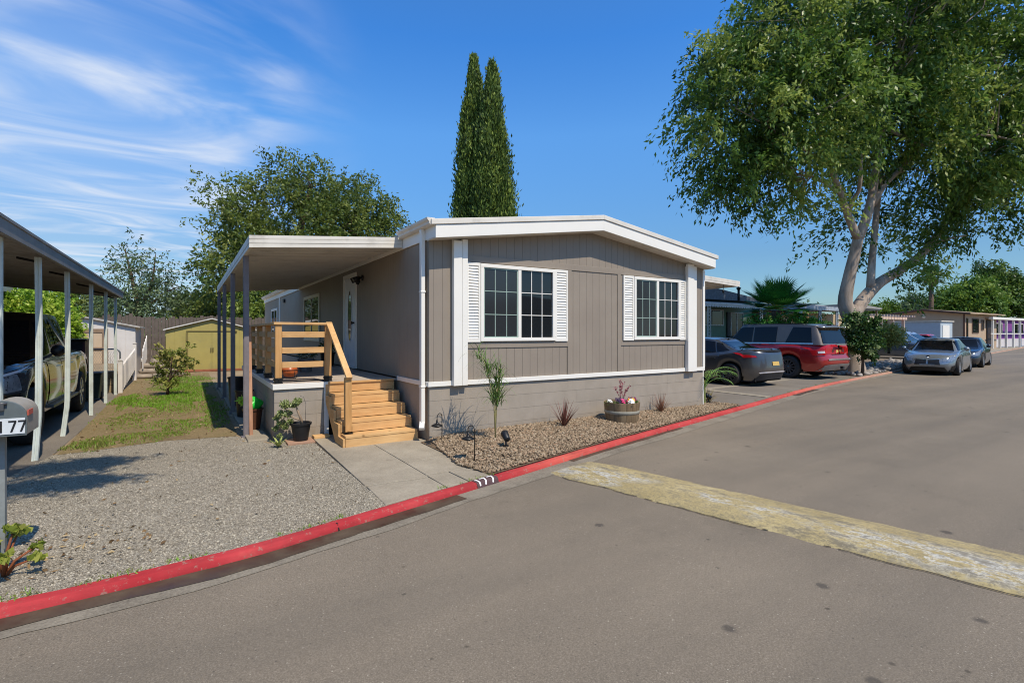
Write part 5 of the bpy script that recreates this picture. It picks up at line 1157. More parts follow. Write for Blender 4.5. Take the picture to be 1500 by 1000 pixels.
# dark grey fastback, tail to the kerb
dust=lin(150,134,112)
C=sedan(paint('dark_grey_car_paint',lin(66,70,76),.5,.3,.55,dust,.8),M['rim_dark'],4.7,1.86,1.44,1.10,True)
C['roof']=[(-2.0,1.08),(-1.5,1.24),(-.9,1.37),(-.1,1.44),(.5,1.40),(1.35,.97)]; C['gh'].update(r0=-2.08,r1=-.75,f0=1.4,n=6.5); C['spokes']=9
C['ends']=[e for e in C['ends'] if e[0] not in('grille','taillight')]+[('taillight',False,[(.66,.84),(.87,.82),(.87,.905),(.68,.885)],.012,M['lamp_red']),('spoiler',False,[(-.80,1.0),(.80,1.0),(.78,1.045),(-.78,1.045)],.02,M['black']),('bumper_trim',False,[(-.62,.42),(.62,.42),(.66,.45),(-.66,.45)],.016,M['lamp_white'])]
C['sides']=C['sides'][:1]
car('sedan','dusty dark grey fastback sedan parked tail to the kerb beside the red SUV',(14.95,11.0,0),PI/2,C)
# red SUV
def suv(p):
    hl=2.67
    def extra(o,low,gh):
        b=MB(); b.smooth=True; vs=[]; N=12
        for i in range(N+1):
            y=-.78+1.56*i/N; z=1.845+.02*(1-(y/.78)**2); vs += [(-2.22,y,z),(-2.50,y*.97,z-.03),(-2.50,y*.97,z-.06),(-2.25,y,z-.05)]
        b.add(vs,[(i*4+j,i*4+(j+1)%4,(i+1)*4+(j+1)%4,(i+1)*4+j) for i in range(N) for j in range(4)]+[(0,1,2,3),(N*4,N*4+1,N*4+2,N*4+3)]); b.build('roof_spoiler',o.children[1].data.materials[0],o)
        for s in (1,-1):
            b=MB(); b.tube([(.6,s*.66,1.89),(.5,s*.66,1.94),(-1.7,s*.66,1.94),(-1.85,s*.66,1.88)],.018,6); b.build('roof_rail',M['black'],o)
        b=MB(); b.box(-2.72,-2.66,-.33,.33,1.185,1.225); b.build('tailgate_bar',M['chrome'],o)
        b=MB(); b.box(-2.78,-2.70,-.06,.06,.36,.46); b.build('tow_hitch',M['black'],o)
    return dict(cat='suv',L=2*hl,W=2.06,xf=hl-.92,xr=-hl+1.27,r=.40,gc=.28,gap=.065,paint=p,cabinm=paint('dusty_sheen_roof_paint',lin(62,54,50),.3,.35,.4,lin(150,134,110),3.5),rim=M['rim_dark'],spokes=12,n=8,tw=.28,crown=.05,  # cabin colour has the roof's dust and its tan sky reflection mixed in
      belt=[(-hl,1.22),(-2.3,1.22),(-.5,1.215),(.9,1.20),(1.3,1.19),(2.2,1.13),(2.5,1.06),(hl,.95)],
      roof=[(-2.6,1.84),(-2.2,1.885),(-1,1.92),(0,1.92),(.6,1.88),(1.3,1.3)],
      gh=dict(f0=1.42,f1=.55,r0=-2.56,r1=-2.30,wb=.94,wt=.78,crown=.035,n=14,ys=.88,rk=(.08,.86)),
      af=[(0,-.12),(.25,-.02),(.4,0),(.7,0),(.92,-.06),(1,-.16)],ar=[(0,-.14),(.18,0),(.42,0),(.46,-.07),(.95,-.09),(1,-.12)],
      doors=[(-.0,1.02,-.02,1.0,.14,1.03),(-1.0,-.03,-1.1,-.06,-.9,1.04)],handle=p,
      windows=[[(.02,.1),(1.12,.1),(.66,.84),(.0,.88)],[(-.93,.1),(-.05,.1),(-.05,.88),(-.93,.88)],[(-2.2,.1),(-1.28,.1),(-1.5,.88),(-2.12,.86)]],chrome_line=(-2.25,1.15,.035),
      mirror=(.98,1.2),cladding=.10,
      ends=[('taillight',False,[(.76,.87),(.985,.86),(.985,1.2),(.80,1.2)],.014,M['lamp_red']),('reversing_light',False,[(.79,.93),(.93,.93),(.93,1.0),(.80,1.0)],.02,M['lamp_white']),('plate_recess',False,[(-.42,.86),(.42,.86),(.42,1.10),(-.42,1.10)],.010,paint('dark_red_recess',lin(104,20,24),.4,.4)),('number_plate',False,[(-.14,.92),(.14,.92),(.14,1.04),(-.14,1.04)],.02,M['plate']),('bumper_step',False,[(-.72,.66),(.72,.66),(.76,.71),(-.76,.71)],.02,M['chrome']),('lower_bumper',False,[(-.9,.36),(.9,.36),(.85,.52),(-.85,.52)],.016,plain('dusty_silver_plastic',lin(150,142,132),.6,.15,8)),('headlight',True,[(.6,.85),(.96,.85),(.96,1.0),(.6,1.0)],.012,M['lamp_clear']),('grille',True,[(-.55,.6),(.55,.6),(.55,.98),(-.55,.98)],.012,M['black'])],
      sides=[('taillight',[(-hl+.02,.88),(-hl+.25,.9),(-hl+.2,1.2),(-hl+.03,1.2)],.014,M['lamp_red']),('headlight',[(hl-.4,.86),(hl-.12,.86),(hl-.12,1.0),(hl-.4,1.0)],.012,M['lamp_clear']),
             ],extra=extra)
redp=paint('red_suv_paint',lin(176,12,22),.3,.25,.32,lin(150,116,84),1.0)
C=suv(redp)
c_=car('suv','dusty red full-size SUV parked tail to the kerb',(19.12,8.78+2.67,0),PI/2,C)
# silver-grey sedan facing the camera, black one behind it
hd=math.atan2(-.16,-.987)
C=sedan(paint('blue_grey_car_paint',lin(134,140,144),.55,.28,.3,dust,.5),M['rim_silver'],4.7,1.83,1.435,1.08); C['spokes']=10
C['ends'] += [('grille_bar',True,[(-.40,.618),(-.03,.60),(-.03,.622),(-.37,.642)],.02,M['chrome']),('air_curtain',True,[(.66,.24),(.84,.26),(.82,.42),(.72,.40)],.014,M['black']),('number_plate_holder',True,[(-.24,.36),(.24,.36),(.24,.44),(-.24,.44)],.014,M['lamp_clear'])]
def bm_extra(o,low,gh):
    q=MB(); q.lathe([(0,.004),(.034,.002),(.038,-.004)],(0,0,0),16); e=q.build('hood_emblem',M['chrome'],o); e.location=(2.30,0,.715); e.rotation_euler=(0,R(58),0)
C['extra']=bm_extra
car('sedan','blue-grey sedan with twin oval grille, parked facing the camera at the kerb',(26.95,8.52,ROADZ),hd,C)
C=sedan(paint('black_car_paint',lin(34,42,56),.5,.25,.3,dust,.5),M['rim_silver'],4.6,1.8,1.43,1.06)
car('sedan','black sedan parked right behind the blue-grey sedan',(33.9,9.62,ROADZ),hd,C)
# minivan, pale crossover and red hatchback in far driveways
def van(p,L=5.0,H=1.78,W=1.98):
    hl=L/2; C=sedan(p,M['rim_silver'],L,W,H,1.12); C.update(cat='minivan',n=6)
    C['belt']=[(-hl,1.05),(-hl+.2,1.1),(-.5,1.06),(.8,1.04),(hl-.8,.98),(hl-.25,.84),(hl,.72)]; C['roof']=[(-hl+.25,H-.08),(-1.4,H),(-.2,H),(.5,H-.08),(1.75,1.03)]
    C['gh']=dict(f0=1.78,f1=.35,r0=-hl+.18,r1=-hl+.42,wb=.92,wt=.76,crown=.04,n=10,ys=.86); C['doors']=[(.2,1.2,.15,1.15,.4,.92),(-.9,.17,-.95,.12,-.75,.93)]
    C['windows']=[[(.15,.12),(1.35,.12),(.5,.84),(.12,.88)],[(-.95,.12),(.08,.12),(.06,.88),(-.95,.88)],[(-2.1,.12),(-1.02,.12),(-1.02,.88),(-2.0,.86)]]; C['mirror']=(1.2,1.0); return C
C=van(paint('slate_van_paint',lin(86,102,118),.5,.3,.3,dust,.5)); car('minivan','slate-blue minivan nose to the street behind the yellow-green bush',(38.6,14.55,0),-PI/2-.04,C)
C=van(paint('silver_crossover_paint',lin(168,176,186),.5,.3,.3,dust,.5),4.7,1.68,1.9); C['cat']='car'; car('crossover','pale silver crossover nose to the street between the minivan and the black sedan',(42.6,15.3,0),-PI/2-.04,C)
C=sedan(paint('bright_red_paint',lin(176,30,40),.3,.3,.2,dust,.5),M['rim_silver'],4.3,1.8,1.5,1.1); car('hatchback','small red car whose roof shows beyond the black sedan',(48.9,16.3,0),-PI/2,C)
# black pickup under the carport
def pickup(p):
    hl=2.95
    def extra(o,low,gh):
        b=MB(); b.box(-2.85,-.95,-.80,.80,1.20,1.212); b.build('bed_cover',M['black'],o)
        for s in (1,-1):
            b=MB(); b.box(-.9,1.25,s*1.0-.07,s*1.0+.07,.42,.47); b.box(.9,.98,s*.9-.03,s*.9+.03,.43,.5); b.box(-.6,-.52,s*.9-.03,s*.9+.03,.43,.5); b.build('running_board',plain('running_board_metal',lin(96,98,96),.4,.15,12,metal=.4),o,bevel=.008)
        for k in range(5):
            b=MB(); b.box(hl-.012,hl+.028,-.52,.52,.70+.075*k,.725+.075*k); b.build('grille_bar',M['chrome'],o)
        b=MB(); b.box(hl-.10,hl+.045,-.92,.92,.43,.60); b.build('front_bumper',M['chrome'],o,bevel=.03)
    return dict(cat='pickup',L=2*hl,W=2.04,xf=hl-.98,xr=-hl+1.22,r=.41,gc=.36,gap=.075,paint=p,rim=M['rim_silver'],spokes=6,n=9,tw=.27,crown=.045,
      belt=[(-hl,1.22),(-1.0,1.22),(-.2,1.23),(1.1,1.23),(1.5,1.23),(2.2,1.20),(2.7,1.16),(hl,1.08)],
      roof=[(-.95,1.86),(-.4,1.92),(.3,1.925),(.75,1.88),(1.6,1.25)],
      gh=dict(f0=1.55,f1=.68,r0=-1.0,r1=-.82,wb=.93,wt=.76,crown=.035,n=12,ys=.88),
      af=[(0,-.1),(.2,0),(.4,0),(.8,0),(.95,-.04),(1,-.1)],ar=[(0,-.08),(.2,0),(.8,-.0),(.95,-.02),(1,-.05)],
      doors=[(.28,1.28,.26,1.26,.45,1.06),(-.82,.25,-.9,.22,-.68,1.06)],handle=M['chrome'],
      windows=[[(.3,.1),(1.3,.1),(.78,.86),(.28,.88)],[(-.82,.1),(.23,.1),(.22,.88),(-.76,.88)]],chrome_line=(-.85,1.32,.03),
      mirror=(1.25,1.2),mirrorm=M['black'],
      ends=[('grille',True,[(-.56,.66),(.56,.66),(.58,1.06),(-.58,1.06)],.012,M['black']),('headlight',True,[(.60,.80),(.99,.80),(.99,1.05),(.60,1.05)],.014,M['lamp_dark']),('headlight_lens',True,[(.63,.86),(.84,.86),(.84,1.0),(.63,1.0)],.022,M['lamp_clear']),('light_strip',True,[(.62,1.015),(.97,1.015),(.97,1.04),(.62,1.04)],.024,M['lamp_white']),('fog_light',True,[(.68,.48),(.84,.48),(.84,.56),(.68,.56)],.06,M['lamp_clear']),('taillight',False,[(.84,.8),(.99,.8),(.99,1.15),(.84,1.15)],.012,M['lamp_red'])],
      sides=[('headlight',[(hl-.30,.84),(hl-.03,.82),(hl-.03,1.05),(hl-.26,1.05)],.014,M['lamp_clear']),('taillight',[(-hl+.02,.8),(-hl+.16,.8),(-hl+.16,1.15),(-hl+.02,1.15)],.012,M['lamp_red'])],extra=extra)
C=pickup(paint('black_pickup_paint',lin(20,19,18),.1,.2)); car('pickup_truck','black crew-cab pickup parked under the carport facing the street',(-2.86,9.0+2.95,0),-PI/2,C)
# ================================================================== right side: awning, neighbouring homes
o=thing('side_carport','cream flat awning on the far right side of the taupe home','awning',(10.7,12,0)); zr_=lambda u:2.80-.045*(u-12)
b=MB(); b.prism([(9.31,zr_(9.31)+.05),(11.95,zr_(11.95)+.05),(11.95,zr_(11.95)+.075),(9.31,zr_(9.31)+.075)],'y',7.93,17); k=8.1
while k<17: b.prism([(9.31,zr_(9.31)+.0),(11.9,zr_(11.9)+.0),(11.9,zr_(11.9)+.049),(9.31,zr_(9.31)+.049)],'y',k,k+.05); k+=.45
b.build('roof_panel',M['awning'],o)
b=MB()
for z0,z1,d in ((0,.045,0),(.05,.095,.004),(.10,.14,0)):
    b.prism([(9.32,zr_(9.32)+z0),(12,zr_(12)+z0),(12,zr_(12)+z1),(9.32,zr_(9.32)+z1)],'y',7.9-d,7.925); b.box(11.96,12+d,7.93,17,zr_(12)+z0,zr_(12)+z1)
b.build('fascia',M['white_old'],o)
for v_ in (9.6,12.5,15.5): b=MB(); b.box(11.82,11.89,v_-.035,v_+.035,-.02,zr_(11.9)+.0); b.build('post',M['post_grey'],o)
b=MB(); b.tube([(11.45,8.0,2.83),(11.45,8.0,2.7)],.008,5); b.tube([(11.45,8.0,2.7),(11.45,8.0,2.62)],[.03,.02],8); tag(b.build('hanging_hook',M['black_metal']),'small dark hook hanging under the cream awning edge','hook')
# green home with scalloped porch
o=thing('green_home','green mobile home with a scalloped white porch edge behind the fan palm','house',(24.5,22,0))
M['green_wall']=plain('green_siding',lin(112,136,114),.65,.08,3); gw=MB(); z=0
while z<3.4: gw.box(19.6,28.2,17.8-.0,17.9,z+.0,z+.17); gw.box(19.6,28.2,17.812,17.9,z+.17,z+.185); z+=.185
gw.box(19.6,19.7,17.9,32,0,3.4); gw.box(28.1,28.2,17.9,32,0,3.4); gw.build('wall',M['green_wall'],o)
b=MB(); b.prism([(19.2,3.42),(28.6,3.42),(28.6,3.52),(23.9,4.05),(19.2,3.52)],'y',17.2,32.2); b.build('roof',plain('dark_blue_shingle',lin(112,118,128),.9,.25,9),o)
b=MB(); b.prism([(16.15,3.06),(17.79,3.36),(17.79,3.40),(16.15,3.10)],'x',20.5,27.4); b.build('porch_roof',plain('porch_metal',lin(120,126,132),.6,.15,4),o)
b=MB(); x=20.5
while x<27.4: b.add([(x,16.13,3.12),(x,16.13,2.98),(x+.05,16.13,2.93),(x+.15,16.13,2.93),(x+.2,16.13,2.98),(x+.2,16.13,3.12)],[(0,1,2,3,4,5)]); x+=.205
b.box(20.5,27.4,16.1,16.125,3.06,3.16); b.build('scalloped_valance',plain('pale_valance',lin(222,224,226),.6,.12,4,dirt=.3),o)
for u_ in (22.0,26.5):
    b=MB(); b.box(u_-.13,u_-.09,16.15,16.19,0,3.05); b.box(u_+.09,u_+.13,16.15,16.19,0,3.05); z=.2
    while z<2.9: b.bar((u_-.09,16.17,z),(u_+.09,16.17,z+.16),.012,.025); b.bar((u_+.09,16.165,z),(u_-.09,16.165,z+.16),.012,.025); z+=.17
    b.build('lattice_post',M['white_old'],o)
def flat_window(parent,u0,u1,z0,z1,y,fm,glass='glass',mid=True,t=.06):
    b=MB(); b.box(u0,u1,y-.05,y,z0,z0+t); b.box(u0,u1,y-.05,y,z1-t,z1); b.box(u0,u0+t,y-.05,y,z0+t,z1-t); b.box(u1-t,u1,y-.05,y,z0+t,z1-t)
    if mid: m=(u0+u1)/2; b.box(m-t/2,m+t/2,y-.045,y,z0+t,z1-t)
    w=b.build('window',fm,parent); b=MB(); b.box(u0+t,u1-t,y-.03,y-.01,z0+t,z1-t); b.build('pane',M[glass],w); return w
flat_window(o,23.2,25.45,2.02,2.93,17.8,M['white_old']); b=MB(); b.box(25.75,26.05,17.72,17.79,.4,2.8); b.build('door',plain('dark_door',lin(40,38,36),.5,.1),o)
flat_window(o,26.1,27.3,1.2,2.8,17.8,M['white_old'],'glass_screen')
b=MB(); b.box(25.9,26.9,16.4,17.7,0,1.45); b.build('porch_step',plain('grey_porch',lin(112,118,114),.8,.1),o)
b=MB(); p=at(1082,440,26.5); b.tube([(p.x,p.y,3.3),(p.x,p.y,3.85)],.06,10); b.lathe([(.0,.2),(.12,.13),(.13,.1),(.08,.06),(.06,0)],(p.x,p.y,3.83),14); b.build('vent_pipe',M['black_metal'],o)
# home with blue-grey carport further along
o=thing('tan_carport_home','tan home with a pale blue-grey carport roof between the fan palm and the big tree','house',(33,20,0))
b=MB(); b.box(30.3,40.5,18.2,30,0,2.95); b.build('wall',plain('tan_siding',lin(184,158,122),.7,.1,3),o)
M['bluegrey']=plain('blue_grey_metal',lin(164,172,182),.5,.1,2,dirt=.3)
b=MB(); b.box(29,35.2,15.45,18.19,3.12,3.17); b.prism([(29,3.18),(35.3,3.18),(33.6,3.35),(30,3.42)],'y',16.4,30); b.build('roof',plain('grey_flat_roof',lin(134,138,144),.7,.15,3),o); b=MB(); b.box(28.95,35.25,15.4,15.445,2.95,3.18); b.box(28.9,28.945,15.4,18,2.95,3.18); b.build('fascia',M['bluegrey'],o)
for u_ in (29.3,31.4,33.4): b=MB(); b.box(u_-.06,u_+.06,15.46,15.56,0,2.95); b.box(u_-.16,u_-.1,15.48,15.54,0,2.95); b.build('post',M['bluegrey'],o)
flat_window(o,31.9,33.2,1.5,2.6,18.2,M['white_old'],'glass'); b=MB(); b.box(34,34.9,18.12,18.19,.2,2.5); b.build('door',plain('dark_brown_door',lin(72,58,46),.6,.1),o)
b=MB(); b.box(35.4,38.6,15.3,18.19,3.1,3.17); b.prism([(35.4,3.18),(38.7,3.18),(38.7,3.26),(35.4,3.46)],'y',15.2,30); b.build('side_roof',plain('tan_grey_roof',lin(150,146,140),.7,.15,3),o)
for u_ in (36.0,38.5): b=MB(); b.box(u_-.05,u_+.05,15.4,15.5,0,3.1); b.build('post',plain('tan_post',lin(170,150,120),.7,.1),o)
# tan lattice pergola, white shed
o=thing('tan_pergola','pinkish tan patio frame beyond the minivan','pergola',(46,18.5,0)); tp=plain('pink_tan_paint',lin(206,182,162),.7,.08,4)
for u_ in (41.8,43.6,45.6,47.6,49.6): b=MB(); b.box(u_-.09,u_+.09,17.9,18.08,0,2.7); b.build('post',tp,o)
b=MB(); b.box(41.4,50,17.86,18.12,2.701,2.9); b.build('beam',tp,o); k=41.6
b=MB()
while k<50: b.box(k,k+.08,17.2,19.5,2.901,3.02); k+=.5
b.build('rafters',tp,o); b=MB(); b.box(41.2,44.6,18.4,21,0,2.6); b.build('back_wall',plain('pale_tan_wall',lin(190,166,146),.8,.08),o)
o=thing('white_shed','white flat-topped shed in front of the tan gabled home','shed',(55.5,18.5,0)); b=MB(); b.box(54.5,57.2,17.06,20.6,0,2.6); b.build('wall',plain('pale_blue_white',lin(172,182,188),.6,.05,4),o,bevel=.02); b=MB(); b.box(54.4,57.3,16.96,20.7,2.601,2.68); b.build('roof',M['white_old'],o); b=MB(); b.box(54.9,56.4,17.02,17.055,.1,2.3); b.build('door',M['white'],o)
# tan gabled home
o=thing('tan_gabled_home','tan home with a low brown-edged gable at the far end of the street','house',(70,22,0)); tw_=plain('tan_stucco',lin(176,152,126),.8,.06,2); zc=lambda v:3.55+(.42-abs(v-21.55)*.13)
b=MB(); b.prism([(18.3,0),(24.8,0),(24.8,zc(24.8)),(21.55,zc(21.55)),(18.3,zc(18.3))],'x',64.4,64.6); b.box(64.6,74,18.3,18.45,0,3.5); b.box(64.6,74,24.6,24.8,0,3.5); b.build('wall',tw_,o)
for s,(a,c) in enumerate(((17.7,21.55),(21.55,25.4))):
    b=MB(); b.prism([(a,zc(a)+.02),(c,zc(c)+.02),(c,zc(c)+.14),(a,zc(a)+.14)],'x',64.0,74.4); b.build('roof_slope',plain('tan_roof',lin(170,144,116),.8,.1,3),o)
    b=MB(); b.prism([(a,zc(a)-.06),(c,zc(c)-.06),(c,zc(c)+.10),(a,zc(a)+.10)],'x',63.95,63.995); b.build('bargeboard',plain('brown_trim',lin(92,62,48),.7,.1),o)
b=MB(); b.box(64.36,64.44,18.24,18.36,0,3.5); b.build('corner_trim',plain('brown_trim',lin(92,62,48),.7,.1),o)
bt=plain('brown_window_frame',lin(96,74,58),.7,.1)
for a,c,z0,z1 in ((64.9,65.4,.8,3.1),(66.5,68.4,1.6,3.1),(69.1,69.9,1.9,3.0)): flat_window(o,a,c,z0,z1,18.3,bt,'glass',False,.08)
b=MB(); b.box(70.7,72.0,18.22,18.29,.2,3.0); b.build('door',plain('dark_brown_door',lin(52,42,38),.6,.1),o)
b=MB(); b.lathe([(0,-.06),(.14,-.05),(.16,0)],(64.38,21.55,3.3),12,'x'); b.lathe([(.05,0),(.12,.12),(.02,.3)],(64.3,21.55,3.25),10); b.build('gable_lamp',M['white'],o)
# purple home and white pergola
o=thing('purple_home','purple home with white windows behind the white posts at the right end of the street','house',(84,24,0)); b=MB(); b.box(75,96,19,28,0,3.15); b.build('wall',plain('purple_siding',lin(122,62,136),.7,.08,3),o); b=MB(); b.box(74.7,96.3,18.7,28.3,3.16,3.32); b.build('roof',plain('pale_roof_edge',lin(206,204,206),.6,.06),o); b=MB(); b.box(74.9,96,18.93,18.99,0,.95); b.build('skirting',plain('pale_skirting',lin(200,196,196),.7,.06),o)
for a,c in ((76.2,78.8),(82.4,86.6),(90,93)): flat_window(o,a,c,1.5,2.75,19,M['white'])
o=thing('white_pergola','white posts and beam of a porch in front of the purple home','pergola',(76,17.8,0)); 
for u_ in (70.9,73.2,75.3,77.8,80.2,83,86): b=MB(); b.box(u_-.09,u_+.09,17.75,17.93,0,3.05); b.build('post',M['white'],o)
b=MB(); b.box(70.3,88,17.65,18.0,3.051,3.3); b.build('beam',M['white'],o); b=MB(); b.box(70.4,88,17.8,17.86,1.5,1.6); b.build('rail',M['white'],o)
# homes across the street, seen only as reflections in the windows
o=thing('opposite_home','grey-green mobile home across the street facing the taupe home','house',(16,-12,0)); b=MB(); b.box(8,22,-16,-9.0,-.1,2.9); b.build('wall',plain('grey_green_siding',lin(120,126,116),.7,.08,3),o); b=MB(); b.prism([(7.6,2.92),(22.4,2.92),(22.4,3.05),(15,3.6),(7.6,3.05)],'y',-16.4,-8.6); b.build('roof',plain('grey_shingle',lin(110,108,106),.9,.2,8),o)
# ================================================================== trees and shrubs
RV=np.array([CY,-SY,0]); FV=np.array([SY,CY,0]); UV=np.array([0,0,1.])
def sprays(lv,pts,dirs,L,nl,droop,l,w,spread,tint,tj=.12):
    """twigs starting at pts, heading dirs, bearing nl leaves each"""
    pts=np.asarray(pts); dirs=np.asarray(dirs); n=len(pts); t=RNG.uniform(.05,1,(n,nl,1)); Ls=(RNG.uniform(.6,1.2,n)*L)[:,None,None]
    p=pts[:,None,:]+dirs[:,None,:]*t*Ls; p[:,:,2]-=droop*(t*t)[:,:,0]*Ls[:,:,0]; p+=RNG.normal(size=p.shape)*spread
    tan=dirs[:,None,:]+np.array([0,0,-2*droop])*t; d=tan+RNG.normal(size=p.shape)*.75
    tt=np.clip(np.repeat(tint,nl)+RNG.normal(size=n*nl)*tj,0,1); m=n*nl
    lv.add(p.reshape(-1,3),d.reshape(-1,3),RNG.uniform(.7,1.25,m)*l,RNG.uniform(.7,1.25,m)*w,tt)
def lobe_pts(x,y,rx,ry,d,rd,n,shell=.5):
    c=np.array(at(x,y,d)); k=RNG.normal(size=(n,3)); k/=np.linalg.norm(k,axis=1,keepdims=True); r=RNG.random((n,1))**(shell)
    q=k*r; return c+q[:,0:1]*RV*rx*d/FOC+q[:,1:2]*FV*rd+q[:,2:3]*UV*ry*d/FOC, k[:,0:1]*RV+k[:,1:2]*FV+k[:,2:3]*UV
def make_tree(name,label,base,limbs,lobes,ntw,nl,leaf,twig,droop,mat,bark,outb=.7,seedtw=60,group=None,trad=.03,spread=.06,cl=3,tmean=.45,tsd=.2,down=0.,flat=0.,cat='tree'):
    o=thing(name,label,cat,base,group); b=MB()
    LP=[]
    for pts,rad in limbs:
        S=[np.array(p) for p in pts]; q=spline([tuple(p) for p in S],.3) if len(S)>2 else np.array(S)
        rr=np.interp(np.linspace(0,1,len(q)),np.linspace(0,1,len(rad)),rad); b.tube([Vector(p) for p in q],list(rr),10); LP += [(p,r) for p,r in zip(q,rr)]
    A=np.array([p for p,_ in LP]); wts=np.array([lb[2]*lb[3] for lb in lobes],float)*np.array([lb[6] if len(lb)>6 else 1 for lb in lobes]); wts/=wts.sum(); lv=Leaves()
    for lb,wt in zip(lobes,wts):
        n=max(6,int(ntw*wt)); nc=max(2,n//cl); C,Dd=lobe_pts(*lb[:6],nc); 
        P_=np.repeat(C,cl,axis=0)+RNG.normal(size=(nc*cl,3))*twig*.28; D_=np.repeat(Dd,cl,axis=0)*outb+RNG.normal(size=(nc*cl,3))*.55; D_[:,2]-=down; D_/=np.linalg.norm(D_,axis=1,keepdims=True)
        tn=np.repeat(np.clip(RNG.normal(tmean,tsd,nc),0,1),cl)
        sprays(lv,P_,D_,twig,nl,droop,leaf[0],leaf[1],spread,tn)
        for c in C[:max(1,int(seedtw*wt))]:
            j=int(np.argmin(np.linalg.norm(A-c,axis=1)+np.maximum(0,A[:,2]-c[2])*1.2)); s=A[j]; m=(s+c)/2+RNG.normal(size=3)*.12*np.linalg.norm(c-s); m[2]+=.05*np.linalg.norm(c-s)
            r0=min(trad*(.5+.12*np.linalg.norm(c-s)),LP[j][1]*.8); b.tube([Vector(s),Vector(m),Vector(c)],[r0,r0*.6,r0*.22],5,False)
    b.build('trunk',bark,o); lv.build('crown',mat,o,flat); return o
big=leafmat('broad_tree_leaf',lin(54,82,32),lin(96,128,50),lin(160,174,84),.42,.4)
d=20.8; Q=lambda x,y,dd=d: tuple(at(x,y,dd))
limbs=[([Q(1252,556,20.6),Q(1249,530,20.6),Q(1246,495,20.6),Q(1247,462,20.6)],[.48,.36,.32,.31]),
 ([Q(1248,470,20.6),Q(1238,445,20.5),Q(1243,410,20.4),Q(1252,372,20.3),Q(1258,345,20.2)],[.32,.26,.23,.21,.19]),
 ([Q(1257,350,20.2),Q(1243,318,20),Q(1232,285,19.8),Q(1215,245,19.5),Q(1200,215,19.2)],[.17,.14,.12,.10,.07]),
 ([Q(1232,285,19.8),Q(1208,268,19.4),Q(1190,258,19)],[.08,.06,.04]),
 ([Q(1257,350,20.2),Q(1268,322,20.3),Q(1277,290,20.5),Q(1281,262,20.6),Q(1290,200,20.6),Q(1300,130,20.6)],[.19,.17,.15,.14,.1,.05]),
 ([Q(1279,300,20.5),Q(1295,272,20.6),Q(1312,255,20.8),Q(1350,215,21)],[.12,.10,.08,.04]),
 ([Q(1243,318,20),Q(1248,295,19.8),Q(1258,280,19.6),Q(1262,230,19.2)],[.09,.08,.07,.04]),
 ([Q(1249,463,20.7),Q(1266,437,21),Q(1287,415,21.3),Q(1318,396,21.8),Q(1352,370,22.5),Q(1385,325,23.2),Q(1398,285,23.5),Q(1420,230,23.5)],[.27,.23,.19,.17,.15,.13,.1,.07]),
 ([Q(1275,424,21.1),Q(1277,385,21.3),Q(1281,345,21.5),Q(1284,310,21.8),Q(1292,260,22)],[.17,.14,.13,.11,.07]),
 ([Q(1352,370,22.5),Q(1380,352,22.3),Q(1415,345,22)],[.08,.05,.03]),
 ([Q(1300,190,20.6),Q(1370,215,20),Q(1430,198,19.5),Q(1490,206,19.2)],[.07,.06,.05,.03]),
 ([Q(1290,200,20.6),Q(1230,120,20),Q(1180,60,19.5)],[.08,.05,.03]),([Q(1215,245,19.5),Q(1150,200,19.2),Q(1080,160,19)],[.07,.05,.02])]
lobes=[(1066,165,68,75,20,1.8),(1090,110,70,80,19.5,2.2),(1062,245,42,50,20,1.4),(1120,215,80,75,19.5,2.4),(1130,40,70,70,20,2.2),(1180,140,90,90,19.3,2.8),(1150,225,70,45,20.5,2.2,.7),(1200,20,90,80,20,2.8),(1270,90,100,90,20.5,3.2),(1280,190,90,60,21.5,3),(1250,275,50,25,23,1.6,.5),
 (1350,50,110,100,20.5,3.6),(1370,160,100,90,20,3.6),(1440,100,110,110,21,3.6),(1400,250,90,60,21,3),(1480,220,90,80,21,3),(1520,130,100,130,21.5,3.4),(1310,310,50,25,23.5,2,.5),(1370,315,60,35,22.5,2,.7),(1450,300,60,35,21.5,2.2,.7),
 (1240,335,32,32,22.2,1.2,.7),(1330,372,44,18,22.3,1.4,.7),(1310,400,25,16,21.6,1,.5),(1400,350,50,26,22.4,1.4,.6),(1250,-70,150,70,20.5,3.4,.8),(1400,-60,140,80,21,3.6,.8),(1520,20,110,90,22,3,.7),(1022,135,28,40,20.2,1,.7),(1095,285,40,18,19.6,1.2,.7),(1160,300,40,22,19.8,1.4,.6)]
make_tree('broad_tree','tall spreading green tree with pale forked trunk at the right of the street','x' and Q(1252,552,20.6)[:2]+(0,),limbs,lobes,6900,25,(.215,.082),1.15,.5,big,M['bark'],.75,170,None,.05,.085,10,.5,.3,.24)
for i in range(0): pass
# oak-like tree behind the home, left
oak=leafmat('oak_leaf',lin(66,86,38),lin(112,128,56),lin(166,168,88),.4,.45)
d=36; lobes=[(345,300,40,40,36,2.2),(365,340,45,40,35.5,2.4),(340,395,48,40,35,2.4),(325,440,35,35,35,2),(420,265,28,30,37,1.6),(455,280,45,40,37,2.4),(500,300,48,45,37,2.4),(545,325,40,42,36.5,2.2),(455,340,70,50,36,3),(400,400,70,50,35.5,3),(520,370,60,45,36,3),(400,460,50,30,34,2.2,.8),(475,420,60,50,36,2.4)]
limbs=[([Q(440,520,36),Q(440,470,36),Q(436,400,36),Q(440,340,36),Q(455,270,36)],[.5,.45,.38,.25,.1]),([Q(436,420,36),Q(400,370,36),Q(360,310,36)],[.28,.2,.08]),([Q(438,410,36),Q(490,350,36),Q(530,310,36)],[.26,.18,.07]),([Q(436,430,36),Q(380,420,35.5),Q(330,410,35)],[.2,.14,.06])]
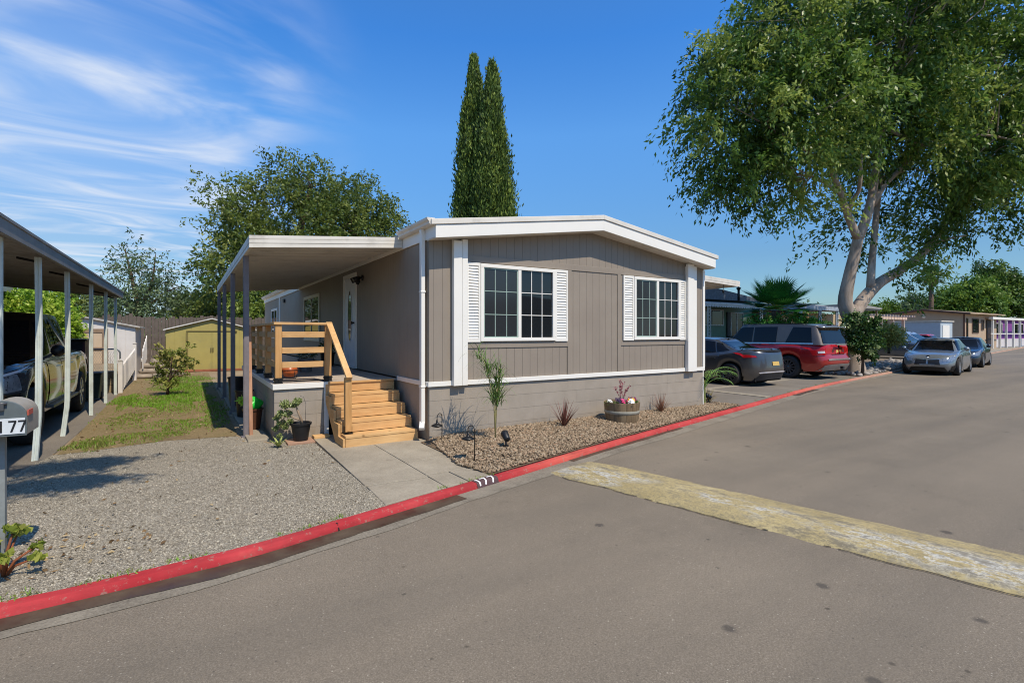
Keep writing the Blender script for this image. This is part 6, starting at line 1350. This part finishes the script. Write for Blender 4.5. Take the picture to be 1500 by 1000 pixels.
make_tree('oak_tree','large dense dark green tree rising behind the patio cover','x' and Q(440,500,36)[:2]+(0,),limbs,lobes,3200,20,(.26,.12),1.2,.15,oak,M['bark_dark'],.8,60,None,.05,.14,4,.4,.2)
# sparse airy tree beyond the fence
airy=leafmat('airy_leaf',lin(64,82,58),lin(92,112,74),lin(130,146,98),.3,.5)
d=33; lobes=[(180,375,10,16,33,.8,1.6),(195,400,18,22,33,1.0,1.2),(212,425,28,22,33,1.2),(240,420,22,22,33,1.2),(175,430,18,22,33,1.2),(195,452,40,20,33,1.6,1.2),(240,452,32,18,33,1.4,1.2),(222,392,12,20,33,.8,1.0),(262,438,16,12,33,1),(155,450,16,16,33,1)]
limbs=[([Q(205,500,33),Q(204,460,33),Q(196,420,33),Q(183,365,33)],[.2,.16,.1,.03]),([Q(204,455,33),Q(222,415,33),Q(228,372,33)],[.12,.08,.02]),([Q(204,460,33),Q(240,430,33),Q(262,420,33)],[.1,.07,.02]),([Q(204,465,33),Q(170,430,33),Q(152,412,33)],[.1,.06,.02])]
make_tree('airy_tree','thin airy tree showing sky between its branches, behind the board fence','x' and Q(205,495,33)[:2]+(0,),limbs,lobes,420,17,(.24,.09),1.1,.1,airy,M['bark_dark'],.8,50,None,.03,.13,3,.45,.2)
# lower greenery beyond the fence
for (x,y,rx,ry,dd,lab) in [(385,455,40,22,31.5,'yellow-green bushy crown seen beneath the patio cover'),(285,448,30,16,38,'low dark green crown just above the olive shed'),(120,440,36,20,40,'small dark crown far behind the carport posts')]:
    make_tree('bushy_tree',lab,tuple(at(x,y,dd))[:2]+(0,),[([tuple(at(x,y,dd))[:2]+(0,),tuple(at(x,y+ry*.3,dd))],[.14,.05])],[(x,y,rx,ry,dd,1.6),(x-rx*.4,y+ry*.9,rx*.7,ry,dd,1.4),(x+rx*.4,y+ry*.8,rx*.7,ry,dd,1.4)],650,18,(.22,.11),.7,.15,leafmat('bright_bush_leaf',lin(78,96,40),lin(118,138,54),lin(162,172,84)) if x==385 else oak,M['bark_dark'],.8,10)
# citrus behind the pickup
cit=leafmat('citrus_leaf',lin(88,122,34),lin(140,174,50),lin(196,208,92),.4,.35)
d=14.5; make_tree('citrus_tree','bright yellow-green citrus crown behind the black pickup','x' and Q(60,500,14.5)[:2]+(0,),[([Q(60,565,14.5),Q(60,500,14.5)],[.08,.05])],[(45,462,50,30,14.5,.8),(20,475,40,30,14.5,.7),(75,475,30,28,14.3,.6),(50,500,50,26,14.4,.7),(45,442,38,16,14.8,.6)],1700,18,(.12,.06),.35,.1,cit,M['bark_dark'],.8,20,None,.02,.05,4,.5,.22)
# young lemon on the lawn
f=(EYE-.004)*FOC/(579-488); lem=leafmat('lemon_leaf',lin(92,108,44),lin(140,146,70),lin(190,184,108),.3,.4); q2=lambda x,y,dd=f: tuple(at(x,y,dd))
make_tree('lemon_sapling','small open lemon sapling with yellow-green leaves on the lawn','x' and q2(246,579)[:2]+(0,),[([q2(245,579),q2(247,562),q2(250,545),q2(252,520)],[.035,.028,.02,.008]),([q2(247,562),q2(238,545),q2(230,530)],[.02,.014,.005]),([q2(248,558),q2(262,540),q2(274,530),q2(288,526)],[.018,.012,.008,.003]),([q2(247,566),q2(240,558),q2(236,548)],[.015,.01,.004])],
 [(248,515,10,14,f,.25),(235,528,12,14,f,.25),(262,522,14,14,f,.25),(250,540,18,14,f,.3),(236,553,12,10,f,.2),(270,535,12,10,f,.2),(284,530,8,5,f,.1,1.4),(252,560,12,10,f,.2),(241,512,6,10,f,.12)],150,10,(.10,.045),.18,.0,lem,M['bark_dark'],.7,26,None,.012,.025,3,.5,.25)
# two cypresses
cyp=leafmat('cypress_needle',lin(44,64,24),lin(82,106,38),lin(136,152,62),.15,.7)
def cypress(label,cols,dd):
    c0=at(cols[0][0],330,dd); o=thing('cypress_tree',label,'tree',(c0.x,c0.y,0),'cypresses behind the home'); b=MB(); b.tube([(c0.x,c0.y,0),(c0.x,c0.y,14)],[.3,.1],8); b.build('trunk',M['bark_dark'],o); lv=Leaves()
    for (x,ytop,wpx,n,fo) in cols:
        c=at(x,488,dd+fo); zt_=EYE+(488-ytop)/FOC*(dd+fo); R0=wpx/FOC*dd
        nb=int(n/60); z=.4+RNG.random(nb)**.85*(zt_-.6); a=RNG.uniform(0,2*PI,nb); tt=z/zt_
        prof=R0*np.clip(np.minimum((1.0-tt)*1.85,1.0)**.85*np.minimum(tt*4+.55,1),.02,1)*(1+.16*np.sin(a*3+z*.9)+.10*np.sin(a*5-z*1.7))
        bc=np.stack([c.x+np.cos(a)*prof*.72,c.y+np.sin(a)*prof*.72,z],1); tn=np.clip(RNG.normal(.45,.27,nb),0,1); m=60
        off=RNG.normal(size=(nb,m,3))*np.array([1,1,2.0])*(.08+.18*prof[:,None,None]/R0); p=bc[:,None,:]+off; p[:,:,2]=np.minimum(p[:,:,2],zt_+.1)
        dirs=np.stack([np.cos(a)*.4,np.sin(a)*.4,np.ones(nb)*1.3],1)[:,None,:]+RNG.normal(size=(nb,m,3))*.35
        lv.add(p.reshape(-1,3),dirs.reshape(-1,3),RNG.uniform(.16,.34,nb*m),RNG.uniform(.06,.11,nb*m),np.clip(np.repeat(tn,m)+RNG.normal(size=nb*m)*.1,0,1))
    lv.build('crown',cyp,o)
cypress('taller, darker Italian cypress on the left of the pair',[(694,82,30,52000,.6),(681,152,14,11000,.3),(688,190,22,16000,-.4),(700,235,22,14000,-.6)],30.5)
cypress('slightly shorter Italian cypress on the right of the pair',[(721,90,34,58000,0),(714,185,20,16000,-.9),(733,225,26,20000,-.4),(716,262,22,12000,-1.0),(742,275,17,8000,-.3)],29.8)
# fan palm behind the red SUV
M['fan']=leafmat('fan_palm_leaf',lin(38,92,38),lin(64,132,54),lin(140,176,64),.3,.3)
def fan_palm(name,label,c,trunk_r,n,rad,pet,mat,skirt=0,ns=26,group=None,lo=-.6):
    c=Vector(c); o=thing(name,label,'palm',(c.x,c.y,0),group); b=MB(); zt_=c.z
    b.tube([(c.x,c.y,-.05),(c.x,c.y,zt_*.5),(c.x,c.y,zt_-.1)],[trunk_r*1.25,trunk_r,trunk_r*.95],12); b.build('trunk',M['bark_dark'],o); r_=random.Random(n); b=MB(); tints=[]; pt=MB()
    for k in range(n+skirt):
        a=k*2.399+r_.uniform(-.2,.2); el=1.35-(1.35-lo)*((k+.5)/n)**.9 if k<n else r_.uniform(-1.2,-.8); L=pet*r_.uniform(.85,1.1)*(1 if k<n else .6); fr=rad*r_.uniform(.85,1.08)*(1 if k<n else .8)
        d_=Vector((math.cos(a)*math.cos(el),math.sin(a)*math.cos(el),math.sin(el))); h=c+d_*L*.5+Vector((0,0,.04)); e=c+d_*L+Vector((0,0,-.10*L*L)); pt.tube([c,h,e],[.025,.02,.014],5,False)
        side=d_.cross(Vector((0,0,1))).normalized(); up=side.cross(d_).normalized(); tn=min(max(r_.gauss(.36,.16),0),1) if k<n else .9
        for q in range(ns):
            th=-2.0+4.0*q/(ns-1); dr=d_*math.cos(th)+side*math.sin(th)+up*(.10*abs(math.sin(th))+.16); dr.normalize(); wv=(d_*-math.sin(th)+side*math.cos(th)); L2=fr*(1-.22*abs(th)/2.0)*r_.uniform(.92,1.04); w_=L2*2.0/(ns-1)*.95
            p0=e; p1=e+dr*L2*.48; p2=e+dr*L2+Vector((0,0,-.10*L2)); nn=up*w_*.2
            b.add([p0-wv*w_*.1,p0+wv*w_*.1,p1+wv*w_*.5,p1+nn,p1-wv*w_*.5,p2],[(0,3,4),(0,1,3),(1,2,3),(3,2,5),(4,3,5)]); tints += [tn]*5
    ob=b.build('fronds',mat,o); at_=ob.data.attributes.new('tint','FLOAT','FACE'); at_.data.foreach_set('value',np.array(tints,np.float32)); pt.build('petioles',plain('palm_petiole',lin(136,140,62),.5,.2,9),o); return o
fan_palm('fan_palm','broad green fan palm behind the red SUV',at(1137,452,22.5),.2,32,.98,.85,M['fan'],0,30,None,-.3)
fan_palm('tall_palm','tall slim fan palm far beyond the tan gabled home',at(1364,405,72),.3,40,1.1,1.1,leafmat('far_palm_leaf',lin(52,74,38),lin(80,102,50),lin(150,130,92),.3),18,16)
b=MB()
# hedge of low strap leaves around the fan palm
o=thing('palm_shrub','low bright green leafy shrub at the foot of the fan palm','shrub',tuple(at(1155,500,22))[:2]+(0,)); lv=Leaves()
for (x,y,rx,ry,dd) in [(1120,480,26,14,22),(1160,478,30,16,22),(1190,482,24,14,22),(1140,500,45,20,22),(1185,505,30,20,22.2)]:
    P_,D_=lobe_pts(x,y,rx,ry,dd,.6,120); sprays(lv,P_,D_*.6+np.array([0,0,.5]),.35,14,.3,.16,.05,.05,np.clip(RNG.normal(.5,.2,120),0,1))
lv.build('crown',leafmat('shrub_leaf',lin(48,104,42),lin(80,146,58),lin(156,188,76)),o)
# shrub tree in front of the big trunk and yellow-green bush
shr=leafmat('glossy_shrub_leaf',lin(44,70,32),lin(72,104,46),lin(170,180,130),.25,.3)
d=19.3; make_tree('shrub_tree','round glossy-leaved shrub on one thin stem before the big pale trunk','x' and Q(1264,552,19.3)[:2]+(0,),[([Q(1263,553,19.3),Q(1264,530,19.3),Q(1262,500,19.3)],[.06,.05,.03])],[(1258,480,16,16,19.3,.4),(1245,476,8,10,19.3,.3),(1276,480,9,14,19.3,.4),(1262,502,17,15,19.3,.4),(1272,516,9,8,19.3,.3),(1252,465,11,6,19.4,.3),(1278,500,7,12,19.4,.3),(1246,500,7,9,19.2,.3)],700,16,(.12,.07),.22,.15,shr,M['bark_dark'],.7,24,None,.02,.05,4,.4,.22,0,0,'shrub')
d=23.5; make_tree('yellow_bush','yellow-green rounded bush beside the slate-blue minivan','x' and Q(1302,516,23.5)[:2]+(0,),[([Q(1302,518,23.5),Q(1302,500,23.5)],[.06,.03])],[(1302,491,12,10,23.5,.4),(1295,494,9,9,23.5,.3),(1309,494,9,9,23.5,.3)],340,16,(.13,.05),.35,.0,leafmat('yellow_leaf',lin(130,136,60),lin(178,172,92),lin(214,200,136)),M['bark_dark'],.8,10,None,.02,.05,3,.5,.22,0,0,'shrub')
# far trees on the right
far1=leafmat('far_green_leaf',lin(58,84,30),lin(96,128,44),lin(146,166,72),.3,.5)
def far_tree(label,x,y,lobes,dd,n,mat,leaf=.5):
    make_tree('shade_tree',label,tuple(at(x,488,dd))[:2]+(0,),[([tuple(at(x,488,dd))[:2]+(0,),tuple(at(x,y+10,dd)),tuple(at(x,y-15,dd))],[.4,.3,.1])],[(a,b_,c,e,dd,c*dd/FOC,1) for a,b_,c,e in lobes],n,18,(leaf,leaf*.5),1.4,.2,mat,M['bark_dark'],.8,12,'trees beyond the far homes',.06,.3,4,.45,.22)
far_tree('yellow-green shade tree behind the tan gabled home',1415,440,[(1400,440,24,16),(1425,430,26,20),(1440,448,26,14),(1415,452,36,10)],82,900,far1)
far_tree('taller dark green shade tree behind the white pergola',1470,420,[(1455,415,22,22),(1475,425,26,28),(1495,430,22,28),(1465,445,40,16),(1450,395,12,8),(1510,440,22,26)],88,1400,leafmat('far_dark_leaf',lin(44,66,28),lin(76,104,40),lin(132,152,66),.3,.5))
far_tree('thin grey-green tree left of the tall palm',1335,448,[(1335,446,16,9),(1350,450,16,8),(1318,454,12,5)],95,260,leafmat('far_grey_leaf',lin(78,98,70),lin(104,124,86),lin(140,156,112),.3,.5))
far_tree('low dark tree behind the pinkish patio frame',1300,455,[(1295,456,16,6),(1278,458,14,5)],90,200,far1)
# tree standing left of the frame, over the neighbour's driveway
Lm=[([(-5.2,2.2,0),(-5.1,2.3,2.2),(-4.2,2.6,4.2),(-2.4,3.0,5.6),(-.9,3.2,6.2)],[.22,.18,.12,.07,.03])]
o=thing('street_tree','leaning street tree beside the neighbouring driveway','tree',(-5.2,2.2,0)); b=MB(); b.tube([Vector(p) for p in spline(Lm[0][0],.3)],list(np.interp(np.linspace(0,1,len(spline(Lm[0][0],.3))),[0,.3,.6,.8,1],Lm[0][1])),9); b.build('trunk',M['bark_dark'],o); lv=Leaves()
for (c,r,n) in [((-.42,2.9,6.2),(.55,.2,.2),230),((-.40,3.8,6.2),(.55,.22,.2),260),((-1.3,3.3,6.1),(.6,.5,.25),120),((-2.6,3.2,5.9),(.8,.7,.4),160),((-4,2.6,5.4),(1,.9,.7),180),((-5,2,5.6),(1.2,1,.8),200)]:
    k=RNG.normal(size=(n,3))*.5; P_=np.array(c)+k*np.array(r); sprays(lv,P_,RNG.normal(size=(n,3))*.5+[0,0,-.2],.3,14,.3,.10,.045,.05,RNG.random(n))
lv.build('crown',far1,o)
# trees across the street
for (x,y,lab) in [(12,-18,'dark tree behind the home across the street'),(26,-14,'rounded tree at the side of the home across the street')]:
    o=thing('street_tree',lab,'tree',(x,y,0)); b=MB(); b.tube([(x,y,0),(x,y,3.5)],[.25,.18],8); b.build('trunk',M['bark_dark'],o); lv=Leaves(); k=RNG.normal(size=(380,3)); k/=np.linalg.norm(k,axis=1,keepdims=True); sprays(lv,np.array([x,y,4.6])+k*RNG.random((380,1))**.4*np.array([2.6,2.6,2.0]),k,.9,16,.2,.3,.14,.2,RNG.random(380)); lv.build('crown',oak,o)
# weeds at the kerb edges
wd=Leaves()
for u in np.concatenate([RNG.uniform(-1.6,1.5,26),RNG.uniform(2.2,2.9,8),RNG.uniform(10.5,20,20)]):
    n=10; c=np.array([u,kerb_v(u)+RNG.uniform(.0,.05),.0]); wd.add(c+RNG.normal(size=(n,3))*[.03,.02,.004]+[0,0,.012],RNG.normal(size=(n,3))*.6+[0,0,1],RNG.uniform(.02,.045,n),.007,RNG.random(n))
tag(wd.build('weeds',M['grass']),kind='stuff')
# far treeline closing the view at the end of the street
tl=Leaves(); n=2600; y_=RNG.uniform(-40,75,n); x_=112+RNG.normal(size=n)*3+.06*(y_-20)**2*.05; hh=4.2+1.8*np.sin(y_*.23)+1.3*np.sin(y_*.61+1)+RNG.normal(size=n)*.4; z_=RNG.random(n)**.7*hh
sprays(tl,np.stack([x_,y_,z_],1),RNG.normal(size=(n,3))*.6+[0,0,.3],1.6,14,.2,.8,.4,.35,np.clip(RNG.normal(.45,.25,n),0,1))
n=1500; x2=RNG.uniform(-40,60,n); y2=62+RNG.normal(size=n)*2; z2=RNG.random(n)**.7*(4+1.5*np.sin(x2*.3)+np.sin(x2*.8)); sprays(tl,np.stack([x2,y2,z2],1),RNG.normal(size=(n,3))*.6+[0,0,.3],1.6,14,.2,.7,.35,.35,np.clip(RNG.normal(.45,.25,n),0,1))
tag(tl.build('distant_treeline',far1),kind='stuff')
# ================================================================== camera, light, sky
cd=bpy.data.cameras.new('camera'); cam=bpy.data.objects.new('camera',cd); COL.objects.link(cam); SC.camera=cam
cam.location=(0,0,EYE); cam.rotation_euler=(PI/2,0,-YAW); cd.sensor_width=36; cd.lens=36*FOC/1500; cd.shift_y=-12/1500; cd.clip_end=2000; cd.clip_start=.05
SUN_EL=R(55); SUN_DIR=Vector((.176,-.984,0)).normalized()   # horizontal direction towards the sun
sd=bpy.data.lights.new('sun','SUN'); sun=bpy.data.objects.new('sun',sd); COL.objects.link(sun); sd.energy=4.7; sd.angle=R(.53); sd.color=(1,.905,.76)
tos=Vector((SUN_DIR.x*math.cos(SUN_EL),SUN_DIR.y*math.cos(SUN_EL),math.sin(SUN_EL)))
sun.rotation_euler=tos.to_track_quat('Z','Y').to_euler()
w=bpy.data.worlds.new('World'); SC.world=w; w.use_nodes=True; t=w.node_tree; bg=t.nodes['Background']
sky=t.nodes.new('ShaderNodeTexSky'); sky.sky_type='NISHITA'; sky.sun_disc=False; sky.sun_elevation=SUN_EL
sky.sun_rotation=math.atan2(SUN_DIR.x,SUN_DIR.y); sky.air_density=1.25; sky.dust_density=.35; sky.ozone_density=2.0; sky.altitude=0
bg.inputs['Strength'].default_value=.115
def wn(typ,**kw):
    x=t.nodes.new(typ)
    for k,v in kw.items(): setattr(x,k,v)
    return x
tc=wn('ShaderNodeTexCoord'); hsv=wn('ShaderNodeHueSaturation'); hsv.inputs['Saturation'].default_value=1.0; hsv.inputs['Value'].default_value=1.0
t.links.new(sky.outputs[0],hsv.inputs['Color'])
spz=wn('ShaderNodeSeparateXYZ'); t.links.new(tc.outputs['Generated'],spz.inputs[0]); rmp=wn('ShaderNodeValToRGB'); e=rmp.color_ramp.elements
for i,(p_,c_) in enumerate([(0,(.52,.76,1.04)),(.14,(.48,.74,1.04)),(.36,(.60,1.14,1.66)),(.5,(.38,1.02,1.76)),(1,(.8,1.15,1.4))]):
    if i>1: e.new(p_)
    e[i].position=p_; e[i].color=(c_[0]*.5,c_[1]*.5,c_[2]*.5,1)
t.links.new(spz.outputs[2],rmp.inputs[0]); mul=wn('ShaderNodeMix',data_type='RGBA',blend_type='MULTIPLY'); mul.inputs[0].default_value=1
t.links.new(hsv.outputs[0],mul.inputs[6]); t.links.new(rmp.outputs[0],mul.inputs[7]); dbl=wn('ShaderNodeVectorMath',operation='SCALE'); dbl.inputs['Scale'].default_value=2.0; t.links.new(mul.outputs[2],dbl.inputs[0])
# thin cirrus: stretched noise on the sky direction, thickest to the north-west
sp=wn('ShaderNodeSeparateXYZ'); t.links.new(tc.outputs['Generated'],sp.inputs[0])
def wm(op,a,b=0,clamp=False):
    x=wn('ShaderNodeMath',operation=op,use_clamp=clamp)
    for s_,v in ((x.inputs[0],a),(x.inputs[1],b)):
        if isinstance(v,(int,float)): s_.default_value=v
        else: t.links.new(v,s_)
    return x.outputs[0]
zz=wm('MAXIMUM',sp.outputs[2],.08); cx=wm('DIVIDE',sp.outputs[0],zz); cy=wm('DIVIDE',sp.outputs[1],zz)
cb=wn('ShaderNodeCombineXYZ'); t.links.new(cx,cb.inputs[0]); t.links.new(cy,cb.inputs[1])
def wnoise(scale,det,rough,sclx,rot,dist=.6,off=(0,0,0)):
    mp=wn('ShaderNodeMapping'); mp.inputs['Rotation'].default_value=(0,0,rot); mp.inputs['Scale'].default_value=(sclx[0],sclx[1],1); mp.inputs['Location'].default_value=off; t.links.new(cb.outputs[0],mp.inputs[0])
    n_=wn('ShaderNodeTexNoise'); n_.inputs['Scale'].default_value=scale; n_.inputs['Detail'].default_value=det; n_.inputs['Roughness'].default_value=rough; n_.inputs['Distortion'].default_value=dist
    t.links.new(mp.outputs[0],n_.inputs['Vector']); return n_.outputs['Fac']
def wramp(f,st):
    x=wn('ShaderNodeValToRGB'); e=x.color_ramp.elements
    while len(e)<len(st): e.new(.5)
    for i,(p,c) in enumerate(st): e[i].position=p; e[i].color=(c,c,c,1)
    x.color_ramp.interpolation='EASE'; t.links.new(f,x.inputs[0]); return x.outputs[0]
cl=wramp(wnoise(.9,5,.52,(.8,1.1),.5,1.6),[(.36,0),(.82,1)])
fine=wramp(wnoise(3.0,6,.62,(.6,1.2),.5,1.2),[(.3,.75),(.7,1)])
def lobe(px,py,r0,r1):
    d=(at(px,py,10)-Vector((0,0,EYE))).normalized(); dp=wn('ShaderNodeVectorMath',operation='DOT_PRODUCT'); t.links.new(tc.outputs['Generated'],dp.inputs[0]); dp.inputs[1].default_value=d
    return wramp(dp.outputs['Value'],[(math.cos(r1),0),(math.cos(r0),1)])
m1=lobe(20,250,.0,.42); m2=lobe(230,120,.0,.33); m3=lobe(330,45,0,.15); m4=lobe(60,180,0,.5)
mask=wm('ADD',wm('ADD',wm('MULTIPLY',m1,.95),wm('MULTIPLY',m2,.42)),wm('MULTIPLY',m3,.4),True)
fac=wm('MULTIPLY',wm('MULTIPLY',cl,fine),mask,True)
fac=wm('ADD',fac,wm('MULTIPLY',wm('MULTIPLY',m1,m1),.18),True)
fac=wm('ADD',fac,.0,True)
mx=wn('ShaderNodeMix',data_type='RGBA'); t.links.new(fac,mx.inputs[0]); t.links.new(dbl.outputs[0],mx.inputs[6]); mx.inputs[7].default_value=(6.6,7.2,8.2,1)
t.links.new(mx.outputs[2],bg.inputs['Color'])
SC.view_settings.view_transform='Standard'; SC.view_settings.look='None'; SC.view_settings.exposure=0; SC.view_settings.gamma=1
SC.cycles.use_denoising=True; SC.cycles.filter_width=1.05; SC.cycles.max_bounces=8; SC.cycles.transparent_max_bounces=8
SC.render.film_transparent=False
